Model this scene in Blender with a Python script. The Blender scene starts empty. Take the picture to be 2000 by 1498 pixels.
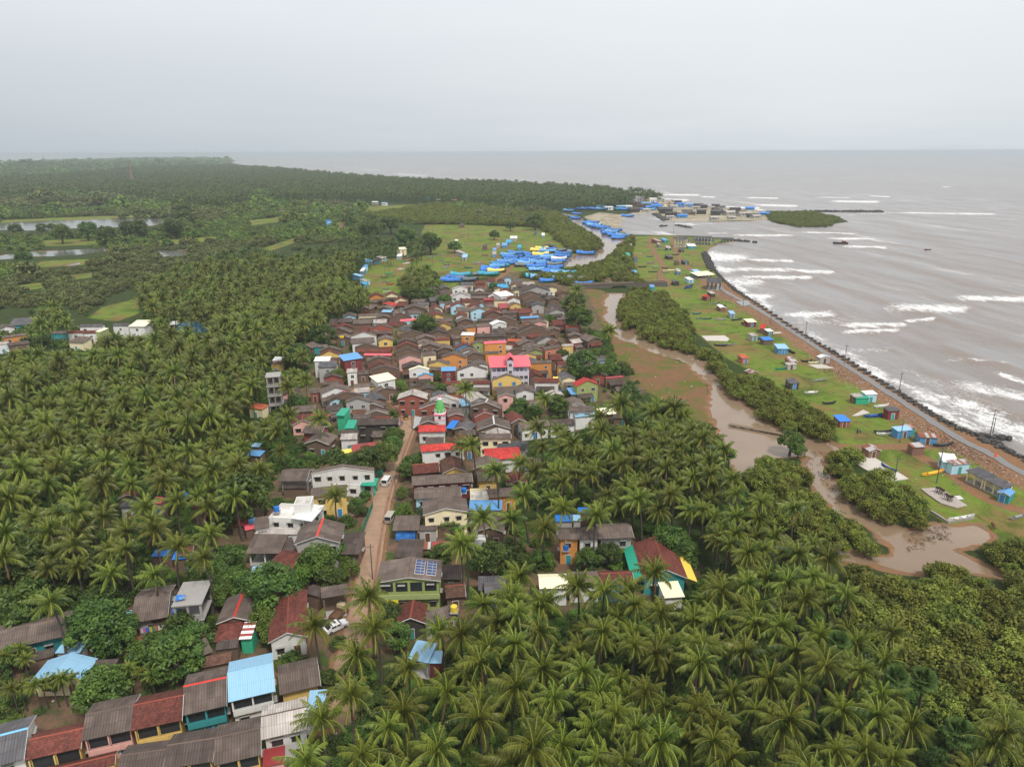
import bpy, math, random
import numpy as np
from mathutils import Vector, Matrix, Euler
random.seed(7); RNG = np.random.default_rng(11)
scene = bpy.context.scene
COL = scene.collection
PI = math.pi
# ---------------------------------------------------------------- camera
F_PX, CX, CY, CAM_H = 1387.0, 1000.0, 749.0, 80.0
PITCH, ROLL = math.radians(18.05), math.radians(-0.2)
cam_rot = (Matrix.Rotation(math.radians(90) - PITCH, 3, 'X') @ Matrix.Rotation(ROLL, 3, 'Z'))
cd = bpy.data.cameras.new('camera'); cam = bpy.data.objects.new('camera', cd); COL.objects.link(cam)
cam.location = (0, 0, CAM_H); cam.rotation_euler = cam_rot.to_euler()
cd.sensor_width = 36; cd.lens = 36 * F_PX / 2000; cd.clip_start = 1; cd.clip_end = 120000
scene.camera = cam
CR = np.array(cam_rot)

def G(px, py, z=0.0):
    """the point of the plane at height z that shows at photo pixel px, py"""
    d = CR @ np.array([(px - CX) / F_PX, -(py - CY) / F_PX, -1.0])
    t = (z - CAM_H) / min(d[2], -1e-4)
    return np.array([d[0] * t, d[1] * t, z])
def to_px(p):
    q = CR.T @ (np.array(p, float) - np.array([0, 0, CAM_H]))
    return CX + F_PX * q[0] / -q[2], CY - F_PX * q[1] / -q[2]
def gp(pts, z=0.0): return np.array([G(x, y, z)[:2] for x, y in pts])

# ---------------------------------------------------------------- materials
def lin(c):
    return tuple((v / 12.92 if v <= 0.04045 else ((v + 0.055) / 1.055) ** 2.4) for v in c)
def hexc(r, g, b): return lin((r / 255, g / 255, b / 255))
class NT:
    def __init__(s, name, surf=True):
        s.m = bpy.data.materials.new(name); s.m.use_nodes = True; s.t = s.m.node_tree; s.t.nodes.clear()
        s.out = s.t.nodes.new('ShaderNodeOutputMaterial')
    def n(s, ty, **kw):
        o = s.t.nodes.new(ty)
        for k, v in kw.items():
            if k == 'ins':
                for a, b in v.items(): s.put(o, a, b)
            else: setattr(o, k, v)
        return o
    def put(s, o, a, b):
        if hasattr(b, 'is_output') or isinstance(b, bpy.types.NodeSocket): s.t.links.new(b, o.inputs[a])
        elif hasattr(b, 'outputs'): s.t.links.new(b.outputs[0], o.inputs[a])
        else:
            v = b
            if isinstance(v, tuple) and len(v) == 3 and o.inputs[a].type == 'RGBA': v = (*v, 1)
            o.inputs[a].default_value = v
    def math(s, op, a, b=0.0, c=None, clamp=False):
        o = s.n('ShaderNodeMath', operation=op, use_clamp=clamp); s.put(o, 0, a); s.put(o, 1, b)
        if c is not None: s.put(o, 2, c)
        return o.outputs[0]
    def mix(s, f, a, b, mode='MIX'):
        o = s.n('ShaderNodeMix', data_type='RGBA', blend_type=mode, clamp_factor=True)
        s.put(o, 0, f); s.put(o, 6, a); s.put(o, 7, b); return o.outputs[2]
    def noise(s, scale, vec=None, detail=3.0, rough=0.55, dist=0.0):
        o = s.n('ShaderNodeTexNoise'); o.inputs['Scale'].default_value = scale
        o.inputs['Detail'].default_value = detail; o.inputs['Roughness'].default_value = rough
        o.inputs['Distortion'].default_value = dist
        if vec is not None: s.put(o, 'Vector', vec)
        return o.outputs[0]
    def ramp(s, f, lo, hi, a=0.0, b=1.0):
        o = s.n('ShaderNodeMapRange', clamp=True); s.put(o, 0, f); s.put(o, 1, lo); s.put(o, 2, hi); s.put(o, 3, a); s.put(o, 4, b)
        return o.outputs[0]
    def attr(s, name): return s.n('ShaderNodeAttribute', attribute_name=name)
    def obj_rand(s): return s.n('ShaderNodeObjectInfo').outputs['Random']
    def coord(s, k='Object'): return s.n('ShaderNodeTexCoord').outputs[k]
    def scalev(s, v, sc):
        o = s.n('ShaderNodeMapping'); s.put(o, 'Vector', v); o.inputs['Scale'].default_value = sc; return o.outputs[0]
    def bump(s, h, dist, strength=1.0):
        o = s.n('ShaderNodeBump'); s.put(o, 'Height', h); o.inputs['Distance'].default_value = dist; o.inputs['Strength'].default_value = strength
        return o.outputs[0]
    def vary(s, col, v, amt):
        """colour times 1-amt..1+amt by v in 0..1"""
        k = s.ramp(v, 0, 1, 1 - amt, 1 + amt)
        c = s.n('ShaderNodeCombineColor'); 
        for i in range(3): s.put(c, i, k)
        return s.mix(1.0, col, c.outputs[0], 'MULTIPLY')
    def done(s, col, rough=0.7, spec=0.3, normal=None, metal=0.0, trans=None, alpha=None):
        p = s.n('ShaderNodeBsdfPrincipled'); s.put(p, 'Base Color', col); s.put(p, 'Roughness', rough)
        s.put(p, 'Specular IOR Level', spec); s.put(p, 'Metallic', metal)
        if normal is not None: s.put(p, 'Normal', normal)
        sh = p.outputs[0]
        if trans is not None:
            t = s.n('ShaderNodeBsdfTranslucent'); s.put(t, 0, trans[1])
            mx = s.n('ShaderNodeMixShader'); s.put(mx, 0, trans[0]); s.put(mx, 1, sh); s.put(mx, 2, t.outputs[0]); sh = mx.outputs[0]
        s.t.links.new(sh, s.out.inputs[0]); return s.m

_mats = {}
def cached(f):
    def g(*a):
        k = (f.__name__,) + a
        if k not in _mats: _mats[k] = f(*a)
        return _mats[k]
    return g
@cached
def m_roof(name, col, kind):
    """kind: sheet (corrugated fibre cement, weathered), tin (painted metal), tile"""
    t = NT('roof_' + name); uv = t.coord('UV'); sep = t.n('ShaderNodeSeparateXYZ'); t.put(sep, 0, uv)
    u, v = sep.outputs[0], sep.outputs[1]
    r = t.obj_rand()
    off = t.n('ShaderNodeVectorMath', operation='ADD'); t.put(off, 0, uv)
    cmb = t.n('ShaderNodeCombineXYZ'); t.put(cmb, 0, t.math('MULTIPLY', r, 311.0)); t.put(cmb, 1, t.math('MULTIPLY', r, 173.0)); t.put(off, 1, cmb)
    ov = off.outputs[0]
    big = t.noise(0.35, ov, 4); fine = t.noise(2.2, ov, 4, 0.65); streak = t.noise(1.0, t.scalev(ov, (3.0, 0.22, 1)), 3)
    c = t.vary(col, r, 0.2 if kind != 'tin' else 0.06)
    if kind == 'sheet':
        c = t.mix(t.ramp(big, .45, .75, 0, .55), c, tuple(x * 1.55 + .015 for x in col))
        c = t.mix(t.ramp(streak, .5, .8, 0, .7), c, tuple(x * .55 for x in col))
        c = t.mix(t.ramp(fine, .66, .78, 0, .5), c, (.06, .062, .03))
        lap = t.math('PINGPONG', v, 0.85); lapm = t.ramp(lap, .0, .07, .55, 0)
        c = t.mix(lapm, c, tuple(x * .45 for x in col))
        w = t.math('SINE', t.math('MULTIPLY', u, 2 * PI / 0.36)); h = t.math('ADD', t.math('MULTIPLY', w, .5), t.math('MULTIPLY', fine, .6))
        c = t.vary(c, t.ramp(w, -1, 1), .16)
        col_m = t.math('FLOOR', t.math('MULTIPLY', u, 1 / 1.05)); row_m = t.math('FLOOR', t.math('MULTIPLY', v, 1 / 1.7))
        wn = t.n('ShaderNodeTexWhiteNoise', noise_dimensions='3D'); cc = t.n('ShaderNodeCombineXYZ'); t.put(cc, 0, col_m); t.put(cc, 1, row_m); t.put(cc, 2, r); t.put(wn, 0, cc)
        c = t.vary(c, wn.outputs[0], .2)
        return t.done(c, .85, .2, t.bump(h, .05, .7))
    if kind == 'tile':
        c = t.mix(t.ramp(big, .42, .7, 0, .6), c, tuple(x * .5 for x in col))
        c = t.mix(t.ramp(fine, .62, .72, 0, .75), c, (col[0] * 1.9, col[1] * 2.0, col[2] * 1.8))
        c = t.mix(t.ramp(streak, .58, .75, 0, .5), c, (.05, .04, .03))
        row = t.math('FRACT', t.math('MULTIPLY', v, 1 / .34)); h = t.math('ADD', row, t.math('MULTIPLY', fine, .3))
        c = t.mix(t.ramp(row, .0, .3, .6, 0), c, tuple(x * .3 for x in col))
        cm = t.math('FLOOR', t.math('MULTIPLY', u, 1 / .26)); rm = t.math('FLOOR', t.math('MULTIPLY', v, 1 / .34))
        wn = t.n('ShaderNodeTexWhiteNoise', noise_dimensions='2D'); cc = t.n('ShaderNodeCombineXYZ'); t.put(cc, 0, cm); t.put(cc, 1, rm); t.put(wn, 0, cc)
        c = t.vary(c, wn.outputs[0], .3)
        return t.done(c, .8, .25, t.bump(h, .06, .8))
    c = t.mix(t.ramp(streak, .5, .85, 0, .45), c, tuple(min(1, x * .55 + .02) for x in col))
    c = t.mix(t.ramp(fine, .68, .8, 0, .35), c, (.35, .33, .3))
    if name == 'rusty':
        pan = t.math('FLOOR', t.math('MULTIPLY', u, 1.1)); wn = t.n('ShaderNodeTexWhiteNoise', noise_dimensions='1D'); t.put(wn, 'W', t.math('ADD', pan, t.math('MULTIPLY', r, 50)))
        c = t.mix(t.ramp(wn.outputs[0], .45, .55), c, (.24, .075, .03)); c = t.mix(t.ramp(big, .5, .65), c, (.16, .055, .03))
    if name == 'striped':
        c = t.mix(t.ramp(t.math('FRACT', t.math('MULTIPLY', v, .8)), .5, .52), (.75, .74, .72), (.3, .05, .05))
    lap = t.math('PINGPONG', v, 1.1); c = t.mix(t.ramp(lap, 0, .05, .45, 0), c, tuple(x * .5 for x in col))
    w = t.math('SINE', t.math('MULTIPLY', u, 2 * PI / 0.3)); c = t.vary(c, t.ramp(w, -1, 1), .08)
    return t.done(c, .5, .4, t.bump(w, .03, .5))
@cached
def m_wall(name, col):
    t = NT('wall_' + name); co = t.coord('Object'); r = t.obj_rand()
    st = t.noise(.9, t.scalev(co, (1.6, 1.6, .25)), 4, .6); fi = t.noise(3.0, co, 4, .6)
    c = t.vary(col, r, .08)
    c = t.mix(t.ramp(st, .5, .8, 0, .5), c, tuple(x * .5 + .01 for x in col)); c = t.mix(t.ramp(fi, .6, .8, 0, .35), c, tuple(min(.85, x * 1.2 + .05) for x in col))
    return t.done(c, .85, .2, t.bump(fi, .02, .4))
@cached
def m_plain(name, col, rough=.7, spec=.3, metal=0.0, amt=.15):
    t = NT(name); co = t.coord('Object'); n = t.noise(1.7, co, 4, .6)
    return t.done(t.vary(t.vary(col, n, amt * 1.6), t.obj_rand(), amt), rough, spec, None, metal)
@cached
def m_tarp(name, col):
    t = NT('tarp_' + name); co = t.coord('Object'); n = t.noise(.8, co, 5, .6, .6); w = t.n('ShaderNodeTexVoronoi', feature='F1'); w.inputs['Scale'].default_value = .55; t.put(w, 'Vector', co)
    c = t.vary(col, t.obj_rand(), .25); c = t.mix(t.ramp(n, .45, .65, 0, .55), c, tuple(min(.7, x * 1.5 + .06) for x in col)); c = t.mix(t.ramp(n, .3, .42, .6, 0), c, tuple(x * .45 for x in col))
    c = t.mix(t.ramp(w.outputs['Color'], .82, .86, 0, .6), c, (.3, .42, .5))
    return t.done(c, .45, .4, t.bump(n, .25, .8))
@cached
def m_leaf(name, c1, c2, tr=.25, rough=.5, spec=.35):
    t = NT(name); a = t.attr('tint').outputs['Fac']; r = t.obj_rand()
    c = t.mix(a, c1, c2); c = t.mix(t.ramp(a, 1.1, 1.3), c, (.16, .095, .04)); c = t.vary(c, r, .3)
    hs = t.n('ShaderNodeHueSaturation'); t.put(hs, 'Hue', t.ramp(r, 0, 1, .478, .518)); t.put(hs, 'Color', c)
    c = hs.outputs[0]
    return t.done(c, rough, spec, None, 0, (tr, t.mix(.6, c, (.22, .3, .03))))

# ---------------------------------------------------------------- mesh builder
class MB:
    def __init__(s): s.v = []; s.f = []; s.uv = []; s.mi = []; s.mats = []; s.cur = 0
    def mat(s, m):
        if m not in s.mats: s.mats.append(m)
        s.cur = s.mats.index(m); return s
    def face(s, pts, uvs=None):
        b = len(s.v); s.v.extend([tuple(p) for p in pts]); s.f.append(tuple(range(b, b + len(pts)))); s.mi.append(s.cur)
        s.uv.append(uvs if uvs is not None else [(0.0, 0.0)] * len(pts))
    def box(s, x0, y0, z0, x1, y1, z1):
        P = [(x0, y0, z0), (x1, y0, z0), (x1, y1, z0), (x0, y1, z0), (x0, y0, z1), (x1, y0, z1), (x1, y1, z1), (x0, y1, z1)]
        for q in ((0, 3, 2, 1), (4, 5, 6, 7), (0, 1, 5, 4), (1, 2, 6, 5), (2, 3, 7, 6), (3, 0, 4, 7)): s.face([P[i] for i in q])
    def slab(s, quad, th):
        """thick quad a,b,c,d (a-b is the eave, d-c the upper edge) with metric uv on its top, thickness down"""
        a, b, c, d = [np.array(p, float) for p in quad]
        e = b - a; L = np.linalg.norm(e) or 1; e = e / L
        uv = [(float((p - a) @ e), float(np.linalg.norm((p - a) - ((p - a) @ e) * e))) for p in (a, b, c, d)]
        n = np.cross(b - a, d - a); n = n / (np.linalg.norm(n) or 1); dn = -n * th
        lo = [p + dn for p in (a, b, c, d)]; up = [a, b, c, d]
        s.face(up, uv); s.face(lo[::-1], uv[::-1])
        for i in range(4): j = (i + 1) % 4; s.face([up[i], lo[i], lo[j], up[j]], [uv[i], uv[i], uv[j], uv[j]])
    def tri_slab(s, tri, th):
        a, b, c = [np.array(p, float) for p in tri]; e = b - a; L = np.linalg.norm(e) or 1; e = e / L
        uv = [(float((p - a) @ e), float(np.linalg.norm((p - a) - ((p - a) @ e) * e))) for p in (a, b, c)]
        n = np.cross(b - a, c - a); n = n / (np.linalg.norm(n) or 1); lo = [p - n * th for p in (a, b, c)]; up = [a, b, c]
        s.face(up, uv); s.face(lo[::-1], uv[::-1])
        for i in range(3): j = (i + 1) % 3; s.face([up[i], lo[i], lo[j], up[j]], [uv[i], uv[i], uv[j], uv[j]])
    def prism(s, prof, axis, a, b):
        """extrude a profile (list of (t,z)) along axis x or y from a to b"""
        P = (lambda t, z, w: (w, t, z)) if axis == 'x' else (lambda t, z, w: (t, w, z))
        s.face([P(t, z, a) for t, z in prof]); s.face([P(t, z, b) for t, z in prof][::-1])
        n = len(prof)
        for i in range(n):
            (t0, z0), (t1, z1) = prof[i], prof[(i + 1) % n]; s.face([P(t0, z0, a), P(t0, z0, b), P(t1, z1, b), P(t1, z1, a)])
    def tube(s, pts, rad, n=8, cap=True):
        pts = [np.array(p, float) for p in pts]; rings = []
        for i, p in enumerate(pts):
            d = pts[min(i + 1, len(pts) - 1)] - pts[max(i - 1, 0)]; d /= (np.linalg.norm(d) or 1)
            x = np.cross(d, (0, 0, 1) if abs(d[2]) < .9 else (0, 1, 0)); x /= np.linalg.norm(x); y = np.cross(d, x)
            r = rad[i] if hasattr(rad, '__len__') else rad
            rings.append([p + r * (math.cos(2 * PI * k / n) * x + math.sin(2 * PI * k / n) * y) for k in range(n)])
        for i in range(len(rings) - 1):
            for k in range(n): j = (k + 1) % n; s.face([rings[i][k], rings[i][j], rings[i + 1][j], rings[i + 1][k]])
        if cap: s.face(rings[0][::-1]); s.face(rings[-1])
    def lathe(s, prof, n=12, c=(0, 0)):
        for i in range(len(prof) - 1):
            for k in range(n):
                a, b = 2 * PI * k / n, 2 * PI * (k + 1) / n; (r0, z0), (r1, z1) = prof[i], prof[i + 1]
                q = [(c[0] + r0 * math.cos(a), c[1] + r0 * math.sin(a), z0), (c[0] + r0 * math.cos(b), c[1] + r0 * math.sin(b), z0), (c[0] + r1 * math.cos(b), c[1] + r1 * math.sin(b), z1), (c[0] + r1 * math.cos(a), c[1] + r1 * math.sin(a), z1)]
                if r0 < 1e-4: q = [q[0], q[2], q[3]]
                elif r1 < 1e-4: q = q[:3]
                s.face(q)
    def ico(s, c, r, seed=0, jit=.25, nu=6, nv=4):
        R = random.Random(seed); P = {}
        def p(i, j):
            i %= nu
            if (i if 0 < j < nv else 0, j) not in P:
                k = 1 + R.uniform(-jit, jit); th = PI * j / nv; ph = 2 * PI * i / nu
                P[(i if 0 < j < nv else 0, j)] = (c[0] + r[0] * k * math.sin(th) * math.cos(ph), c[1] + r[1] * k * math.sin(th) * math.sin(ph), c[2] + r[2] * k * math.cos(th))
            return P[(i if 0 < j < nv else 0, j)]
        for j in range(nv):
            for i in range(nu):
                if j == 0: s.face([p(i, 0), p(i, 1), p(i + 1, 1)])
                elif j == nv - 1: s.face([p(i, j), p(i, nv), p(i + 1, j)])
                else: s.face([p(i, j), p(i, j + 1), p(i + 1, j + 1), p(i + 1, j)])
    def mesh(s, name, smooth=False, weld=False):
        me = bpy.data.meshes.new(name); me.from_pydata(s.v, [], s.f)
        for m in s.mats: me.materials.append(m)
        me.polygons.foreach_set('material_index', s.mi)
        u = me.uv_layers.new(name='UVMap'); u.data.foreach_set('uv', [c for f in s.uv for p in f for c in p])
        if weld:
            import bmesh
            bm = bmesh.new(); bm.from_mesh(me); bmesh.ops.remove_doubles(bm, verts=bm.verts, dist=1e-4); bm.to_mesh(me); bm.free()
        if smooth: me.polygons.foreach_set('use_smooth', [True] * len(me.polygons))
        me.update(); return me
    def build(s, name, parent=None, loc=None, rz=0, smooth=False, weld=False): return put(name, s.mesh(name, smooth, weld), parent, loc, rz)
def put(name, me, parent=None, loc=None, rz=0, scale=None, rot=None):
    o = bpy.data.objects.new(name, me); COL.objects.link(o); o.parent = parent
    if loc is not None: o.location = tuple(loc)
    if rz: o.rotation_euler = (0, 0, rz)
    if rot is not None: o.rotation_euler = rot
    if scale is not None: o.scale = (scale,) * 3 if not hasattr(scale, '__len__') else scale
    return o
def tag(o, label=None, cat=None, group=None, kind=None):
    for k, v in (('label', label), ('category', cat), ('group', group), ('kind', kind)):
        if v: o[k] = v
    return o
def root(name, loc, rz=0):
    o = bpy.data.objects.new(name, None); COL.objects.link(o); o.location = tuple(loc); o.rotation_euler = (0, 0, rz); o.empty_display_size = .5; return o
def np_mesh(name, V, Q, mat, tint=None, smooth=False):
    """quads or tris from arrays"""
    me = bpy.data.meshes.new(name); k = Q.shape[1]
    me.vertices.add(len(V)); me.vertices.foreach_set('co', V.astype(np.float32).ravel())
    me.loops.add(Q.size); me.loops.foreach_set('vertex_index', Q.astype(np.int32).ravel())
    me.polygons.add(len(Q)); me.polygons.foreach_set('loop_start', np.arange(0, Q.size, k, dtype=np.int32))
    if tint is not None:
        a = me.attributes.new('tint', 'FLOAT', 'POINT'); a.data.foreach_set('value', tint.astype(np.float32))
    for m in (mat if isinstance(mat, (list, tuple)) else [mat]): me.materials.append(m)
    me.update(calc_edges=True); me.validate()
    me.polygons.foreach_set('use_smooth', [smooth] * len(me.polygons))
    return me

# ---------------------------------------------------------------- number words for labels
_ones = 'zero one two three four five six seven eight nine ten eleven twelve thirteen fourteen fifteen sixteen seventeen eighteen nineteen'.split()
_tens = 'x x twenty thirty forty fifty sixty seventy eighty ninety'.split()
def numw(n):
    n = int(max(0, min(100, n)))
    if n == 100: return 'hundred'
    return _ones[n] if n < 20 else _tens[n // 10] + ('-' + _ones[n % 10] if n % 10 else '')
def where(p):
    x, y = to_px(p); return f'{numw(round(x / 20))} percent across, {numw(round(y / 14.98))} percent down the photo'
# ---------------------------------------------------------------- 2d geometry
def seg_d(P, a, b):
    ab = b - a; t = np.clip(((P - a) @ ab) / max(ab @ ab, 1e-9), 0, 1); return np.linalg.norm(P - (a + t[:, None] * ab), axis=1)
def line_d(P, L):
    d = np.full(len(P), 1e9)
    for i in range(len(L) - 1): d = np.minimum(d, seg_d(P, L[i], L[i + 1]))
    return d
def inside(P, L):
    c = np.zeros(len(P), bool); n = len(L); x, y = P[:, 0], P[:, 1]
    for i in range(n):
        (x0, y0), (x1, y1) = L[i], L[(i + 1) % n]
        if y0 == y1: continue
        k = ((y0 > y) != (y1 > y)) & (x < (x1 - x0) * (y - y0) / (y1 - y0) + x0); c ^= k
    return c
def sdf(P, L):
    """distance to polygon, negative inside"""
    d = line_d(P, np.vstack([L, L[:1]])); return np.where(inside(P, L), -d, d)
# ---------------------------------------------------------------- the lie of the land (outlines read off the photo, laid on the ground)
COAST = [(2300,1010),(2120,945),(2000,893),(1930,858),(1850,822),(1760,768),(1650,698),(1560,645),(1470,585),(1430,560),(1395,525),(1378,500),(1385,485),(1410,475),(1440,471),(1415,464),(1330,459),(1290,459),(1250,458),(1225,456),(1212,447),(1214,432),(1230,419),(1270,416),(1290,426),(1300,432),(1360,433),(1430,433),(1500,430),(1520,438),(1570,442),(1625,438),(1660,433),(1640,424),(1600,415),(1480,410),(1400,404),(1340,396),(1300,390),(1285,384),(1270,378),(1235,376),(1180,366),(1040,358),(960,354),(850,350),(760,346),(650,338),(560,331),(480,323),(450,318),(435,313.5),(430,311),(300,311.5),(100,315),(-40,317),(-400,330),(-900,500),(-900,1800),(2600,1900),(2700,1200)]
CREEK = [
 [(1095,416),(1125,421),(1140,432),(1170,444),(1203,460),(1216,470),(1203,490),(1178,505),(1140,519),(1106,519),(1098,505),(1130,498),(1163,490),(1182,475),(1162,462),(1138,446),(1110,430)],
 [(1184,542),(1202,546),(1206,556),(1186,554)],
 [(1188,572),(1217,572),(1208,600),(1207,617),(1222,640),(1258,656),(1305,684),(1350,691),(1380,711),(1408,740),(1432,776),(1470,800),(1530,846),(1590,852),(1640,868),(1645,880),(1596,884),(1545,892),(1505,888),(1450,925),(1435,900),(1415,880),(1400,840),(1394,800),(1384,750),(1370,728),(1340,708),(1270,682),(1215,662),(1193,640),(1183,620),(1184,595)],
 [(1585,880),(1612,886),(1622,930),(1660,975),(1720,1012),(1765,1030),(1830,1024),(1905,1028),(1925,1042),(1885,1060),(1838,1070),(1860,1084),(1945,1112),(1965,1132),(1850,1097),(1785,1112),(1640,1092),(1620,1064),(1740,1086),(1752,1074),(1700,1032),(1640,992),(1590,945),(1572,905)],
 [(1500,1030),(1530,1040),(1640,1078),(1645,1098),(1560,1075),(1510,1052)]]
LAKES = [[(-60,437),(0,435),(80,432),(200,428),(300,427),(325,431),(300,440),(150,446),(80,449),(0,449),(-60,452)], [(-60,503),(0,499),(50,492),(130,488),(205,484),(212,489),(150,497),(60,501),(0,506),(-60,510)],
         [(270,562),(300,553),(308,557),(285,567)], [(130,519),(155,511),(150,518)], [(440,570),(475,568),(470,578),(440,580)], [(305,490),(360,488),(370,497),(320,500)]]
FIELD = [(700,575),(712,512),(760,495),(830,500),(850,485),(822,455),(832,438),(940,440),(1060,441),(1100,470),(1135,500),(1120,522),(1000,532),(900,550),(862,585),(780,585),(730,588)]
STRIP = [(1222,462),(1300,460),(1410,468),(1385,488),(1380,508),(1420,565),(1500,615),(1600,680),(1760,785),(1890,860),(2000,905),(2300,1020),(2300,1110),(2000,1062),(1900,1052),(1830,1010),(1700,900),(1640,872),(1628,832),(1500,742),(1422,702),(1350,642),(1330,602),(1250,562),(1232,502)]
FIELD2 = [(180,612),(270,570),(300,575),(265,620),(190,632)]
FIELDS = [(700,404),(860,398),(905,404),(890,412),(720,418)], [(440,520),(560,480),(700,430),(690,424),(560,470),(430,512)], [(200,600),(270,582),(275,612),(230,628),(170,622)], [(80,470),(210,465),(215,477),(90,482)], [(80,510),(200,505),(190,516),(60,524)], [(0,430),(100,426),(330,418),(330,423),(90,432),(0,436)], [(20,560),(90,550),(112,558),(40,570)], [(300,470),(420,462),(432,470),(310,480)], [(480,432),(600,416),(612,425),(490,441)], [(60,401),(200,393),(206,400),(70,409)], [(360,520),(420,508),(424,516),(366,530)], [(120,540),(190,532),(196,540),(128,549)]
MUD = [(1140,562),(1182,568),(1186,600),(1180,622),(1192,642),(1215,664),(1270,684),(1340,710),(1368,730),(1382,752),(1392,800),(1402,832),(1350,820),(1290,780),(1235,745),(1200,705),(1188,660),(1165,610)]
VILLAGE = [(720,565),(860,580),(1000,530),(1140,560),(1180,640),(1200,700),(1260,760),(1200,830),(1010,860),(940,960),(1000,1040),(1330,1040),(1380,1120),(1200,1200),(960,1180),(870,1260),(650,1300),(640,1400),(560,1498),(400,1640),(-300,1640),(-300,1350),(0,1180),(200,1150),(420,1050),(520,900),(620,800),(520,720),(640,620)]
SPIT = [(1225,420),(1290,392),(1400,406),(1500,412),(1500,430),(1360,433),(1300,432),(1280,420)]
SAND = [(1140,424),(1170,415),(1215,420),(1230,418),(1212,447),(1222,456),(1200,452),(1168,440)]
wl = lambda L: gp(L)
W_COAST = wl(COAST); W_CREEK = [wl(c) for c in CREEK]; W_LAKE = [wl(c) for c in LAKES]
def sd_water(P):
    d = -sdf(P, W_COAST)
    x, y = P[:, 0], P[:, 1]; wob = .75 * np.sin(x * .55 + 1.3 * np.sin(y * .31)) * np.sin(y * .47 + .8) + .55 * np.sin(x * 1.1 + y * .7) + .9 * np.sin(x * .13 - y * .17 + 2)
    for c in W_CREEK + W_LAKE: d = np.minimum(d, sdf(P, c) + wob)
    return d
def smooth_line(L, n=6):
    L = np.array(L, float); out = []
    for i in range(len(L) - 1):
        p0, p1, p2, p3 = L[max(i - 1, 0)], L[i], L[i + 1], L[min(i + 2, len(L) - 1)]
        for k in range(n):
            t = k / n; out.append(.5 * ((2 * p1) + (p2 - p0) * t + (2 * p0 - 5 * p1 + 4 * p2 - p3) * t * t + (3 * p1 - p0 - 3 * p2 + p3) * t ** 3))
    out.append(L[-1]); return np.array(out)
ROAD = smooth_line(gp([(655,1420),(672,1330),(692,1250),(712,1160),(728,1060),(747,970),(765,920),(783,872),(797,835),(795,808),(775,785),(740,770),(690,762)]))
COAST_PATH = smooth_line(gp([(2120,980),(2000,925),(1930,885),(1870,855),(1780,797),(1700,744),(1640,707),(1560,655),(1470,598),(1420,572),(1400,555)]))
TRACKS = [smooth_line(gp(t)) for t in ([(1640,872),(1700,873),(1780,872),(1830,868),(1890,862)], [(1760,876),(1800,893),(1850,920),(1930,975),(2040,1008)], [(1890,862),(1870,845),(1850,838)], [(1271,462),(1270,478),(1283,500),(1293,516),(1297,524),(1288,535),(1303,550),(1306,558)], [(1313,465),(1320,490),(1330,510),(1350,528),(1372,545),(1380,556)], [(1255,557),(1300,559),(1360,557),(1405,556)], [(795,512),(822,488),(815,500),(785,520),(775,530)], [(940,565),(985,535),(1010,510)], [(662,455),(672,425),(683,405)])]
def polar(a0, a1, na, r0, r1, nr):
    A = np.radians(np.linspace(a0, a1, na)); R = np.geomspace(r0, r1, nr)
    aa, rr = np.meshgrid(A, R); P = np.stack([np.sin(aa) * rr, np.cos(aa) * rr], -1).reshape(-1, 2)
    i = np.arange(nr - 1)[:, None] * na + np.arange(na - 1)[None, :]; i = i.ravel()
    return P, np.stack([i, i + 1, i + na + 1, i + na], 1)
WATER_Z = -0.4
# ---- ground: one sheet from below the camera to the horizon; zones of grass, mud, dirt and sand are what grows or lies there
P, Q = polar(-58, 58, 430, 18, 52000, 640)
sw = sd_water(P); rg = np.linalg.norm(P, axis=1)
z = np.clip(WATER_Z + sw * .22, -2.5, 0)
z += np.where(sw > 8, np.sin(P[:, 0] * .11) * np.cos(P[:, 1] * .083) * .12, 0)
far = np.clip((rg - 2600) / 2500, 0, 1) * np.clip(sw / 500, 0, 1); z += far * (10 + 6 * np.sin(P[:, 0] * .0021) + 5 * np.sin(P[:, 1] * .0013 + P[:, 0] * .0007))
def zone(L, w, P=P): return np.clip(.5 - sdf(P, gp(L)) / (2 * w), 0, 1)
grass = np.maximum(zone(FIELD, 6), zone(STRIP, 4)); 
for f in FIELDS: grass = np.maximum(grass, zone(f, 6) * .95)
mud = zone(MUD, 5); vil = zone(VILLAGE, 8); sand = np.maximum(zone(SPIT, 8), zone(SAND, 8))
coast_strip = np.clip(1 - np.abs(line_d(P, COAST_PATH) - 4) / 8.5, 0, 1) * (sw > -1)
dirt = np.clip(coast_strip * .95, 0, 1)
for t in TRACKS: dirt = np.maximum(dirt, np.clip(1 - line_d(P, t) / 4.2, 0, 1) * 1.0)
dirt = np.maximum(dirt, np.clip(1 - (line_d(P, ROAD) - 1.5) / 3.5, 0, 1))
dirt = np.maximum(dirt, np.clip(1 - sw / 4.0, 0, 1) * .85)
t = NT('ground_cover'); co = t.coord('Object'); za = t.attr('zone_a'); zb = t.attr('zone_b')
sa = t.n('ShaderNodeSeparateColor'); t.put(sa, 0, za.outputs['Color']); sb = t.n('ShaderNodeSeparateColor'); t.put(sb, 0, zb.outputs['Color'])
n1 = t.noise(.05, co, 5, .6); n2 = t.noise(.35, co, 5, .65); n3 = t.noise(2.2, co, 4, .6); n4 = t.noise(.012, co, 4)
def edge(a, k=.45): return t.ramp(t.math('ADD', a, t.math('MULTIPLY', t.math('SUBTRACT', t.math('ADD', t.math('MULTIPLY', n1, .4), t.math('MULTIPLY', n2, .6)), .5), k * 2)), .42, .58)
base = t.mix(t.ramp(n2, .35, .65), (.022, .034, .010), (.055, .066, .020)); base = t.mix(t.ramp(n4, .4, .6), base, (.032, .055, .012))
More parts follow.
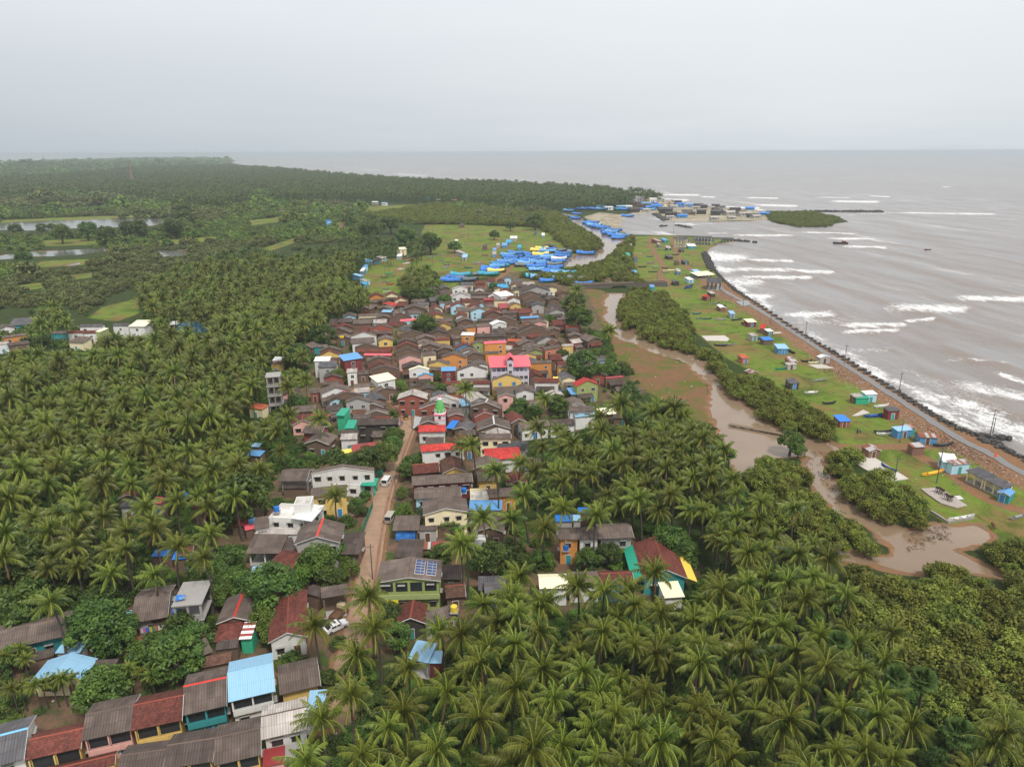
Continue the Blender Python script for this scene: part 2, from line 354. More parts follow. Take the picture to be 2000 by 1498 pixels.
vilc = t.mix(t.ramp(n2, .4, .6), (.17, .10, .065), (.095, .075, .045)); vilc = t.mix(t.ramp(t.noise(.16, co, 5, .65), .5, .58), vilc, (.055, .085, .02))
gr = t.mix(t.ramp(n2, .3, .7), (.09, .155, .015), (.155, .215, .032)); gr = t.mix(t.ramp(n1, .4, .65), gr, (.15, .18, .035)); gr = t.mix(t.ramp(n3, .58, .72, 0, .6), gr, (.05, .09, .012))
gr = t.mix(t.ramp(t.noise(.05, co, 7, .72, .4), .49, .58, 0, .85), gr, (.19, .12, .05)); gr = t.mix(t.ramp(t.noise(.3, co, 6, .75), .53, .62, 0, .7), gr, (.17, .10, .045)); gr = t.mix(t.ramp(t.noise(.07, co, 6, .75, .5), .5, .62, 0, .8), gr, (.05, .085, .012))
mu = t.mix(t.ramp(n2, .35, .62), (.21, .10, .05), (.15, .095, .05)); mu = t.mix(t.ramp(t.noise(.075, co, 6, .7), .46, .6, 0, .9), mu, (.085, .115, .018)); mu = t.mix(t.ramp(n3, .63, .7, 0, .6), mu, (.05, .045, .03))
di = t.mix(t.ramp(n2, .35, .6), (.25, .115, .055), (.18, .115, .065)); di = t.mix(t.ramp(n3, .62, .7, 0, .7), di, (.38, .3, .24))
sa_c = t.mix(t.ramp(n1, .35, .6), (.42, .37, .29), (.27, .22, .15)); sa_c = t.mix(t.ramp(t.noise(.11, co, 5, .7), .55, .62), sa_c, (.1, .12, .03))
c = t.mix(edge(sb.outputs[0]), base, vilc); c = t.mix(edge(sa.outputs[0], .25), c, gr); c = t.mix(edge(sa.outputs[1], .35), c, mu); c = t.mix(edge(sa.outputs[2], .4), c, di); c = t.mix(edge(sb.outputs[1], .3), c, sa_c)
M_GROUND = t.done(c, .95, .1, t.bump(t.math('ADD', n2, t.math('MULTIPLY', n3, .4)), .35, .8))
me = np_mesh('ground', np.column_stack([P, z]), Q, M_GROUND, smooth=True)
def colattr(me, name, r, g, b):
    a = me.attributes.new(name, 'FLOAT_COLOR', 'POINT'); a.data.foreach_set('color', np.stack([r, g, b, np.ones_like(r)], 1).astype(np.float32).ravel())
colattr(me, 'zone_a', grass, mud, dirt); colattr(me, 'zone_b', vil, sand, sand * 0)
tag(put('ground', me), kind='structure')
# ---- creek and lakes: flat brown water lying in the dips
def water_mat(name, c1, c2, rough, bd):
    t = NT(name); co = t.coord('Object'); a = t.noise(.03, co, 4); b = t.noise(1.1, t.scalev(co, (1, .5, 1)), 4)
    return t.done(t.mix(t.ramp(a, .35, .65), c1, c2), rough, .5, t.bump(b, bd, .35))
sc = np.full(len(P), 1e9)
for c_ in W_CREEK: sc = np.minimum(sc, sdf(P, c_))
sl = np.full(len(P), 1e9)
for c_ in W_LAKE: sl = np.minimum(sl, sdf(P, c_))
for nm, s_, mt in (('creek', sc, water_mat('creek_water', (.20, .132, .08), (.25, .178, .118), .12, .05)), ('lake', sl, water_mat('lake_water', (.10, .10, .09), (.14, .14, .12), .12, .04))):
    q = Q[(s_[Q] < 6).any(1)]; u, inv = np.unique(q, return_inverse=True)
    if nm == 'creek':
        k = (-sdf(P[u], W_COAST) > -2)[inv.reshape(q.shape)]  # keep it out of the sea
    V = np.column_stack([P[u], np.full(len(u), WATER_Z + .03)])
    tag(put(nm, np_mesh(nm, V, inv.reshape(q.shape), mt, smooth=True)), kind='structure')
# ---- sea with swell and breakers
P2, Q2 = polar(-40, 58, 620, 130, 52000, 700)
sl2 = sdf(P2, W_COAST); keep = (sl2[Q2] > -9).any(1); Q2 = Q2[keep]; u, inv = np.unique(Q2, return_inverse=True); P2 = P2[u]; sl2 = sl2[u]; Q2 = inv.reshape(Q2.shape)
r2 = np.linalg.norm(P2, axis=1)
px = np.array([to_px((x, y, 0)) for x, y in P2])
ca, cb = G(1643, 592)[:2], G(1830, 650)[:2]; cdv = (cb - ca) / np.linalg.norm(cb - ca); wn = np.array([-cdv[1], cdv[0]])  # crest line and the way across it
ph = P2 @ wn; al = P2 @ cdv
amp = np.clip(sl2 / 25, 0, 1) * np.exp(-(r2 / 1500) ** 2) * np.where(px[:, 1] < 470, np.clip((px[:, 0] - 1250) / 150, 0.0, 1), 1)
zz = np.zeros(len(P2))
for L_, A_, an, s_ in ((46, .34, .0, 0.3), (29, .22, .14, 1.1), (19, .16, -.2, 2.2), (12, .10, .3, .7), (8.5, .07, -.35, 1.9)):
    k = 2 * PI / L_; th = k * (ph * math.cos(an) + al * math.sin(an)) + s_ + .8 * np.sin(al * .013 * (1 + s_)) + .6 * np.sin(ph * .021 + s_)
    zz += A_ * (np.exp(np.sin(th) - 1) * 1.6 - .75)
FOAM = '''1745 600 1870 602 11 1|1880 580 2010 585 8 1|1650 634 1760 634 7 1|1650 647 1745 645 5 1|1770 626 1820 622 4 1|1655 681 1725 682 7 .62|1780 765 1890 790 13 .9|1880 750 2010 775 17 .85|1946 727 2010 750 5 1|1900 800 2010 850 20 .95|1690 722 1800 762 9 .75|1800 788 1910 835 12 .9|1850 700 1960 706 6 .6|1500 690 1560 694 4 .6
1435 459 1545 460 3 1|1617 465 1704 467 3 1|1650 481 1725 483 4 1|1562 453 1670 456 2 1|1465 507 1543 509 4 1|1422 525 1545 527 6 .9|1550 528 1620 531 5 1|1455 540 1578 542 5 1|1380 500 1440 503 12 1|1410 548 1470 551 12 .9|1449 576 1495 578 7 1|1542 612 1617 614 8 1|1535 625 1630 628 8 .62|1400 522 1420 528 8 1
1460 386 1517 387 2 1|1478 400 1553 402 3 1|1625 393 1712 394 3 1|1697 383 1736 384 1.5 1|1841 365 1856 365 1.2 1|1760 415 1868 417 2 1|1868 417 1940 418 2.2 1|1925 406 1967 407 2.5 .6|1400 408 1490 410 2 1|1592 385 1660 386 1.2 .9|1296 380 1362 381 2.5 1|1368 384 1394 385 1.8 1|1290 389 1340 391 3 1|1336 402 1480 406 2.5 1|1300 396 1380 399 2 .8
1380 455 1420 456 1.5 .9|1420 445 1460 447 1 .8|1500 445 1540 447 1 .8|1320 436 1370 440 1.5 .9|1300 437 1400 436 1 .8|1640 420 1760 415 1 .8|1780 430 1850 432 1 .7|1900 425 1990 428 1.2 .7|1700 500 1760 502 1.5 .6|1840 500 1920 503 1.5 .55|1880 540 1960 543 1.5 .55
700 331 740 332 1 .9|660 329 700 329 .8 .8|770 340 830 343 1.2 .9|500 311 600 313 .6 .6|950 328 990 329 .6 .6|1560 372 1590 372 .8 .7|1700 372 1760 374 .8 .6'''
foam = np.zeros(len(P2))
for s_ in FOAM.replace('\n', '|').split('|'):
    x0, y0, x1, y1, w, st = map(float, s_.split()); a, b = np.array([x0, y0]), np.array([x1, y1]); ab = b - a
    tt = ((px - a) @ ab) / (ab @ ab); tc = np.clip(tt, 0, 1); dx = px - (a + tc[:, None] * ab); d = np.sqrt((dx[:, 0] / (3 * w)) ** 2 + (dx[:, 1] / w) ** 2)
    f = st * np.exp(-d ** 2 * .9) * np.where(tt > .15, 1, .75 + tc * 1.6); foam = np.maximum(foam, f)
    zz += .55 * f * (np.exp(-((px[:, 1] - y1 - w * .4) / w) ** 2)) * (r2 < 900)
shore = np.clip(1 - np.abs(sl2 - 4) / 9, 0, 1) * np.where((px[:, 1] > 470) & (px[:, 0] > 1370), 1, .0); shore *= np.clip(.72 + .3 * np.sin(al * .045) + .25 * np.sin(al * .13 + ph * .1), .35, 1); foam = np.maximum(foam, shore * .95)
lace = np.clip(1 - np.abs(sl2 - 16) / 22, 0, 1) * np.where((px[:, 1] > 560), .5, 0) * np.clip(.6 + .6 * np.sin(al * .03 + 1), 0, 1); foam = np.maximum(foam, lace)
t = NT('sea_water'); co = t.coord('Object'); rot = t.n('ShaderNodeMapping'); t.put(rot, 'Vector', co); rot.inputs['Rotation'].default_value = (0, 0, -math.atan2(cdv[1], cdv[0]))
fo = t.attr('foam').outputs['Fac']; cr = t.attr('crest').outputs['Fac']
big = t.noise(.004, t.scalev(rot.outputs[0], (.35, 1, 1)), 4); mid = t.noise(.05, t.scalev(rot.outputs[0], (.25, 1, 1)), 5, .6); sm = t.noise(.45, t.scalev(rot.outputs[0], (.4, 1, 1)), 5, .65)
l1 = t.noise(.22, t.scalev(rot.outputs[0], (.5, 1, 1)), 6, .75, 1.2); l2 = t.noise(1.3, co, 4, .7)
c = t.mix(t.ramp(big, .35, .65), (.24, .226, .22), (.295, .28, .275)); c = t.mix(t.ramp(mid, .44, .62, 0, .85), c, (.21, .18, .16)); c = t.mix(t.ramp(cr, .3, .85, 0, .85), c, (.20, .15, .12))
fm = t.ramp(t.math('ADD', t.math('MULTIPLY', fo, .86), t.math('MULTIPLY', t.math('SUBTRACT', t.math('ADD', t.math('MULTIPLY', l1, .6), t.math('MULTIPLY', l2, .4)), .5), 3.0)), .5, .85)
wc = t.ramp(t.math('ADD', t.math('MULTIPLY', t.noise(.028, t.scalev(rot.outputs[0], (.22, 1, 1)), 5, .6), .75), t.math('MULTIPLY', l2, .32)), 0.625, .74); fm = t.math('MAXIMUM', fm, wc)
c = t.mix(fm, c, (.74, .73, .715))
hh = t.math('ADD', t.math('MULTIPLY', mid, 1.2), t.math('MULTIPLY', sm, .55))
M_SEA = t.done(c, t.ramp(fm, 0, 1, .33, .9), .3, t.bump(hh, 2.2, .75))
me = np_mesh('sea', np.column_stack([P2, WATER_Z + zz * amp]), Q2, M_SEA, smooth=True)
for nm, v in (('foam', foam), ('crest', np.clip(.45 + zz * 1.1, 0, 1) * amp)):
    a = me.attributes.new(nm, 'FLOAT', 'POINT'); a.data.foreach_set('value', v.astype(np.float32))
tag(put('sea', me), kind='structure')
# ---- road, coast path and other laid strips
def strip(name, L, hw, zt, mat, th=.0, jag=.0):
    L = np.array(L); T = np.gradient(L, axis=0); T /= np.linalg.norm(T, axis=1)[:, None]; N = np.stack([-T[:, 1], T[:, 0]], 1); b = MB().mat(mat); s = 0
    a = L + N * (hw + RNG.uniform(-jag, jag, (len(L), 1))); c = L - N * (hw + RNG.uniform(-jag, jag, (len(L), 1)))
    for i in range(len(L) - 1):
        l = np.linalg.norm(L[i + 1] - L[i]); b.face([(*a[i], zt), (*c[i], zt), (*c[i + 1], zt), (*a[i + 1], zt)][::-1], [(0, s), (2 * hw, s), (2 * hw, s + l), (0, s + l)][::-1]); s += l
    if th:
        for E in (a, c):
            for i in range(len(L) - 1): b.face([(*E[i], zt), (*E[i + 1], zt), (*E[i + 1], zt - th), (*E[i], zt - th)])
    return b.build(name)
t = NT('road_concrete'); co = t.coord('Object'); uv = t.coord('UV'); sp = t.n('ShaderNodeSeparateXYZ'); t.put(sp, 0, uv)
n1 = t.noise(.3, co, 5, .65); n2 = t.noise(2.5, co, 4, .65)
c = t.mix(t.ramp(n1, .35, .65), (.36, .235, .155), (.28, .18, .12)); c = t.mix(t.ramp(n2, .58, .75, 0, .6), c, (.14, .085, .055))
jn = t.math('PINGPONG', sp.outputs[1], 2.2); c = t.mix(t.ramp(jn, 0, .09, .5, 0), c, (.09, .065, .05)); ed = t.math('PINGPONG', sp.outputs[0], 2.0); c = t.mix(t.ramp(t.math('ADD', ed, n1), .5, 1.0, .8, 0), c, (.2, .085, .045))
M_ROAD = t.done(c, .85, .2, t.bump(n2, .03, .5))
tag(strip('road', ROAD, 2.4, .13, M_ROAD, .5), kind='structure')
t = NT('path_concrete'); co = t.coord('Object'); n1 = t.noise(.25, co, 5, .65); n2 = t.noise(1.7, co, 4, .65)
c = t.mix(t.ramp(n1, .35, .65), (.14, .13, .125), (.2, .19, .185)); c = t.mix(t.ramp(n2, .6, .75, 0, .6), c, (.12, .085, .065)); M_PATH = t.done(c, t.ramp(n1, .4, .6, .25, .7), .4, t.bump(n2, .03, .4))
tag(strip('path', COAST_PATH, 1.4, .14, M_PATH, .5, .35), kind='structure')
# ---- sky: overcast cloud sheet over a daylight sky
SUN_EL, SUN_AZ = math.radians(56), math.radians(150)  # azimuth clockwise from the view direction: behind the camera
world = bpy.data.worlds.new('World'); scene.world = world; world.use_nodes = True; wt = world.node_tree; wt.nodes.clear()
class WT(NT):
    def __init__(s, t): s.t = t
w = WT(wt); sky = w.n('ShaderNodeTexSky', sky_type='NISHITA', sun_disc=False, sun_elevation=SUN_EL, sun_rotation=SUN_AZ, air_density=1.5, dust_density=3.0)
dr = w.coord('Generated'); se = w.n('ShaderNodeSeparateXYZ'); w.put(se, 0, dr); X, Y, Z = se.outputs
zc = w.math('MAXIMUM', Z, 0.0); den = w.math('ADD', zc, .09)
pv = w.n('ShaderNodeCombineXYZ'); w.put(pv, 0, w.math('DIVIDE', X, den)); w.put(pv, 1, w.math('DIVIDE', Y, den))
cl = w.noise(.55, pv, 6, .55, .3); cl2 = w.noise(.16, pv, 4, .5)
el = w.ramp(zc, 0.0, .42); azl = w.ramp(w.math('DIVIDE', X, w.math('MAXIMUM', Y, .05)), -.75, .35)       # a darker rain bank stands low over the land
bank = w.math('MULTIPLY', w.ramp(el, .0, .55, 1, 0), w.ramp(azl, 0, 1, 1, 0))
cloud = w.mix(w.ramp(zc, .0, .28), (6.1, 6.75, 7.15), (9.5, 9.6, 9.8))
cloud = w.mix(w.ramp(cl, .35, .7, 0, .5), cloud, (7.4, 7.8, 8.2)); cloud = w.mix(w.ramp(cl2, .4, .65, 0, .25), cloud, (9.4, 9.4, 9.5))
cloud = w.mix(w.math('MULTIPLY', bank, .85), cloud, (4.7, 5.2, 5.8))
mixed = w.mix(.93, sky.outputs[0], cloud)
bg = w.n('ShaderNodeBackground'); w.put(bg, 0, mixed); bg.inputs[1].default_value = .1
wo = w.n('ShaderNodeOutputWorld'); wt.links.new(bg.outputs[0], wo.inputs[0])
sd = bpy.data.lights.new('sun', 'SUN'); sd.energy = 2.7; sd.angle = math.radians(9); sd.color = (1, .965, .91); so = bpy.data.objects.new('sun', sd); COL.objects.link(so)
sv = Vector((math.sin(SUN_AZ) * math.cos(SUN_EL), math.cos(SUN_AZ) * math.cos(SUN_EL), math.sin(SUN_EL))); so.rotation_euler = sv.to_track_quat('Z', 'Y').to_euler(); so.location = sv * 300
scene.view_settings.view_transform = 'Standard'; scene.view_settings.look = 'None'; scene.view_settings.exposure = .12; scene.view_settings.gamma = 1
# ---- the air: one closed box of even haze
hm = bpy.data.materials.new('haze_air'); hm.use_nodes = True; ht = hm.node_tree; ht.nodes.clear(); ho = ht.nodes.new('ShaderNodeOutputMaterial'); hv = ht.nodes.new('ShaderNodeVolumePrincipled')
hv.inputs['Color'].default_value = (.60, .665, .71, 1); hv.inputs['Density'].default_value = HAZE = 1.2e-4; hv.inputs['Anisotropy'].default_value = 0.0; ht.links.new(hv.outputs[0], ho.inputs['Volume'])
b = MB().mat(hm); b.box(-56000, -600, -4, 56000, 56000, 84); tag(b.build('haze', weld=True), kind='stuff')
cy = scene.cycles; cy.volume_bounces = 1; cy.max_bounces = 6; cy.diffuse_bounces = 2; cy.glossy_bounces = 2; cy.transmission_bounces = 3; cy.transparent_max_bounces = 4
cy.use_denoising = True; cy.caustics_reflective = False; cy.caustics_refractive = False
# ---------------------------------------------------------------- houses
RC = {'b': ('brown', hexc(96, 84, 77), 'sheet', 'brown corrugated'), 'B': ('dark_brown', hexc(76, 66, 61), 'sheet', 'dark brown corrugated'), 'g': ('pale_grey', hexc(160, 152, 145), 'sheet', 'pale grey corrugated'),
      'D': ('dark_grey', hexc(84, 82, 84), 'sheet', 'dark grey corrugated'), 'r': ('red_brown', hexc(105, 58, 49), 'tile', 'red-brown tiled'), 'q': ('old_red', hexc(100, 72, 58), 'tile', 'faded mossy tiled'),
      'R': ('bright_red', hexc(186, 62, 56), 'tile', 'bright red tiled'), 'T': ('red_tin', hexc(150, 58, 58), 'tin', 'dull red metal'), 'P': ('pink_red', hexc(225, 98, 108), 'tin', 'pinkish red metal'),
      'L': ('pale_blue', hexc(138, 180, 208), 'tin', 'pale blue metal'), 'S': ('sky_blue', hexc(92, 148, 198), 'tin', 'sky blue metal'), 'U': ('blue_tarpaulin', hexc(40, 120, 205), 'tin', 'blue tarpaulin'),
      'W': ('white', hexc(218, 218, 215), 'tin', 'white sheet'), 'C': ('cream', hexc(232, 224, 190), 'tin', 'cream sheet'), 'G': ('sea_green', hexc(40, 150, 122), 'tin', 'sea-green sheet'), 'Y': ('yellow', hexc(240, 210, 90), 'tin', 'yellow sheet'),
      'O': ('orange_tile', hexc(190, 100, 70), 'tile', 'orange tiled'), 'X': ('rusty', hexc(170, 165, 165), 'tin', 'rusty patched tin'), 'Z': ('striped', hexc(215, 205, 205), 'tin', 'red and white striped'), 'E': ('teal_blue', hexc(40, 145, 190), 'tin', 'teal blue sheet'),
      'V': ('concrete', hexc(205, 200, 192), 'sheet', 'flat concrete')}
WC = {'w': ('white', hexc(218, 216, 211)), 'c': ('cream', hexc(232, 218, 180)), 'y': ('yellow', hexc(215, 182, 108)), 'o': ('orange', hexc(205, 140, 78)), 'p': ('pink', hexc(215, 165, 155)), 't': ('teal', hexc(60, 145, 148)),
      'l': ('pale blue', hexc(170, 205, 220)), 'b': ('blue', hexc(85, 140, 180)), 'g': ('grey', hexc(165, 162, 158)), 'G': ('lime green', hexc(150, 160, 98)), 'm': ('maroon', hexc(120, 60, 58)), 'k': ('brick red', hexc(150, 88, 75)),
      'd': ('dark weathered', hexc(70, 64, 58)), 'v': ('lavender grey', hexc(195, 190, 202)), 'n': ('bare brown', hexc(112, 92, 78)), 's': ('salmon', hexc(195, 125, 100)), 'e': ('sea-green', hexc(60, 170, 130)), 'z': ('rusty tin', hexc(125, 95, 80))}
def M_roof(k): return m_roof(RC[k][0], RC[k][1], RC[k][2])
def M_wall(k): return m_wall(WC[k][0].replace(' ', '_'), WC[k][1])
M_DARK = m_plain('dark_glass_and_shade', (.03, .035, .04), .25, .5); M_WOOD = m_plain('frame_timber', (.10, .045, .03), .6); M_WFRAME = m_plain('frame_white', (.62, .6, .57), .6); M_CONC = m_plain('bare_concrete', (.33, .31, .29), .9)  # the dark one is window glass and also the painted shade of veranda bays
M_POST = m_plain('porch_post', (.22, .17, .13), .8); M_SHADE = m_plain('sunshade', (.36, .34, .31), .8); M_DOOR = m_plain('door_wood', (.13, .06, .035), .6); M_BLUEP = m_plain('blue_paint', (.05, .22, .45), .5); M_RIDGE = {'r': m_plain('ridge_red', hexc(205, 62, 52), .6), 'w': m_plain('ridge_white', (.62, .6, .58), .7), 'b': m_plain('ridge_blue', hexc(120, 185, 230), .5), 'd': m_plain('ridge_brown', hexc(100, 84, 76), .8), 't': m_plain('ridge_tile', hexc(140, 72, 55), .8)}
_win = {}
def window_mesh(w, h, near, blue):
    k = (round(w, 1), round(h, 1), near, blue)
    if k not in _win:
        f = MB().mat(M_BLUEP if blue else (M_WOOD if near else M_WFRAME)); t = .09
        for q in ((-w / 2 - t, 0, -h / 2 - t, w / 2 + t, .07, -h / 2), (-w / 2 - t, 0, h / 2, w / 2 + t, .07, h / 2 + t), (-w / 2 - t, 0, -h / 2, -w / 2, .07, h / 2), (w / 2, 0, -h / 2, w / 2 + t, .07, h / 2), (-.025, 0, -h / 2, .025, .06, h / 2)): f.box(q[0], -q[4], q[2], q[3], q[1], q[5])
        if near: f.mat(M_SHADE).box(-w / 2 - .22, -.5, h / 2 + .16, w / 2 + .22, .02, h / 2 + .23)
        g = MB().mat(M_BLUEP if blue else M_DARK); g.box(-w / 2, -.04, -h / 2, w / 2, .01, h / 2)
        if not near: f.mat(M_BLUEP if blue else M_DARK).box(-w / 2, -.04, -h / 2, w / 2, .01, h / 2)
        _win[k] = (f.mesh('window'), g.mesh('pane'))
    return _win[k]
_door = {}
def door_mesh(col):
    if col not in _door:
        b = MB().mat(col); b.box(-.5, -.05, 0, .5, .01, 2.05); b.mat(M_WFRAME).box(-.6, -.07, 0, -.5, .01, 2.15); b.box(.5, -.07, 0, .6, .01, 2.15); b.box(-.5, -.07, 2.05, .5, .01, 2.15); _door[col] = b.mesh('door')
    return _door[col]
HOUSES = []; HFOOT = []
def house(kind, A, B, C, h, rk, wk, opts='', name=None, base=0.0):
    a, b = G(*A, h), G(*B, h); u = (b - a)[:2]; w = np.linalg.norm(u); u /= w; n = np.array([-u[1], u[0]])
    tp = .34 if RC[rk][2] != 'tile' else .44
    for o in opts.split(','):
        if o[:1] == 'P': tp = math.tan(math.radians(float(o[1:])))
    if kind == 's': tp = .14
    d = 3.0
    for _ in range(12):
        zc = h + {'r': d * tp, 's': d * tp, 'g': w / 2 * tp, 'f': 0, 'h': d * tp * .8, 'c': 0}[kind]
        d = .5 * d + .5 * np.clip((G(*C, zc) - a)[:2] @ n, 1.0, 30)
    D = d * 2 if kind in 'rh' else d
    D = float(np.clip(D, 2.0, 26)); w = float(w); ov = min(.45, w * .07, D * .07) if kind != 'f' else 0.0
    mid = (a + b)[:2] / 2; loc = (mid[0], mid[1], base); rz = math.atan2(u[1], u[0]); dist = np.linalg.norm(mid); near = dist < 215
    oset = set(opts.split(','))
    if name is None: name = 'house' if h > 3.1 and w > 4.5 else 'shed'
    if name == 'shed' and mid[0] > 60 and not near and h < 3: h *= .88
    R = root(name, loc, rz); h -= base
    x0, x1, y0, y1 = -w / 2 + ov, w / 2 - ov, (min(1.1, D * .13) if kind in 'rs' and near else ov), D - ov; oy = y0; zb = -.35; s = .1  # s: how far the wall top stays under the roof slab
    wl_ = M_wall(wk)
    m = MB().mat(wl_); openf = 'o' in oset
    ez = lambda q: h + q * tp - s - .04
    if not openf:
        if kind == 'r': m.prism([(y0, zb), (y1, zb), (y1, ez(ov)), (D / 2, ez(D / 2)), (y0, ez(oy))], 'x', x0, x1)
        elif kind == 'g': m.prism([(x0, zb), (x1, zb), (x1, ez(ov)), (0, ez(w / 2)), (x0, ez(ov))], 'y', y0, y1)
        elif kind == 's': m.prism([(y0, zb), (y1, zb), (y1, ez(D - ov)), (y0, ez(oy))], 'x', x0, x1)
        elif kind == 'h': m.box(x0, y0, zb, x1, y1, ez(ov))
        elif kind == 'f':
            m.box(x0, y0, zb, x1, y1, h - .7); t = .16
            for q in ((x0, y0, x1, y0 + t), (x0, y1 - t, x1, y1), (x0, y0 + t, x0 + t, y1 - t), (x1 - t, y0 + t, x1, y1 - t)): m.box(q[0], q[1], h - .7, q[2], q[3], h)
        m.build('wall', R)
    else:
        nx = max(2, int(round(w / 3.2)) + 1); ny = 2 if D < 7 else 3
        for i in range(nx):
            for j in range(ny):
                px_, py_ = x0 + .15 + (x1 - x0 - .3) * i / (nx - 1), y0 + .15 + (y1 - y0 - .3) * j / (ny - 1)
                zt = ez(min(py_, D - py_)) if kind == 'r' else ez(py_) if kind == 's' else ez(min(px_ + w / 2, w / 2 - px_)) if kind == 'g' else h - .1
                if not (near and i and j == 0 and 0):
                    c = MB().mat(wl_); c.box(px_ - .14, py_ - .14, zb, px_ + .14, py_ + .14, zt - .02); c.build('column', R)
        if 'bk' in oset: q = MB().mat(wl_); q.box(x0 + .2, y1 - .3, zb, x1 - .2, y1 - .12, h - .3); q.build('back_wall', R)
        q = MB().mat(M_CONC); q.box(x0 - .1, y0 - .1, zb, x1 + .1, y1 + .1, .12); q.build('floor_slab', R)
    th = .1; m = MB().mat(M_roof(rk))
    if kind == 'r':
        zr = h + D / 2 * tp; m.slab([(-w / 2, 0, h), (w / 2, 0, h), (w / 2, D / 2, zr), (-w / 2, D / 2, zr)], th); m.slab([(w / 2, D, h), (-w / 2, D, h), (-w / 2, D / 2, zr), (w / 2, D / 2, zr)], th)
    elif kind == 'g':
        zr = h + w / 2 * tp; m.slab([(-w / 2, D, h), (-w / 2, 0, h), (0, 0, zr), (0, D, zr)], th); m.slab([(w / 2, 0, h), (w / 2, D, h), (0, D, zr), (0, 0, zr)], th)
    elif kind == 's': m.slab([(-w / 2, 0, h), (w / 2, 0, h), (w / 2, D, h + D * tp), (-w / 2, D, h + D * tp)], th)
    elif kind == 'h':
        hr = min(w, D) / 2; zr = h + hr * tp * .8
        if w >= D: r0, r1 = (-w / 2 + hr, D / 2, zr), (w / 2 - hr + 1e-3, D / 2, zr); 
        else: r0, r1 = (0, hr, zr), (0, D - hr, zr)
        p = [(-w / 2, 0, h), (w / 2, 0, h), (w / 2, D, h), (-w / 2, D, h)]
        if w >= D: m.slab([p[0], p[1], r1, r0], th); m.slab([p[2], p[3], r0, r1], th); m.tri_slab([p[1], p[2], r1], th); m.tri_slab([p[3], p[0], r0], th)
        else: m.tri_slab([p[0], p[1], r0], th); m.slab([p[1], p[2], r1, r0], th); m.tri_slab([p[2], p[3], r1], th); m.slab([p[3], p[0], r0, r1], th)
    elif kind == 'f': m.face([(x0 + .16, y0 + .16, h - .66), (x1 - .16, y0 + .16, h - .66), (x1 - .16, y1 - .16, h - .66), (x0 + .16, y1 - .16, h - .66)], [(0, 0), (w, 0), (w, D), (0, D)])
    rf = m.build('roof', R)
    rc = next((o[1] for o in oset if len(o) == 2 and o[0] == 'c'), 't' if RC[rk][2] == 'tile' else 'd' if RC[rk][2] == 'sheet' else None)
    if kind in 'rg' and rc:
        q = MB().mat(M_RIDGE[rc]); e = .22 if rc in 'rwb' else .13
        if kind == 'r': q.prism([(D / 2 - e, zr - e * tp + .02), (D / 2 + e, zr - e * tp + .02), (D / 2, zr + .07)], 'x', -w / 2 - .02, w / 2 + .02)
        else: q.prism([(-e, zr - e * tp + .02), (e, zr - e * tp + .02), (0, zr + .07)], 'y', -.02, D + .02)
        q.build('ridge_cap', rf)
    if kind in 'rg' and near and 'nb' not in oset:      # white barge boards on the gable ends of the near houses
        for sgn in (0, 1):
            q = MB().mat(M_WFRAME)
            if kind == 'g' and sgn == 0: q.prism([(-w / 2, h - .22), (0, zr - .2), (w / 2, h - .22), (w / 2, h - .06), (0, zr - .04), (-w / 2, h - .06)], 'y', -.05, -.005); q.build('barge_board', rf)
            elif kind == 'r' and sgn == 1: q.prism([(0, h - .22), (D / 2, zr - .2), (D, h - .22), (D, h - .06), (D / 2, zr - .04), (0, h - .06)], 'x', w / 2 + .005, w / 2 + .05); q.build('barge_board', rf)
    # openings on the side that faces the camera, and on the two ends of near houses
    if not openf and 'n' not in oset:
        blue = 'bl' in oset; rr = random.Random(int(A[0] * 7 + A[1] * 13))
        if 'vb' in oset:      # upper veranda: dark panels paint the shade of open bays, with posts and parapet
            nb = max(2, int((x1 - x0) / 2.2)); zt = h - .55; zl = h - 2.35
            for i in range(nb):
                xa, xb = x0 + (x1 - x0) * i / nb + .12, x0 + (x1 - x0) * (i + 1) / nb - .12; q = MB().mat(M_DARK); q.box(xa, y0 - .015, zl, xb, y0 + .05, zt); q.build('veranda_shade_panel', R)
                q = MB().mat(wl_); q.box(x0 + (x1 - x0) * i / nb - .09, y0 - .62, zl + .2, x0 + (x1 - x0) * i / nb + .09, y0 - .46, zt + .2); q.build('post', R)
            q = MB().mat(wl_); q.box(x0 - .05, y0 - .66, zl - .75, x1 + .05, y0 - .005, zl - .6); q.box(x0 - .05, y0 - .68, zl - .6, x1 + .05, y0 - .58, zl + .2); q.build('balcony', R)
        floors = [1.45] if 'vb' in oset or h < 4.6 else [1.45, h - 1.7] if h < 7.6 else [1.45, 4.4, h - 1.7]
        L = x1 - x0; k = max(1, int(L / (2.6 if near else 3.4)))
        dcol = rr.choice([M_DOOR, M_BLUEP, M_DOOR, M_wall('t')])
        for fi, zf in enumerate(floors):
            for i in range(k):
                xx = x0 + L * (i + .5) / k + rr.uniform(-.2, .2)
                if fi == 0 and i == k // 2 and h < 7: put('door', door_mesh(dcol), R, (xx, y0, 0)); continue
                if rr.random() < .12: continue
                ww, hh = rr.choice([(1.0, 1.1), (1.3, 1.1), (.9, .9)]); f, g = window_mesh(ww, hh, near, blue); o = put('window', f, R, (xx, y0, zf + .1))
                if near: put('pane', g, o)
            if dist < 330 and D > 4:
                for i in range(max(1, int(D / 4))):
                    yy = y0 + (y1 - y0) * (i + .5) / max(1, int(D / 4)); f, g = window_mesh(1.0, 1.0, near, blue); sx = 1 if mid[0] < 0 else -1
                    o = put('window', f, R, (x1 if sx > 0 else x0, yy, zf + .1), rz=PI / 2 * sx)
                    if near: put('pane', g, o)
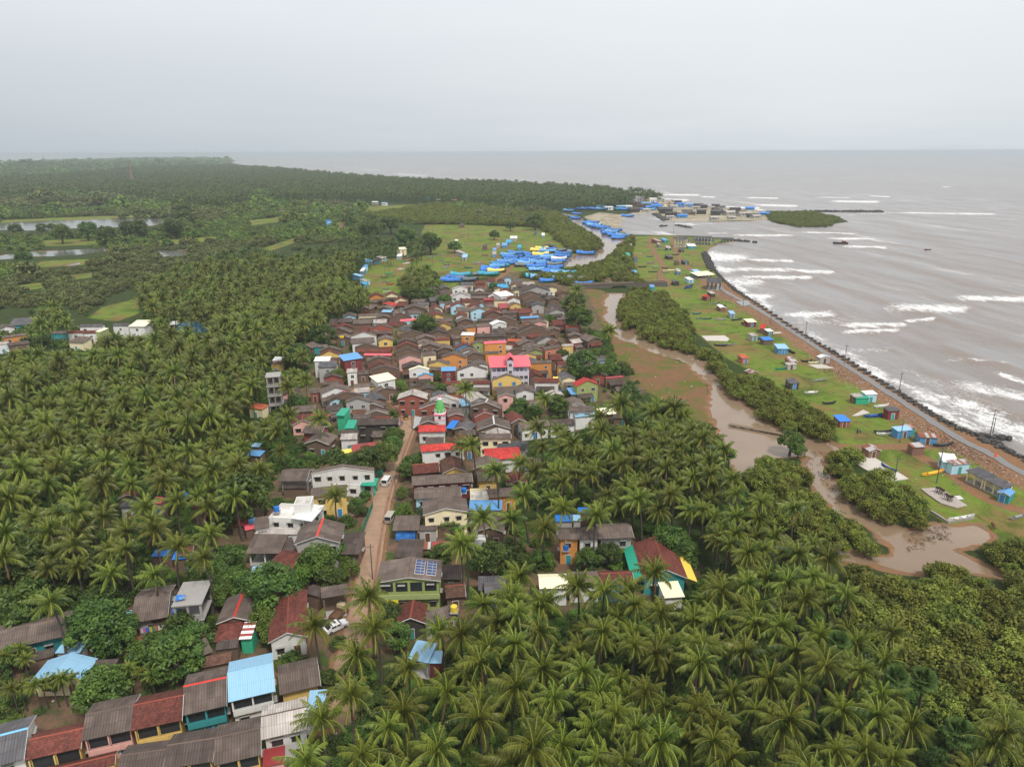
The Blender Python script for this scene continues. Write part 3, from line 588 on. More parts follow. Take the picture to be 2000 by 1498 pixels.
        if h > 5 and near and 'sl' in oset:
            q = MB().mat(M_WFRAME); q.box(x0 - .05, y0 - .9, h / 2 - .08, x1 + .05, y0 - .005, h / 2 + .06); q.build('balcony_slab', R)
    rr2 = random.Random(int(A[0] * 31 + A[1] * 17))
    if not near and dist < 480 and not openf and kind in 'gr' and w > 5 and mid[0] < 75 and mid[0] > -110 and rr2.random() < .62 and 'np' not in oset:     # a low porch roof leans on the front, as on most houses of the dense quarter
        pw, pd, ph = w * rr2.uniform(.6, .98), rr2.uniform(1.6, 2.8), min(2.9, h * .66); px0 = -w / 2 + (w - pw) * rr2.random(); q = MB().mat(M_roof(rr2.choice('bBbrq')))
        q.slab([(px0, y0 - pd, ph - .5), (px0 + pw, y0 - pd, ph - .5), (px0 + pw, y0 - .01, ph + .25), (px0, y0 - .01, ph + .25)], .08); pr_ = q.build('porch_roof', R)
        for k in (0.03, .5, .97): q = MB().mat(M_POST); q.box(px0 + pw * k - .07, y0 - pd + .1, -.3, px0 + pw * k + .07, y0 - pd + .24, ph - .55); q.build('post', pr_)
    H = dict(o=R, roof=rk, wall=wk, h=h, w=w, D=D, kind=kind, pos=np.array([mid[0] + n[0] * D / 2, mid[1] + n[1] * D / 2, h]), opts=oset, open=openf, n=n, u=u, mid=mid, rz=rz, tp=tp)
    HOUSES.append(H); HFOOT.append((mid, u, n, w, D, h)); return H

SPEC = '''@0 1100 2.857
r -150 522 443 388 462 276 3.6 b t =longteal
s 305 500 443 500 447 436 2.6 L g n
s 150 555 300 515 305 470 2.4 B n n
g 165 662 460 650 300 500 3.0 L c =bluegable
s 463 655 600 648 624 533 2.5 B n n
r 730 335 935 300 990 150 3.6 b g
s 940 305 1003 300 1010 250 2.8 U g n
s 840 325 938 316 945 262 2.8 r n n
s 667 318 738 300 740 275 2.5 L n n
s 715 468 800 450 800 400 2.4 T n n
g 1205 335 1410 318 1352 160 3.3 b n cr
h 1190 440 1335 422 1265 352 3.0 r n
s 1332 424 1402 420 1400 325 3.2 Z e n
s 1093 530 1188 492 1190 395 2.8 b n n
s 1088 592 1290 552 1292 490 2.6 q n n
s 1200 485 1325 470 1330 430 2.9 B n n
g 1495 442 1715 405 1640 122 3.8 r w =bigred
s 1793 195 1943 172 1948 110 4.6 b n o,bk
s 1700 165 1790 190 1795 130 3.0 B n n
r -80 1150 132 1092 158 915 5.2 D w cb
r 140 1100 450 1030 468 915 5.0 r y vb
r 452 992 735 930 737 787 5.5 b p vb
r 730 935 1015 875 1012 735 5.5 r y vb
r 1017 850 1265 793 1263 632 5.6 b t cr,vb
r 1273 775 1535 713 1530 552 6.0 L w vb,=bluerow
r 1560 735 1790 680 1775 563 4.2 b y
r 250 1215 640 1120 655 1060 3.8 r y
r 642 1188 905 1150 920 1035 5.6 B y vb
r 908 1150 1186 1105 1190 973 5.6 B y vb
r 1193 1130 1457 1068 1448 915 5.6 b y vb
r 1458 985 1722 925 1700 800 5.6 g w =palerow
s 1708 828 1808 820 1803 702 4.0 L g n
s 1465 1137 1590 1110 1720 985 3.0 T p n
@400 850 3.333
r 478 300 662 298 668 226 4.0 b g
s 505 347 655 345 650 318 2.5 B n n
g 690 248 1100 233 915 190 6.2 b w P10,=whitebig
f 758 312 1008 324 1012 285 3.2 V w
s 1013 327 1110 330 1125 278 3.0 G e o,=carport
r 690 405 928 380 915 328 6.0 b y =yellowtwo
f 415 532 690 547 715 452 6.2 V w =whitemodern
f 578 452 690 446 690 395 9.0 V w n
s 560 540 695 560 718 448 6.6 W w o
s 322 612 420 597 418 522 5.4 b w
s 322 640 598 645 590 600 4.2 g w
s 165 592 290 588 300 535 2.6 T n n
s 285 578 335 570 357 528 3.0 S n n
s 263 620 325 607 338 572 2.8 P n n
s 262 770 490 768 527 640 3.3 b w o,bk,=porchlow
s 497 775 600 750 600 652 3.0 B n n
g 580 707 882 695 755 540 6.0 b g cr,=redridge
s 870 775 1005 775 1015 630 3.4 B n
h 375 890 590 905 520 780 3.2 r n
s 298 910 370 903 388 846 3.0 L n n
s 265 1005 345 1005 355 925 2.6 L n n
r 1348 328 1745 303 1740 250 4.6 b m
r 1362 415 1668 402 1668 342 4.6 b l
g 1420 517 1718 495 1577 388 6.0 b c P14,=creamtwo
s 1718 487 1935 487 1930 421 3.2 S w n
s 1717 562 1960 565 1945 492 3.0 B n
s 1220 620 1392 618 1380 520 3.0 b n o,bk
s 1392 622 1508 618 1508 590 2.8 B g
s 1515 597 1645 582 1645 552 2.9 B n n
s 1238 795 1410 795 1385 675 2.8 B n n
s 1362 742 1468 740 1465 692 3.0 X n n
s 1472 750 1612 748 1610 692 3.0 T n n
g 1112 957 1537 945 1320 790 6.6 b G P9,=solar
s 1540 940 1668 938 1660 840 3.0 B n
r 1570 1062 1700 1050 1740 965 3.2 q n
s 1780 1010 1965 1005 1970 912 3.0 D n n
g 1242 1225 1437 1220 1345 1068 3.5 r d =darkgable
s 1440 1240 1660 1165 1640 1085 3.2 b g
s 845 132 965 107 1030 68 3.4 Y y n
r 965 125 1172 97 1125 45 3.3 T n n
r 1408 108 1692 85 1668 43 6.0 R w =whiteredroof
s 880 30 990 25 990 -15 4.0 g w
@900 850 3.744
r 135 28 372 24 370 -12 5.5 b c
s 262 100 475 112 455 45 3.5 D w
h 183 182 455 167 315 97 4.0 R w =redhip
s 400 207 560 227 555 165 3.5 B w
r 205 460 415 440 410 385 4.0 b o
f 70 470 205 465 200 385 3.6 V c n
r 722 762 865 762 865 690 6.0 b o =orangetwo
r 866 762 1015 758 1005 685 6.02 B w
r 1016 758 1268 748 1240 660 6.05 b g
s 695 632 820 628 815 578 3.5 U g n
s 822 625 880 625 870 580 3.4 L g n
s 860 566 945 566 943 543 4.0 U n n
g 1330 1042 1660 1042 1400 735 4.0 r t =tealyellow
s 1490 1190 1640 1180 1590 1062 3.0 C w n
r 575 1122 790 1117 770 1035 4.0 C w n
r 792 1097 1025 1092 1000 1015 4.0 b w
r 1027 1092 1272 1082 1250 1000 4.05 r b
r 175 1160 330 1150 345 1085 3.5 D n
f 80 765 195 760 195 728 4.0 W w
@500 550 4.9925
g 1100 157 1250 150 1180 100 4.2 r o
s 1240 215 1355 240 1345 205 3.0 R n n
g 1345 190 1490 185 1425 135 4.2 r c
s 1365 240 1470 240 1465 192 3.2 r n
g 1440 275 1650 270 1560 205 3.6 b n
s 1495 318 1600 312 1600 277 3.0 b l
g 1180 270 1320 275 1230 220 3.6 b n
s 1220 298 1315 300 1310 265 3.0 L n n
r 995 340 1220 330 1215 310 3.6 b c
g 1300 362 1520 350 1420 305 3.6 r n
r 1410 390 1580 378 1570 358 5.0 P l
s 715 405 935 395 935 352 3.4 B n
s 940 415 1130 410 1120 370 3.2 b n
s 685 435 790 430 780 400 3.0 q n
g 790 470 960 452 880 395 3.4 r n
g 690 490 920 500 820 435 3.2 b n
s 1000 490 1085 490 1090 430 3.2 r n
g 1105 457 1330 452 1215 405 4.6 b k
s 1250 420 1395 440 1380 387 4.0 r G
g 775 555 915 552 820 505 3.5 b n
g 920 540 1175 530 1060 485 4.6 b w
s 930 605 1160 590 1150 540 4.4 b w
g 1185 577 1340 570 1270 515 6.0 b y
r 555 640 690 640 690 612 3.5 b t
g 410 640 550 650 455 575 3.5 b n
g 610 682 835 672 740 622 3.6 b n
g 610 725 820 717 730 667 3.6 r y
g 960 645 1190 640 1080 595 4.2 b n
r 980 690 1310 690 1210 662 4.0 r n
s 855 775 1045 745 1040 680 8.0 S m =bluethree
r 1050 720 1320 722 1230 700 5.0 P n
g 1085 780 1320 762 1200 710 4.0 b n
g 1085 850 1345 832 1190 770 4.0 r n
s 1185 985 1370 945 1360 868 5.6 C w =creamsheet
g 1120 870 1400 862 1240 822 4.4 b n
s 560 778 715 775 725 728 6.6 W w n
s 600 837 775 832 760 775 6.0 D g
s 155 772 245 772 240 732 5.0 W p
s 140 800 240 805 240 775 4.0 b y
g 630 1095 930 1062 770 988 4.6 b w =whitebarge
g 690 1162 1060 1112 900 1060 4.6 b n cr
s 525 1092 630 1082 610 1035 3.2 b k
r 955 1040 1180 1022 1170 985 3.5 b y
g 1150 1092 1370 1057 1240 1005 3.5 b n cw
g 1375 1142 1665 1140 1480 1045 6.0 g k =pinkbrick
g 1590 1240 1890 1222 1740 1155 5.0 b k
g 1690 1152 1980 1167 1820 1095 5.2 g w
g 870 1182 1110 1172 960 1110 5.6 b g
g 1035 1215 1245 1222 1100 1150 4.0 b n
r 975 1402 1390 1392 1375 1335 5.6 B d =darklong
s 945 1340 1120 1330 1100 1290 3.6 b n
g 1060 1290 1290 1287 1200 1230 4.0 b n
s 775 1305 860 1310 875 1232 5.0 G e n,=greentarp
s 862 1432 955 1432 958 1345 3.0 G e n
s 535 1327 720 1312 730 1277 3.3 T n n
s 1580 1467 1845 1462 1840 1395 3.8 R w =templehall
g 1590 1385 1780 1387 1690 1300 4.2 b n
s 1850 1427 1920 1435 1935 1352 3.0 U n n
s 790 1498 1000 1492 1000 1440 3.5 B n
s 1130 1520 1290 1512 1290 1447 3.5 b n
s 985 910 1100 902 1090 860 3.0 b n
s 882 890 985 885 975 845 5.0 g w
g 1360 650 1580 640 1440 580 4.2 r n
g 1360 697 1600 690 1480 645 4.0 B n
g 1390 762 1610 750 1500 715 4.5 b p
g 1420 852 1640 842 1530 770 3.8 B n
g 1600 640 1790 640 1680 575 4.8 b n
r 1625 727 1765 712 1750 680 5.4 b c
g 1560 570 1760 560 1640 505 4.0 b n
g 1380 600 1560 590 1460 540 3.8 B n
g 1400 522 1640 512 1500 470 3.8 b n
g 1690 512 1870 502 1770 450 3.8 B n
r 1735 577 1895 570 1885 545 3.8 r y
g 1760 677 1930 667 1850 600 3.8 b n
g 1490 867 1690 860 1590 820 6.0 C w =creamwhite
g 1580 925 1730 917 1690 878 4.0 E p
s 1805 874 1950 870 1950 828 5.0 S m
r 1848 1010 2010 1002 2000 965 4.5 r p
s 1870 1087 2030 1077 2020 1017 4.0 b k
@850 550 4.9925
g 165 75 320 67 240 35 5.5 g w
g 150 147 350 140 240 95 5.5 g w
r 330 130 600 122 590 102 3.6 B n
r 345 165 490 165 480 140 3.5 b n
r 470 182 580 180 578 160 4.0 T m
s 640 150 775 132 720 85 6.5 W w
s 610 62 715 60 690 25 4.0 E k
r 575 192 705 187 700 170 5.0 b c
s 630 262 735 257 720 207 3.4 T n
g 700 187 835 180 760 135 5.0 r w
g 730 235 840 227 780 195 5.0 b y
g 850 102 1130 87 1010 15 5.2 B g =grandgrey
g 830 132 1030 130 920 90 4.0 B n
g 850 177 1050 167 940 140 4.0 b n
g 880 217 1040 215 960 180 3.8 B n
g 1100 302 1270 290 1170 240 4.0 b g
r 1190 372 1310 370 1300 352 3.6 b n
g 150 247 300 240 220 195 4.2 r l
s 200 292 335 290 330 245 4.6 b c
g 345 292 510 280 430 235 5.0 b l
g 480 332 650 322 560 265 3.8 r n
r 645 312 810 305 800 285 4.0 b n
r 812 312 930 307 920 285 4.0 r n
r 835 362 1015 350 930 337 3.4 S n
r -30 390 165 385 160 360 3.8 b n
g 210 402 380 390 300 340 3.8 b n
r 415 387 570 380 560 357 3.8 B n
g 560 382 790 380 680 330 4.0 b n
r 275 457 400 442 395 420 4.5 b o
r 405 442 540 432 530 407 4.5 b p
g 555 425 705 412 610 370 5.0 W w =whitegable
r 850 402 960 400 950 382 4.2 b o
g 945 412 1095 407 1030 365 4.2 b p
g 820 467 1060 452 930 410 4.0 B n
g 690 482 830 472 760 430 3.8 b n
r 600 502 820 500 810 472 3.8 B n
g 115 487 310 480 210 445 3.8 b n
s 250 522 375 525 360 495 5.0 W o
r 390 542 690 537 680 502 3.8 B n
r 170 562 260 552 250 522 3.8 b n
r 700 582 870 592 850 562 3.6 O n
g 800 512 1130 492 960 455 4.0 b n
s 940 552 1050 522 1010 490 3.5 r n
g 985 592 1200 562 1090 510 4.2 B g
g 815 622 1000 602 900 550 4.0 b n
g 870 662 1050 652 950 590 4.2 b c
g 900 692 1055 682 975 630 4.6 b G
r 1070 667 1235 642 1220 612 4.6 b s
r 1240 632 1350 627 1340 605 4.2 g y bl
g 200 652 380 642 290 585 4.6 r b
g 360 612 470 602 420 570 5.5 b G
r 480 610 697 597 690 572 8.0 P o =peachthree
r 485 702 620 700 610 678 5.0 b o
g 700 692 890 682 790 640 4.2 B n
g 800 742 990 722 880 680 4.4 b y
g 55 742 305 747 150 675 5.0 b o
g -70 802 135 812 20 750 4.0 b y
g 275 737 480 722 380 670 4.0 b n
r 925 802 1140 792 1130 765 6.0 b o =orangelong
r 930 867 1140 862 1130 845 3.0 B g
r 1200 842 1300 837 1290 812 5.0 b y
g 210 872 510 862 350 800 6.0 b w =whitewindows
r 365 1002 535 1002 530 967 4.0 r w
g 555 962 845 952 680 903 5.6 b y bl,=yellowblue
r 965 987 1210 987 1200 942 4.5 r w
g 780 1082 975 1077 880 990 6.0 b w
g 605 1117 775 1112 680 1020 7.2 b p =pinkteal
g 1378 1022 1597 1002 1440 930 6.0 R G =greenredroof
s 1325 1102 1385 1097 1350 1030 3.2 S n o
r 1770 1072 2010 1062 1990 1018 3.8 b n
r 1665 947 1840 932 1830 915 3.6 T n
g 345 1172 520 1142 400 1050 5.6 g g
g 345 1212 640 1232 470 1140 5.0 b n cw
s 265 1217 350 1202 320 1130 4.0 L g n
g 380 1322 585 1302 490 1250 4.0 r k
g 410 1442 740 1432 560 1310 4.6 b n cw
r 245 1502 390 1492 390 1445 4.0 B n
g 120 1312 280 1302 190 1220 4.6 b k
s 265 1362 340 1352 310 1280 3.0 B n n
r 845 1437 1120 1402 1100 1345 4.0 b w
r 1121 1402 1372 1392 1345 1340 4.02 B w
r 1310 1267 1555 1262 1530 1212 5.6 b w
s 1370 1322 1570 1302 1555 1258 4.2 L w =whiteteal
s 1620 1302 1770 1287 1700 1225 3.0 C n n
s 1740 1332 1910 1332 1900 1290 3.0 B n
g 1090 1122 1260 1112 1170 1050 3.6 g n
s 900 1217 1010 1212 990 1160 3.4 b n
r 1270 442 1410 440 1400 427 3.6 T k
@0 450 4
s 60 747 240 735 230 680 5.0 D t
g -20 777 120 757 60 725 5.2 b w
r 20 845 210 817 195 800 4.6 b o
r 60 905 230 882 222 860 4.2 b n
r -30 892 60 887 50 868 4.2 g w
s 50 925 110 920 100 902 3.0 L w n
r 615 755 790 752 800 732 6.0 D w
r 388 808 530 807 545 785 4.2 b t
r 525 805 645 802 660 783 4.6 r w
r 648 807 775 802 785 780 4.65 r w
s 780 795 850 765 855 748 6.0 C G
s 525 872 640 877 690 830 4.0 b c
r 875 747 1000 747 1018 728 6.2 D w =greywhitetwo
s 1000 752 1130 752 1195 700 6.6 C w =creamteal
g 1380 737 1600 737 1480 690 4.2 r b
s 1320 742 1400 737 1420 705 3.2 W n n
@0 860 4
r 1520 552 1690 505 1710 455 3.6 r n
s 1690 537 1825 532 1830 455 3.4 b n
s 1690 602 1800 602 1810 547 2.5 q n n
g 920 452 1070 442 1050 400 4.0 r n
s 930 522 1040 517 1030 450 3.4 D g
s 1180 492 1260 492 1260 440 3.6 P p
s 1180 907 1340 902 1320 850 3.0 U n n
r 1395 902 1500 892 1510 815 3.6 r n
s 1340 932 1450 922 1440 860 2.8 U n n
s 1640 902 1710 892 1710 840 2.6 S n n
@1200 420 3.333
r 393 158 481 158 478 140 7.0 D c o
s 395 172 488 176 484 160 3.4 D c o
r 520 145 635 148 632 136 6.5 D w o
s 525 172 655 172 648 150 3.2 D g o
r 664 155 775 158 770 148 5.0 D g o
r 598 440 692 445 660 408 4.5 D d o
s 535 375 575 372 570 350 3.0 L t n
s 545 395 660 385 668 355 2.6 C n o
s 870 695 930 692 925 668 2.8 C m
s 945 735 985 738 980 705 2.6 R n n
s 1000 755 1040 752 1035 733 2.6 W n
s 897 785 940 782 935 760 2.6 g g
s 975 812 1040 808 1030 785 2.6 U n n
s 1065 866 1140 866 1130 833 2.7 L b
g 1340 925 1410 922 1380 898 2.7 W g
s 1135 948 1190 948 1185 915 2.6 X z
s 1130 972 1192 968 1190 950 2.4 g g
s 835 930 885 926 880 895 2.6 O s
g 890 1030 950 1024 920 990 2.5 X z n
s 1145 1092 1210 1090 1205 1055 2.6 D d
s 755 640 790 640 788 618 2.6 L g
g 690 602 730 602 715 575 2.4 W z n
g 598 532 636 528 620 508 2.5 R m
s 630 510 662 508 655 490 2.4 g d n
s 118 374 150 374 148 355 2.8 S b
s 235 467 265 467 262 450 2.4 S t n
s 408 365 436 365 434 345 2.8 g b
g 385 436 426 436 415 415 2.5 D d n
s 485 420 520 418 515 398 2.6 W l
s 455 304 488 303 485 286 2.6 D d
s 400 310 425 310 422 292 2.4 B n n
s 355 272 385 270 380 254 2.4 D d n
s 340 214 370 214 368 198 2.4 g d
s 80 264 107 264 105 242 2.8 G t
s 130 286 155 286 152 270 2.6 D b
s 285 192 306 192 304 178 2.4 X z
s 480 202 535 202 530 184 2.6 W t
s 425 226 455 226 452 212 2.4 D d
g 325 166 356 166 345 145 2.6 S t
s 280 170 312 168 308 148 2.6 X z
s 85 192 118 190 115 176 2.4 W g
@1300 750 2.857
s 1055 68 1110 64 1115 42 2.8 g z
s 1065 76 1142 74 1135 50 2.5 G e n
s 1120 60 1186 56 1165 33 3.0 W l
s 1245 152 1312 148 1295 123 3.0 D m
s 975 205 1038 202 1020 163 2.5 U k
s 1298 258 1382 250 1365 222 2.8 L b
s 1345 244 1398 240 1385 215 2.6 X t n
r 1420 292 1527 296 1510 268 2.5 X b
s 1383 355 1455 349 1430 322 2.6 X z n
g 1135 374 1207 369 1165 328 2.4 X z
s 1548 434 1640 443 1640 392 2.9 W l
s 1605 452 1708 442 1690 412 2.9 X l
s 1672 480 1770 530 1800 487 3.0 D c o,bk
s 1772 528 1885 582 1915 548 3.02 D c o,bk
g 1850 602 1925 625 1905 575 2.4 S t
@0 0 1
s 1203 520 1209 520 1209 515 2.4 L b n
s 896 441 905 441 904 436 2.6 B n
s 996 466 1010 466 1008 461 2.8 W g
s 902 503 912 503 911 496 2.6 L g
s 903 495 911 494 910 487 2.6 g g
s 962 489 969 489 968 484 2.6 S g n
s 961 497 969 497 968 491 2.6 g b
s 942 483 951 483 950 478 2.6 B n n
s 969 479 976 479 975 475 2.4 g g n
s 980 480 990 480 989 474 2.4 S b n
s 988 474 998 474 997 468 2.4 E b
s 1011 484 1018 484 1017 478 2.4 E b n
s 887 473 893 473 892 468 2.4 W g
s 707 524 714 524 713 517 2.6 S l
s 702 530 710 530 709 523 2.6 W b
s 703 540 711 538 710 530 2.6 L b
s 712 512 721 512 720 506 2.6 E t
s 721 511 729 510 728 504 2.6 g n
s 731 510 743 508 741 503 2.6 D b
s 745 505 758 503 756 498 2.6 g g
s 714 550 724 548 722 542 2.6 g l
s 711 556 720 555 719 549 2.6 E t
s 774 501 784 501 783 496 2.8 W g
r 780 488 795 487 794 482 5.0 C c
r 545 414 560 413 559 410 3.5 b n
s 636 437 644 437 643 433 3.0 S b n
s 1079 481 1086 480 1085 475 2.6 D d
s 1043 455 1049 455 1048 450 2.4 D b
s 1058 460 1064 460 1063 455 2.4 W g
@600 1150 4
s 782 548 943 578 950 412 3.6 L g o
s 947 580 1048 580 1040 480 3.3 L m n
@0 0 1
s 482 889 508 891 507 879 3.0 S n n
s 490 872 505 873 504 866 3.0 L n n
s 484 796 512 800 515 789 3.4 O c
'''
sx = sy = 0; sc_ = 1.0; NAMED = {}
for line in SPEC.strip().split('\n'):
    line = line.split('#')[0].strip()
    if not line: continue
    if line[0] == '@': sx, sy, sc_ = map(float, line[1:].split()); continue
    q = line.split(); k = q[0]; v = [float(x) for x in q[1:8]]; T_ = lambda x, y: (sx + x / sc_, sy + y / sc_)
    ex = q[10] if len(q) > 10 else ''; nm = None
    for e in ex.split(','):
        if e[:1] == '=': nm = e[1:]
    H = house(k, T_(v[0], v[1]), T_(v[2], v[3]), T_(v[4], v[5]), v[6], q[8], q[9], ','.join(e for e in ex.split(',') if e[:1] != '='))
    if nm: NAMED[nm] = H

# ---- more brown roofs filling the lanes of the dense quarter
CORES = [([(735,592),(1000,552),(1120,585),(1100,640),(1090,700),(1110,760),(1010,780),(990,850),(900,845),(830,800),(770,775),(640,785),(610,720),(640,650)], 80), ([(560,790),(750,775),(780,832),(765,880),(640,895),(600,860)], 12), ([(830,862),(1010,840),(1010,1000),(960,1070),(830,1050),(805,960)], 16), ([(1010,700),(1130,645),(1180,700),(1200,780),(1110,810),(1000,800)], 12)]
for core, lim in CORES:
  core = gp(core); cr_ = random.Random(8); r_ = np.random.default_rng(8); lo, hi = core.min(0), core.max(0)
  cand = np.column_stack([r_.uniform(lo[0], hi[0], 6000), r_.uniform(lo[1], hi[1], 6000)]); cand = cand[inside(cand, core)]; cand = cand[line_d(cand, ROAD) > 6.5]; nfill = 0
  def corners(mid, u, n, w, D, k=1.0): return np.array([mid + u * a * w / 2 * k + n * b * D for a in (-1, 1) for b in (0, .5, 1)] + [mid + n * D / 2])
  for c_ in cand:
      if nfill >= lim: break
      w_, D_ = cr_.uniform(4.6, 7.5), cr_.uniform(5, 8); near_ = min(HFOOT, key=lambda f: np.linalg.norm(f[0] - c_)); u_, n_ = near_[1], near_[2]; m_ = c_ - n_ * D_ / 2; Pc = corners(m_, u_, n_, w_, D_); ok = True
      for mid, u, n, w, D, h in HFOOT:
          if np.linalg.norm(mid - c_) > 25: continue
          for Q_, (mm, uu, nn, ww, DD) in ((Pc, (mid, u, n, w, D)), (corners(mid, u, n, w, D), (m_, u_, n_, w_, D_))):
              q = Q_ - mm; a, b = q @ uu, q @ nn
              if ((np.abs(a) < ww / 2 + .1) & (b > -.1) & (b < DD + .1)).any(): ok = False
          if not ok: break
      if not ok: continue
      h_ = cr_.uniform(3.2, 4.2); kd = cr_.choice('ggrrg'); A_, B_ = m_ - u_ * w_ / 2, m_ + u_ * w_ / 2; rk = cr_.choice('bbbBBrrqDg'); tp = .34 if RC[rk][2] != 'tile' else .44
      C_ = (m_ + n_ * D_, h_ + w_ / 2 * tp) if kd == 'g' else (m_ + n_ * D_ / 2 + u_ * w_ / 2, h_ + D_ / 2 * tp)
      house(kd, to_px((*A_, h_)), to_px((*B_, h_)), to_px((*C_[0], C_[1])), h_, rk, cr_.choice('nnnngcykpwl'), '', 'house'); nfill += 1
print('fillers', nfill)
# ---------------------------------------------------------------- plants: prototypes
def tri_mesh(name, P4, tint, mat, extra=None):
    n = len(P4); V = P4.reshape(-1, 3); Q = np.arange(n * 4).reshape(n, 4); return np_mesh(name, V, Q, mat, np.repeat(tint, 4))
def frond_quads(R, az, e0, L, droop, ns, wl, two=True):
    """one feather leaf: midrib and drooping leaflets as narrow quads; returns quads, tints"""
    N = 9; s = np.linspace(0, 1, N); el = e0 - droop * s ** 1.25; ds = L / (N - 1)
    fr = R.uniform(-.1, .38); hx = np.array([math.sin(az), math.cos(az), 0]); side = np.array([math.cos(az), -math.sin(az), 0])
    T = np.cos(el)[:, None] * hx + np.sin(el)[:, None] * np.array([0, 0, 1.0]); T += (0.26 * s ** 1.3)[:, None] * np.array([-.85, -.45, 0])
    P = np.vstack([[0, 0, 0], np.cumsum(T[:-1] * ds, 0)]); qs, ts = [], []
    for i in range(0, N - 1):
        w0, w1 = .07 * (1 - s[i]) + .02, .07 * (1 - s[i + 1]) + .02; up = np.cross(side, T[i]) * .02
        qs.append([P[i] - side * w0 + up, P[i] + side * w0 + up, P[i + 1] + side * w1 + up, P[i + 1] - side * w1 + up]); ts.append(1.0)
    if ns:
        for t in np.linspace(.14, .985, ns):
            k = t * (N - 1); i = min(int(k), N - 2); f = k - i; p = P[i] * (1 - f) + P[i + 1] * f; tg = T[i] / np.linalg.norm(T[i]); up = np.cross(side, tg)
            ll = wl * (math.sin(PI * (.16 + .78 * t)) ** .75) * R.uniform(.85, 1.12)
            for sg in (-1, 1):
                d = side * sg * R.uniform(.42, .66) + tg * R.uniform(.4, .65) + np.array([0, 0, -R.uniform(.5, .95)]); d /= np.linalg.norm(d)
                m = p + d * ll * .5; e = p + d * ll + np.array([0, 0, -.16 * ll]); b = tg * (L / ns * .42)
                qs.append([p - b, p + b, m + b * .85, m - b * .85]); qs.append([m - b * .85, m + b * .85, e + b * .12, e - b * .12]); tt = max(0, R.uniform(0, .26) + .14 * t + fr); ts += [tt, tt]
    return qs, ts
def palm_crown(seed, nf=24, ns=17):
    R = random.Random(seed); Q, T = [], []
    for k in range(nf):
        a = k / nf; az = k * 2.39996 + R.uniform(-.25, .25); e0 = math.radians(86 - 108 * a + R.uniform(-9, 9)); L = R.uniform(3.7, 4.7) * (1 if a > .2 else .8); dr = math.radians(R.uniform(62, 92) if a > .35 else R.uniform(45, 70))
        q, t = frond_quads(R, az, e0, L, dr, ns, R.uniform(.85, 1.1)); age = max(0, a - .6) * R.uniform(0, 1.8)
        dead = k >= nf - 3 and R.random() < .45
        if dead: q, t = frond_quads(R, az, math.radians(-45), L * .85, math.radians(40), ns, .55)
        Q += q; T += [1.5 if dead else min(1, x + age) for x in t]
    for k in range(8):   # nuts
        a = R.uniform(0, 6.28); c = np.array([math.cos(a) * .35, math.sin(a) * .35, -.25 + R.uniform(-.15, .1)]); r = .16
        for s1, s2 in ((0, 1), (1, 2), (2, 0)):
            x, y = np.zeros(3), np.zeros(3); x[s1] = r; y[s2] = r; Q.append([c - x, c - y, c + x, c + y]); T.append(.8)
    return np.array(Q, float), np.array(T)
M_PALM = m_leaf('palm_leaf', (.012, .040, .006), (.24, .258, .034), .16, .42, .28)
M_PALM2 = m_leaf('palmyra_leaf', (.018, .048, .010), (.10, .145, .035), .1, .6, .1)
t = NT('palm_bark'); co = t.coord('Object'); n = t.noise(3, t.scalev(co, (1, 1, 4)), 4); M_BARK = t.done(t.mix(n, (.05, .04, .03), (.11, .09, .075)), .9, .1)
PC = [tri_mesh('palm_crown', *palm_crown(s, 20 + s % 4 * 2), M_PALM) for s in range(10)]
def trunk_mesh(seed, h=11.0, r0=.22, r1=.13):
    R = random.Random(seed); b = MB().mat(M_BARK); c1, c2 = R.uniform(-.5, .5), R.uniform(-.5, .5)
    b.tube([(c1 * math.sin(PI * k / 7), c2 * math.sin(PI * k / 7), h * k / 7 - .3 * (k == 0)) for k in range(8)], [r0 * 1.5] + [r0 + (r1 - r0) * k / 6 for k in range(7)], 7); return b.mesh('trunk', True)
PT = [trunk_mesh(s) for s in range(4)]
def fan_crown(seed):
    R = random.Random(seed); Q, T = [], []
    for k in range(17):
        az = k * 2.39996; el = math.radians(80 - 120 * k / 17); d = np.array([math.cos(el) * math.sin(az), math.cos(el) * math.cos(az), math.sin(el)]); side = np.array([math.cos(az), -math.sin(az), 0]); up = np.cross(side, d); c = d * 1.0
        Q.append([-side * .04, side * .04, c + side * .03, c - side * .03]); T.append(.9)
        for j in range(15):
            a = math.radians(-125 + 250 * j / 14); v = d * math.cos(a) + side * math.sin(a) + up * .15 - np.array([0, 0, .25]); v /= np.linalg.norm(v); pr = np.cross(v, up); pr /= np.linalg.norm(pr); l = R.uniform(1.0, 1.35)
            Q.append([c - pr * .04, c + pr * .04, c + v * l * .6 + pr * .2, c + v * l * .6 - pr * .2]); T.append(R.uniform(.1, .6)); e = c + v * l - np.array([0, 0, .15])
            Q.append([c + v * l * .6 - pr * .2, c + v * l * .6 + pr * .2, e + pr * .02, e - pr * .02]); T.append(R.uniform(.2, .8))
    return np.array(Q, float), np.array(T)
FC = [tri_mesh('palmyra_crown', *fan_crown(s), M_PALM2) for s in range(2)]
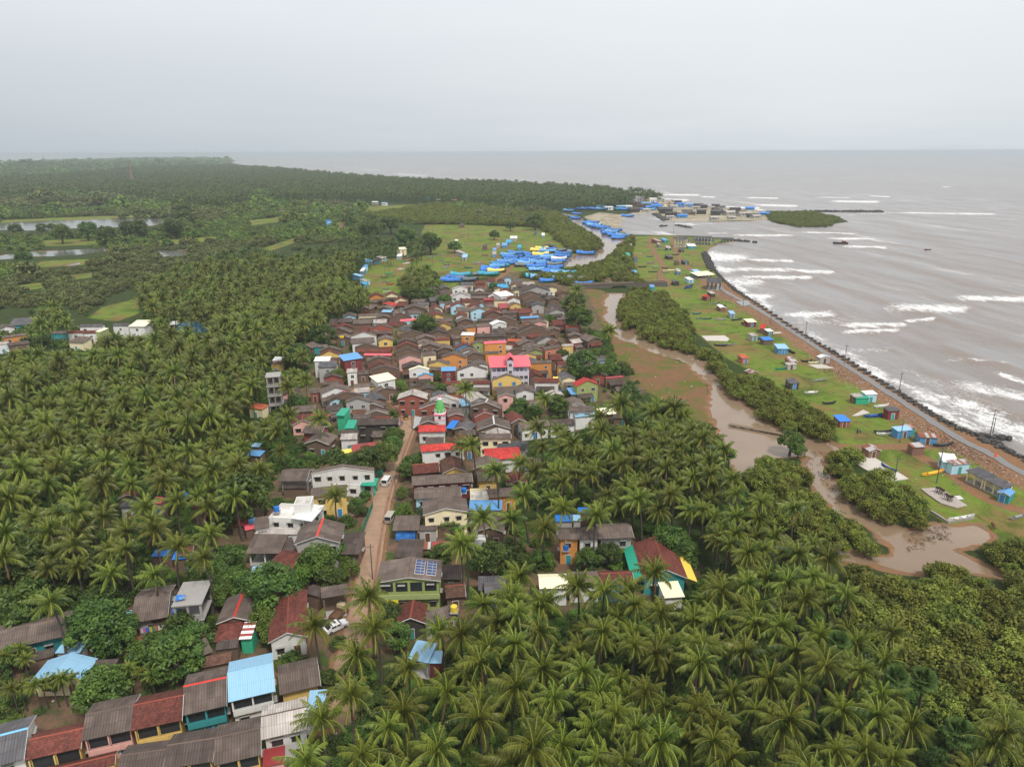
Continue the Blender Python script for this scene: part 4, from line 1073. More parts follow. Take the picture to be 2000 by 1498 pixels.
def leaf_blob(seed, rx, rz, nc, nl, ls, flat=.35, cr=.33):
    """crown of many leaf-sized quads gathered in clumps over an uneven dome"""
    r = np.random.default_rng(seed); th = r.uniform(0, 2 * PI, nc); cz = r.uniform(-flat, 1, nc); rad = np.sqrt(np.clip(1 - np.clip(cz, -1, 1) ** 2, 0, 1)) * r.uniform(.45, 1.0, nc) ** .6
    C = np.stack([np.cos(th) * rad * rx, np.sin(th) * rad * rx * r.uniform(.85, 1.1), cz * rz * r.uniform(.75, 1.0, nc)], 1); s = r.uniform(.7, 1.25, nc) * cr * rx
    d = r.normal(size=(nc, nl, 3)); d /= np.linalg.norm(d, axis=2)[..., None]; rr = r.uniform(.55, 1.0, (nc, nl, 1)); p = C[:, None] + d * rr * s[:, None, None] * np.array([1, 1, .8])
    nrm = d * .7 + r.normal(size=d.shape) * .45 + np.array([0, 0, .45]); nrm /= np.linalg.norm(nrm, axis=2)[..., None]; a = np.cross(nrm, r.normal(size=d.shape)); a /= np.linalg.norm(a, axis=2)[..., None]; b = np.cross(nrm, a)
    sz = ls * r.uniform(.6, 1.3, (nc, nl, 1)); q = np.stack([p - a * sz, p - b * sz * .55, p + a * sz, p + b * sz * .55], 2).reshape(-1, 4, 3)
    tint = np.clip(r.uniform(0, 1, nc)[:, None] * .7 + r.uniform(0, .3, (nc, nl)), 0, 1).ravel(); return q, tint
M_TREES = [m_leaf('leaf_dark', (.018, .046, .009), (.12, .19, .03)), m_leaf('leaf_mid', (.026, .06, .010), (.13, .2, .03)), m_leaf('leaf_bright', (.06, .115, .014), (.16, .25, .035))]
M_MANG = m_leaf('leaf_mangrove', (.038, .058, .008), (.25, .27, .042), .2, .55, .2); M_SCRUB = [m_leaf('leaf_scrub', (.055, .10, .016), (.24, .31, .05), .2), m_leaf('leaf_scrub_olive', (.07, .085, .025), (.19, .20, .05), .2), M_TREES[1]]
t = NT('tree_bark'); n = t.noise(4, t.coord('Object'), 4); M_BARK2 = t.done(t.mix(n, (.06, .045, .035), (.13, .10, .08)), .9, .1)
TC = [[tri_mesh('crown', *leaf_blob(10 * k + s, 1.0, .85, 46, 84, .08, .45, .33), M_TREES[k]) for s in range(3)] for k in range(3)]
MC = [tri_mesh('mangrove_crown', *leaf_blob(50 + s, 1.0, .95, 40, 64, .085, .15, .34), M_MANG) for s in range(4)]
SCM = [tri_mesh('scrub_crown', *leaf_blob(70 + s, 1.0, .8, 24, 34, .14, .1, .36), M_SCRUB[s]) for s in range(3)]
FARP = []
for s_ in range(3):
    R = random.Random(s_ + 90); Q_, T_ = [], []
    for k in range(15):
        q, tt = frond_quads(R, k * 2.4, math.radians(75 - 90 * k / 15), 4.3, math.radians(65), 5, 1.1); Q_ += [[np.array(v) * (1, 1, 1) for v in f] for f in q]; T_ += tt
    Q_ = np.array(Q_); Q_[:, :, 2] += 10
    tr = np.array([[[-.14, 0, 0], [.14, 0, 0], [.1, 0, 10], [-.1, 0, 10]], [[0, -.14, 0], [0, .14, 0], [0, .1, 10], [0, -.1, 10]]]); FARP.append(tri_mesh('far_palm', np.concatenate([Q_, tr]), np.array(T_ + [.3, .3]) * .55, M_PALM))
def tree_trunk(seed):
    R = random.Random(seed); b = MB().mat(M_BARK2); b.tube([(0, 0, -.15), (.03, .02, .5), (0, .03, 1.0)], [.13, .09, .07], 7)
    for k in range(5):
        a = k * 1.3 + R.uniform(-.3, .3); r = R.uniform(.45, .7); b.tube([(0, .02, .7), (math.cos(a) * r * .5, math.sin(a) * r * .5, 1.05), (math.cos(a) * r, math.sin(a) * r, 1.5 + R.uniform(-.2, .2))], [.055, .04, .015], 5)
    return b.mesh('trunk', True)
TT = [tree_trunk(s) for s in range(2)]
# ---------------------------------------------------------------- scatter tools
def jitter_grid(poly, s, seed=0):
    lo, hi = poly.min(0), poly.max(0); nx, ny = int((hi[0] - lo[0]) / s) + 1, int((hi[1] - lo[1]) / s) + 1; r = np.random.default_rng(seed)
    gx, gy = np.meshgrid(np.arange(nx), np.arange(ny)); P = np.stack([gx + (gy % 2) * .5, gy], -1).reshape(-1, 2) * s + lo + r.uniform(-.38, .38, (nx * ny, 2)) * s
    return P[inside(P, poly)]
def scatter(pxpoly, z, bands, seed=0):
    W = gp(pxpoly, z); out = []
    for i, (r0, r1, s) in enumerate(bands):
        # clip work to the band
        if np.linalg.norm(W, axis=1).max() < r0: continue
        lo, hi = W.min(0), W.max(0); lo = np.maximum(lo, -r1); hi = np.minimum(hi, r1)
        if hi[1] <= lo[1]: continue
        nx, ny = int((hi[0] - lo[0]) / s) + 1, int((hi[1] - lo[1]) / s) + 1
        if nx * ny > 900000: continue
        r = np.random.default_rng(seed * 31 + i); gx, gy = np.meshgrid(np.arange(nx), np.arange(ny)); P = np.stack([gx + (gy % 2) * .5, gy], -1).reshape(-1, 2) * s + lo + r.uniform(-.4, .4, (nx * ny, 2)) * s
        d = np.linalg.norm(P, axis=1); P = P[(d >= r0) & (d < r1)]; out.append(P[inside(P, W)] if len(P) else P)
    return np.vstack(out) if out else np.zeros((0, 2))
def topx(P, z):
    q = (np.column_stack([P, np.broadcast_to(z, len(P))]) - np.array([0, 0, CAM_H])) @ CR; return np.column_stack([CX + F_PX * q[:, 0] / -q[:, 2], CY - F_PX * q[:, 1] / -q[:, 2]])
def not_over(P, z, polys):
    """drop plants whose tops would hide the listed open patches, which the photo shows clear"""
    C = topx(P, z); ok = np.ones(len(P), bool)
    for L in polys: ok &= ~inside(C, np.array(L, float))
    return ok
def clear_of_houses(P, m):
    ok = np.ones(len(P), bool)
    for mid, u, n, w, D, h in HFOOT:
        if np.linalg.norm(mid) > 900: continue
        q = P - mid; a, b = q @ u, q @ n; ok &= ~((np.abs(a) < w / 2 + m) & (b > -m) & (b < D + m))
    return ok
def hpix():
    out = []
    for mid, u, n, w, D, h in HFOOT:
        c = [to_px((*(mid + u * sx_ * w / 2 + n * q * D), zz_)) for sx_ in (-1, 1) for q in (0, 1) for zz_ in (h * .55, h + 1)]; c = np.array(c); out.append((*c.min(0), *c.max(0), np.linalg.norm(mid)))
    return np.array(out)
HPX = hpix(); ROADPX = np.array([to_px((x, y, 0)) for x, y in ROAD])
def unobstructing(P, z, rad, roads=True):
    """drop plants that would stand between the camera and a house the photo shows"""
    C = topx(P, z); d = np.linalg.norm(P, axis=1); rp = rad * F_PX / np.sqrt(d ** 2 + 80 ** 2); ok = np.ones(len(P), bool)
    for x0, y0, x1, y1, hd in HPX:
        if hd > 900: continue
        ok &= ~((C[:, 0] > x0 - rp * .75) & (C[:, 0] < x1 + rp * .75) & (C[:, 1] > y0 - rp * .6) & (C[:, 1] < y1 + rp * .6) & (d < hd + 6))
    if roads: ok &= line_d(C, ROADPX) > rp * 1.0
    return ok
_gn = [0]
def stuff(name, pts, z, scl, var, protos, label_kind=True, tilt=.12, seed=0, spin=PI):
    """ONE object of kind stuff: a point mesh with the plants set out on it"""
    n = len(pts); r = np.random.default_rng(seed + 5); me = bpy.data.meshes.new(name); me.vertices.add(n); V = np.column_stack([pts, np.broadcast_to(z, n)]); me.vertices.foreach_set('co', V.astype(np.float32).ravel())
    a = me.attributes.new('scl', 'FLOAT', 'POINT'); a.data.foreach_set('value', np.broadcast_to(scl, n).astype(np.float32))
    a = me.attributes.new('rot', 'FLOAT_VECTOR', 'POINT'); a.data.foreach_set('vector', np.column_stack([r.normal(0, tilt, n), r.normal(0, tilt, n), r.uniform(-spin, spin, n)]).astype(np.float32).ravel())
    a = me.attributes.new('var', 'INT', 'POINT'); a.data.foreach_set('value', np.asarray(var, np.int32))
    o = put(name, me); ng = bpy.data.node_groups.new(name, 'GeometryNodeTree'); ng.interface.new_socket('Geometry', in_out='INPUT', socket_type='NodeSocketGeometry'); ng.interface.new_socket('Geometry', in_out='OUTPUT', socket_type='NodeSocketGeometry')
    N = ng.nodes; gi = N.new('NodeGroupInput'); go = N.new('NodeGroupOutput'); jn = N.new('GeometryNodeJoinGeometry')
    def named(nm, ty):
        x = N.new('GeometryNodeInputNamedAttribute'); x.data_type = ty; x.inputs[0].default_value = nm; return next(s for s in x.outputs if s.enabled and s.name == 'Attribute')
    vs, ss, rs = named('var', 'INT'), named('scl', 'FLOAT'), named('rot', 'FLOAT_VECTOR')
    for k, pm in enumerate(protos):
        po = bpy.data.objects.new(name + '_source', pm); cmp_ = N.new('FunctionNodeCompare'); cmp_.data_type = 'INT'; cmp_.operation = 'EQUAL'
        ii = [s for s in cmp_.inputs if s.enabled]; ng.links.new(vs, ii[0]); ii[1].default_value = k
        oi = N.new('GeometryNodeObjectInfo'); oi.inputs[0].default_value = po; ip = N.new('GeometryNodeInstanceOnPoints')
        ng.links.new(gi.outputs[0], ip.inputs['Points']); ng.links.new(cmp_.outputs[0], ip.inputs['Selection']); ng.links.new(oi.outputs['Geometry'], ip.inputs['Instance']); ng.links.new(rs, ip.inputs['Rotation']); ng.links.new(ss, ip.inputs['Scale']); ng.links.new(ip.outputs[0], jn.inputs[0])
    ng.links.new(jn.outputs[0], go.inputs[0]); md = o.modifiers.new('scatter', 'NODES'); md.node_group = ng; tag(o, kind='stuff'); return o
# ---------------------------------------------------------------- palms
GROVES = [('front grove', [(560,1520),(600,1420),(650,1350),(720,1330),(790,1300),(870,1265),(950,1200),(1030,1145),(1150,1155),(1240,1185),(1330,1160),(1400,1085),(1440,1080),(1500,1060),(1570,1080),(1610,1110),(1690,1190),(1720,1250),(1790,1310),(1850,1400),(2040,1440),(2060,1560),(560,1600)], 4.2),
 ('grove by the creek', [(1010,880),(1080,835),(1200,800),(1290,785),(1350,815),(1400,860),(1440,930),(1470,985),(1560,1015),(1600,1065),(1560,1100),(1500,1050),(1420,1065),(1380,1040),(1340,990),(1270,1000),(1200,985),(1130,965),(1060,985),(1000,960),(985,920)], 4.3),
 ('inland grove', [(-40,700),(80,690),(260,662),(330,650),(400,640),(480,610),(560,575),(640,540),(715,560),(728,600),(690,622),(640,645),(600,680),(580,720),(520,742),(515,800),(590,795),(645,830),(655,870),(620,900),(540,905),(520,940),(465,950),(440,1000),(380,1040),(330,1110),(240,1160),(150,1130),(100,1110),(-40,1080)], 4.5),
 ('far side of the inland grove', [(270,560),(330,522),(420,502),(500,482),(560,500),(640,482),(700,462),(770,470),(830,480),(818,500),(760,500),(718,520),(700,558),(640,556),(540,592),(450,630),(380,640),(290,632),(272,592)], 5.8),
 ('clump between field and village', [(775,545),(800,525),(840,522),(862,545),(855,575),(790,580)], 4.6), ('clump between field and village', [(1080,580),(1110,568),(1135,575),(1140,600),(1100,612),(1082,600)], 4.5), ('clump on the mud bank', [(1140,655),(1165,638),(1192,655),(1190,685),(1150,690)], 4.6), ('clump by the left village', [(60,600),(120,590),(128,630),(70,640)], 5.5)]
def tc(x0, y0, s, L): return [(x0 + a / s, y0 + b / s) for a, b in L]
PALM_PX = tc(600, 1150, 4, [(90,290),(500,70),(540,320),(390,500),(370,890),(830,640),(1060,320),(1230,340),(1340,110),(1620,120),(1900,110),(1640,440),(1900,350),(1060,810),(1270,640),(1600,760),(1910,600),(160,1020),(740,940),(1340,1030),(1020,1250),(1840,1080),(420,1280),(1960,1210),(820,1370),(60,1370),(1420,560),(1480,280),(1960,870)])
PALM_PX += tc(0, 860, 4, [(215,170),(500,170),(800,190),(1020,180),(620,60),(840,60),(340,60),(80,450),(590,430),(820,340),(1010,340),(1270,330),(480,580),(260,650),(400,710),(600,750),(990,720),(900,850),(870,1040),(80,920),(1230,1060),(1340,830),(1250,620),(1130,520),(1380,480),(1640,540),(1690,720),(1590,920),(1690,230),(1480,90),(1360,70),(1110,40),(1780,70),(1890,200),(400,1290),(1850,450)])
PALM_PX += tc(900, 850, 3.744, [(1020,230),(840,270),(690,290),(270,270),(430,210),(1140,150),(500,430),(740,520),(1000,620),(240,600),(400,620),(620,660),(30,810),(1400,370),(1500,250),(1700,560),(1560,430),(560,270),(1430,1000),(1280,1140),(640,1230),(440,1040),(850,1090),(1030,1130),(390,1200),(1480,1290),(90,60)])
PALM_PX += tc(1500, 1050, 3.344, [(180,120),(290,40),(130,320),(260,380),(410,150),(120,580),(350,620),(200,770),(560,900),(250,990),(780,620),(800,1030),(500,1130),(950,1220),(1530,1200),(200,1170),(100,1270),(620,1400),(440,320),(60,930)])
PALM_PX += tc(500, 550, 4.9925, [(1630,310),(480,900),(250,930),(330,1040),(600,1310),(320,1290),(120,1320),(440,700),(480,430),(640,340),(790,210),(1090,200)]) + tc(850, 550, 4.9925, [(1070,1100),(980,1440),(1200,1420),(1720,1170),(1620,1400),(1830,1190),(1640,1260),(300,1010)]) + [(660,968),(900,1062),(975,922),(905,870),(565,738)] + tc(0, 450, 4, [(290,730),(240,790),(440,690),(480,640),(330,610)])
FAN_PX = tc(1500, 1050, 3.344, [(830,860),(1060,930),(1250,1240),(480,670)]) + tc(1300, 750, 2.857, [(385,390),(285,290)]) 
palms = []  # x, y, crown height, scale, kind, grove
pr = random.Random(5)
for L_, kd in ((PALM_PX, 'c'), (FAN_PX, 'f')):
    for x, y in L_:
        h = pr.uniform(8.5, 12.5); p = G(x, y, h); palms.append((p[0], p[1], h, pr.uniform(.8, 1.02), kd, ''))
EX = np.array([(a[0], a[1]) for a in palms])
for gi_, (gn_, poly, sp_) in enumerate(GROVES):
    W = scatter(poly, 10.5, [(0, 400, sp_), (400, 900, sp_ + .8)], gi_ + 1); W = W[clear_of_houses(W, 1.0)]; W = W[sd_water(W) > 1.5]; W = W[unobstructing(W, 10.5, 3.4)] if len(W) else W
    for p in W:
        if np.min(np.linalg.norm(EX - p, axis=1)) < 3.4: continue
        h = pr.uniform(7, 13.5); palms.append((p[0], p[1], h, pr.uniform(.68, 1.0), 'c', gn_))
palms.sort(key=lambda a: a[0] ** 2 + a[1] ** 2)
def grove_of(p):
    q = np.array([to_px((p[0], p[1], p[2]))])
    for gn_, poly, _ in GROVES:
        if inside(q, np.array(poly, float))[0]: return gn_
    return ''
def in_view(p, m=40):
    x, y = to_px(p); return -m < x < 2000 + m and -m < y < 1498 + m
vis = [p for p in palms if in_view((p[0], p[1], p[2]))]; ind = vis[:300]; rest = vis[300:] + [p for p in palms if not in_view((p[0], p[1], p[2]))]
PALM_OBJ = []
for p in ind:
    x, y, h, s, kd, gn_ = p; fan = kd == 'f'; o = root('palmyra_palm' if fan else 'coconut_palm', (x, y, 0), pr.uniform(-.6, .6)); o.rotation_euler[0] = pr.gauss(0, .05); o.rotation_euler[1] = pr.gauss(-.03, .05)
    put('trunk', pr.choice(PT), o, (0, 0, 0), 0, (1, 1, h / 11)); put('crown', pr.choice(FC if fan else PC), o, (0, 0, h), 0, s * (1.05 if fan else 1)); PALM_OBJ.append((o, p))
rp = np.array([(p[0], p[1]) for p in rest]); rh = np.array([p[2] for p in rest]); rs_ = np.array([p[3] for p in rest])
PV = [PC[k] for k in range(4)] + FARP
# stuff palms: full crowns to 520 m, lighter ones beyond; trunks are part of the light ones, near ones stand crown to crown
crown_trunk = []
for k in range(4):
    src, tm = PC[k], PT[k]; V1 = np.zeros(len(src.vertices) * 3, np.float32); src.vertices.foreach_get('co', V1); V1 = V1.reshape(-1, 3).astype(float); tn = np.zeros(len(src.vertices), np.float32); src.attributes['tint'].data.foreach_get('value', tn); V1[:, 2] += 10.5
    tr = []
    for a in range(6): b0, b1 = a * PI / 3, (a + 1) * PI / 3; tr.append([[.2 * math.cos(b0), .2 * math.sin(b0), 0], [.2 * math.cos(b1), .2 * math.sin(b1), 0], [.12 * math.cos(b1), .12 * math.sin(b1), 10.5], [.12 * math.cos(b0), .12 * math.sin(b0), 10.5]])
    crown_trunk.append(tri_mesh('grove_palm', np.concatenate([V1.reshape(-1, 4, 3), np.array(tr)]), np.concatenate([tn.reshape(-1, 4)[:, 0], np.full(6, .35)]), M_PALM))
rd = np.linalg.norm(rp, axis=1)
FOREST = [[(-60,352),(60,348),(200,338),(300,330),(430,322),(470,330),(560,334),(650,341),(760,349),(850,354),(960,357),(1040,361),(1120,366),(1180,370),(1240,382),(1235,394),(1190,400),(1100,402),(1020,400),(950,394),(860,390),(800,387),(720,385),(650,388),(560,388),(480,390),(420,398),(330,392),(240,380),(120,372),(0,385),(-60,385)], [(1226,374),(1262,377),(1290,384),(1292,388),(1262,387),(1240,384)]]
FP = np.vstack([scatter(f, 9, [(500, 1500, 9.5), (1500, 2300, 12), (2300, 4200, 16)], 60 + i) for i, f in enumerate(FOREST)]); FP = FP[(sd_water(FP) > 6) & not_over(FP, 8, LAKES)]
n1, n2 = len(rp), len(FP); allp = np.vstack([rp, FP]); sc_all = np.concatenate([rs_ * rh / 10.5, RNG.uniform(.75, 1.55, n2) * np.clip(np.linalg.norm(FP, axis=1) / 2300, 1, 1.5)])
var = np.concatenate([np.where(rd < 520, RNG.integers(0, 4, n1), 4 + RNG.integers(0, 3, n1)), 4 + RNG.integers(0, 3, n2)])
stuff('palm_grove', allp, 0, sc_all, var, crown_trunk + FARP, tilt=.05, seed=1, spin=.7)
print('palms', len(palms), 'visible', len(vis), 'far', n2)
ARECA = []
for x, y in tc(0, 1100, 2.857, [(715,590),(790,612),(845,622),(60,700),(120,690),(190,682),(240,672),(300,662),(345,642),(392,640),(30,520),(110,480),(140,535)]):
    h = pr.uniform(4.2, 5.4); p = G(x, y, h); o = root('areca_palm', (p[0], p[1], 0), pr.uniform(0, 6.28)); put('trunk', PT[0], o, (0, 0, 0), 0, (.5, .5, h / 11)); put('crown', pr.choice(PC), o, (0, 0, h), 0, pr.uniform(.36, .46)); ARECA.append((o, p, h))
# ---------------------------------------------------------------- mangroves along the creek
MANG = [[(1208,592),(1240,562),(1300,575),(1322,600),(1350,625),(1352,682),(1400,690),(1424,722),(1500,752),(1560,788),(1622,826),(1624,850),(1562,848),(1535,842),(1472,796),(1434,770),(1412,738),(1382,706),(1350,688),(1308,680),(1258,652),(1224,638),(1210,615)], [(1110,522),(1150,510),(1178,507),(1205,490),(1235,462),(1232,490),(1240,530),(1256,556),(1215,548),(1180,540),(1140,535)],
 [(1040,412),(1092,418),(1110,432),(1138,448),(1160,464),(1175,480),(1150,492),(1105,492),(1080,455),(1040,441),(900,436),(830,436),(740,428),(715,420),(850,398),(1000,402)], [(1452,922),(1502,890),(1545,893),(1570,888),(1568,922),(1600,968),(1650,1010),(1720,1050),(1748,1075),(1740,1084),(1690,1082),(1640,1076),(1580,1048),(1530,1030),(1500,1020),(1470,980)],
 [(1618,892),(1650,880),(1692,920),(1740,932),(1800,980),(1822,1008),(1800,1022),(1770,1026),(1690,990),(1650,960),(1628,925)], [(1680,1120),(1750,1112),(1830,1098),(1920,1104),(2040,1150),(2040,1500),(1880,1465),(1790,1375),(1730,1312),(1676,1240),(1650,1150)], [(1848,1068),(1900,1052),(2040,1066),(2040,1130),(1960,1112),(1890,1092)], [(1490,414),(1580,412),(1640,424),(1622,440),(1560,441),(1508,430)], [(1530,868),(1552,855),(1570,862),(1560,875),(1540,876)], [(1000,535),(1100,535),(1185,540),(1130,557),(1100,550)]]
mp, ms = [], []
for i, m_ in enumerate(MANG):
    far_ = i in (2, 7); W = scatter(m_, 1.8, [(0, 260, 4.0 if i != 5 else 4.6), (260, 520, 4.4), (520, 2500, 5.0 if i != 7 else 4.0)], 80 + i); W = W[(sd_water(W) > -1.2) | (i == 7)]
    mp.append(W); ms.append(RNG.uniform(.7, 1.3, len(W)) * (2.55 if i != 5 else 3.2) * np.clip(np.linalg.norm(W, axis=1) / 520, 1, 1.35) * (.55 if i == 7 else 1))
MP, MS = np.vstack(mp), np.concatenate(ms); k = clear_of_houses(MP, 1.0) & not_over(MP, MS * 1.0, CREEK + [FIELD, MUD]) & not_over(MP, MS * 1.4, CREEK[2:]) & not_over(MP, MS * .5, CREEK[2:]); MP, MS = MP[k], MS[k]
od = np.argsort(np.linalg.norm(MP, axis=1)); MP, MS = MP[od], MS[od]; MV = np.array([in_view((*p, 2), 10) for p in MP]); first = np.flatnonzero(MV)[:300]; MBUSH = []
mang_trunk = MB().mat(M_BARK2); 
for k in range(6): a = k * 1.05; mang_trunk.tube([(math.cos(a) * .35, math.sin(a) * .35, -.25), (math.cos(a) * .1, math.sin(a) * .1, .25), (math.cos(a + .5) * .3, math.sin(a + .5) * .3, .7)], [.03, .04, .02], 5)
mang_trunk = mang_trunk.mesh('stem', True)
for i in first:
    o = root('mangrove_bush', (*MP[i], -.1), RNG.uniform(0, 6.28)); put('crown', MC[int(RNG.integers(0, 4))], o, (0, 0, MS[i] * .5), 0, MS[i]); put('stem', mang_trunk, o, (0, 0, 0), 0, MS[i]); MBUSH.append((o, MP[i]))
k = np.setdiff1d(np.arange(len(MP)), first); stuff('mangrove_thicket', MP[k], MS[k] * .42, MS[k], RNG.integers(0, 4, len(k)), MC, seed=2)
print('mangroves', len(MP))
# ---------------------------------------------------------------- scrub, undergrowth and woods that read as one mass
SCRUB = [[(-80,640),(0,600),(120,590),(170,612),(200,580),(270,560),(330,520),(420,500),(500,478),(600,455),(690,430),(700,405),(640,392),(480,392),(420,400),(330,395),(240,382),(100,375),(-80,388)], [(830,438),(1040,441),(1090,452),(1040,412),(860,398),(720,418),(740,430)], [(-80,690),(0,650),(100,640),(200,650),(300,640),(400,640),(260,662),(80,690)], [(700,404),(1020,402),(1090,415),(1040,411),(860,398)], [(540,486),(640,484),(700,464),(765,440),(745,425),(700,405),(690,430),(600,455),(500,478)], [(560,480),(700,430),(694,424),(560,470)]]
sp, ss_ = [], []
for i, f in enumerate(SCRUB):
    W = scatter(f, 1.5, [(0, 420, 3.6), (420, 800, 4.8), (800, 1500, 6.5), (1500, 2600, 10)], 120 + i); W = W[sd_water(W) > 1.0]
    g_ok = np.ones(len(W), bool)
    for f2 in list(FIELDS) + [FIELD2, FIELD]: g_ok &= sdf(W, gp(f2)) > 1.5
    dn = np.sin(W[:, 0] * .021 + np.sin(W[:, 1] * .013) * 2) * np.sin(W[:, 1] * .011 + 1.3); g_ok &= (dn > -.55) | (RNG.random(len(W)) < .35)
    g_ok &= line_d(W, TRACKS[8]) > 5
    W = W[g_ok]; sp.append(W); d_ = np.linalg.norm(W, axis=1); ss_.append(RNG.gamma(6, 1 / 6, len(W)) * (2.2 + 1.5 * (RNG.random(len(W)) < .12)) * np.clip(d_ / 700, 1, 2.2))
S1, S1s = np.vstack(sp), np.concatenate(ss_); k = clear_of_houses(S1, 2.0) & not_over(S1, S1s * 1.25, LAKES + list(FIELDS) + [FIELD2, FIELD]) & not_over(S1, S1s * .5, LAKES) & not_over(S1, S1s, [[(-60,482),(214,480),(216,494),(150,505),(60,510),(-60,516)], [(-60,426),(330,424),(330,434),(150,450),(-60,456)]]); S1, S1s = S1[k], S1s[k]
sv_ = np.where(np.sin(S1[:, 0] * .012 + 1) * np.sin(S1[:, 1] * .009) > .15, 1, RNG.choice([0, 2, 0], len(S1)))
stuff('scrub', S1, S1s * .25, S1s, sv_, SCM, seed=3)
far_l = scatter([(-200,352),(-100,330),(100,318.5),(300,314),(428,313),(450,321),(430,324),(300,332),(200,340),(60,350)], 0, [(2000, 4000, 26), (4000, 9500, 55)], 140); far_l = far_l[sd_water(far_l) > 20]; fd = np.linalg.norm(far_l, axis=1)
fz = np.clip((fd - 2600) / 2500, 0, 1) * np.clip(sd_water(far_l) / 500, 0, 1) * (10 + 6 * np.sin(far_l[:, 0] * .0021) + 5 * np.sin(far_l[:, 1] * .0013 + far_l[:, 0] * .0007))
stuff('far_woods', far_l, fz + 2, np.where(fd < 4000, 13, 28) * RNG.gamma(9, 1 / 9, len(far_l)) * .72, RNG.choice([0, 2], len(far_l)), SCM, seed=4)
up, us = [], []
for i, (gn_, poly, s_) in enumerate(GROVES):
    W = scatter(poly, 2, [(0, 330, 2.4), (330, 900, 4.0)], 160 + i); up.append(W)
W = scatter(VILLAGE, 0, [(0, 330, 4.6)], 190); W = W[clear_of_houses(W, 1.2)]; W = W[RNG.random(len(W)) < .6]; up.append(W)
W = scatter([(-40,1180),(200,1150),(420,1080),(520,1150),(640,1260),(640,1330),(420,1260),(330,1310),(0,1440),(-40,1440)], 0, [(0, 330, 2.6)], 191); W = W[RNG.random(len(W)) < .75]; up.append(W)
U = np.vstack(up); U = U[clear_of_houses(U, 1.6)]; U = U[(line_d(U, ROAD) > 4.2) & (sd_water(U) > 1)]; U = U[unobstructing(U, 1.5, 1.6)]
us = RNG.uniform(.7, 2.1, len(U)); stuff('undergrowth', U, us * .25, us, RNG.integers(0, 3, len(U)), [TC[0][0], TC[1][1], TC[2][2]], seed=5)
# ---------------------------------------------------------------- broadleaf trees one by one: px, py of the crown, radius px, tone (0 dark, 1 mid, 2 bright)
TREES = '''195 1225 45 0|230 1240 35 0|290 1272 30 1|340 1287 42 1|372 1250 30 0|350 1222 25 0|415 1158 30 1|530 1148 46 0|515 1212 26 2|530 1237 20 2|395 1128 25 1|200 1350 40 1|60 1182 40 1|30 1130 40 1|70 1105 45 1|115 1085 38 1|150 1120 42 0|192 1180 30 0|240 1142 30 0|620 1098 34 1|645 1075 26 0|680 1112 19 2|676 1090 15 2|600 1115 25 2|645 1132 25 1|480 972 48 0|450 1000 30 0|430 988 28 1|460 1140 28 0|422 1118 25 1|445 1095 28 0|402 1092 28 0|698 985 15 0|706 998 12 0|714 968 11 0|690 903 20 1|655 903 26 0|722 900 30 0|750 890 28 2|768 868 18 1|768 852 20 1|792 920 18 1|806 905 18 0|822 896 15 0|785 962 12 2|790 996 14 2|822 996 10 1|780 1002 10 2|875 1020 20 2|892 1026 16 2|862 1082 22 1|848 1086 16 1|960 1092 35 0|1000 1072 22 0|940 1095 25 0|1022 1100 20 1|1058 1090 20 1|1150 1092 24 0|1212 1072 20 2|1190 1082 24 0|1282 1036 26 1|1262 1042 16 1|1312 1062 34 0|1335 1082 28 1|1150 975 20 1|1206 995 12 2|762 1200 25 0|772 1242 28 0|702 1318 30 1|642 1330 22 1|828 636 22 0|630 655 22 0|660 735 16 2|580 695 24 0|660 740 12 2|864 762 14 1|840 756 13 2|880 760 12 2|782 752 10 2|775 780 10 1|672 792 12 1|577 790 20 0|545 832 18 0|482 740 26 0|452 742 24 0|522 690 20 0|545 660 24 0|572 648 22 0|1140 714 30 0|1130 622 24 0|1124 588 18 0|1098 692 12 1|1190 722 18 1|1216 720 15 1|868 586 13 0|962 560 9 0|1014 794 18 0|1090 790 20 1|1046 802 14 1|1230 772 20 0|1002 810 15 0|1072 624 11 1|1230 815 16 0|1250 830 16 0|800 577 18 0|835 576 15 0|762 438 34 0|792 462 28 0|722 452 22 0|840 474 20 0|965 458 9 0|997 441 9 0|888 482 11 0|1045 432 14 0|1180 385 18 1|1150 388 16 0|1210 392 14 0|170 450 14 0|250 448 14 0|270 446 20 0|120 456 14 1|205 458 14 0|360 425 26 0|335 446 18 0|45 505 12 0|30 448 9 0|82 446 8 0|100 444 6 0|360 410 22 0|660 1255 14 1|1545 862 22 1|1560 880 14 1|735 1380 26 0|780 1320 22 0|905 1420 30 0|1000 1380 26 0|1100 1395 30 0|760 1450 30 1|1050 1470 30 1|690 1440 24 0|1180 1330 26 0|1680 1360 20 2|1880 1450 24 2|1440 1040 24 1|1410 1020 22 0|20 1290 24 0|110 1330 20 1|560 1180 16 0|1010 1010 16 1|930 1010 14 0'''
TREE_OBJ = []
for q in TREES.split('|'):
    x, y, r, tn = map(float, q.split()); tn = int(tn); d0 = G(x, y, 3.0); rm = r * np.hypot(np.linalg.norm(d0[:2]), 77) * .97 / F_PX; rm = float(np.clip(rm, 1.0, 9)); hc = rm * 1.15; p = G(x, y, hc)
    o = root('broadleaf_tree', (p[0], p[1], 0), pr.uniform(0, 6.28)); put('crown', pr.choice(TC[tn]), o, (0, 0, hc), 0, rm * 1.02); put('trunk', pr.choice(TT), o, (0, 0, 0), 0, (rm, rm, hc * .75)); TREE_OBJ.append((o, p, rm, tn))
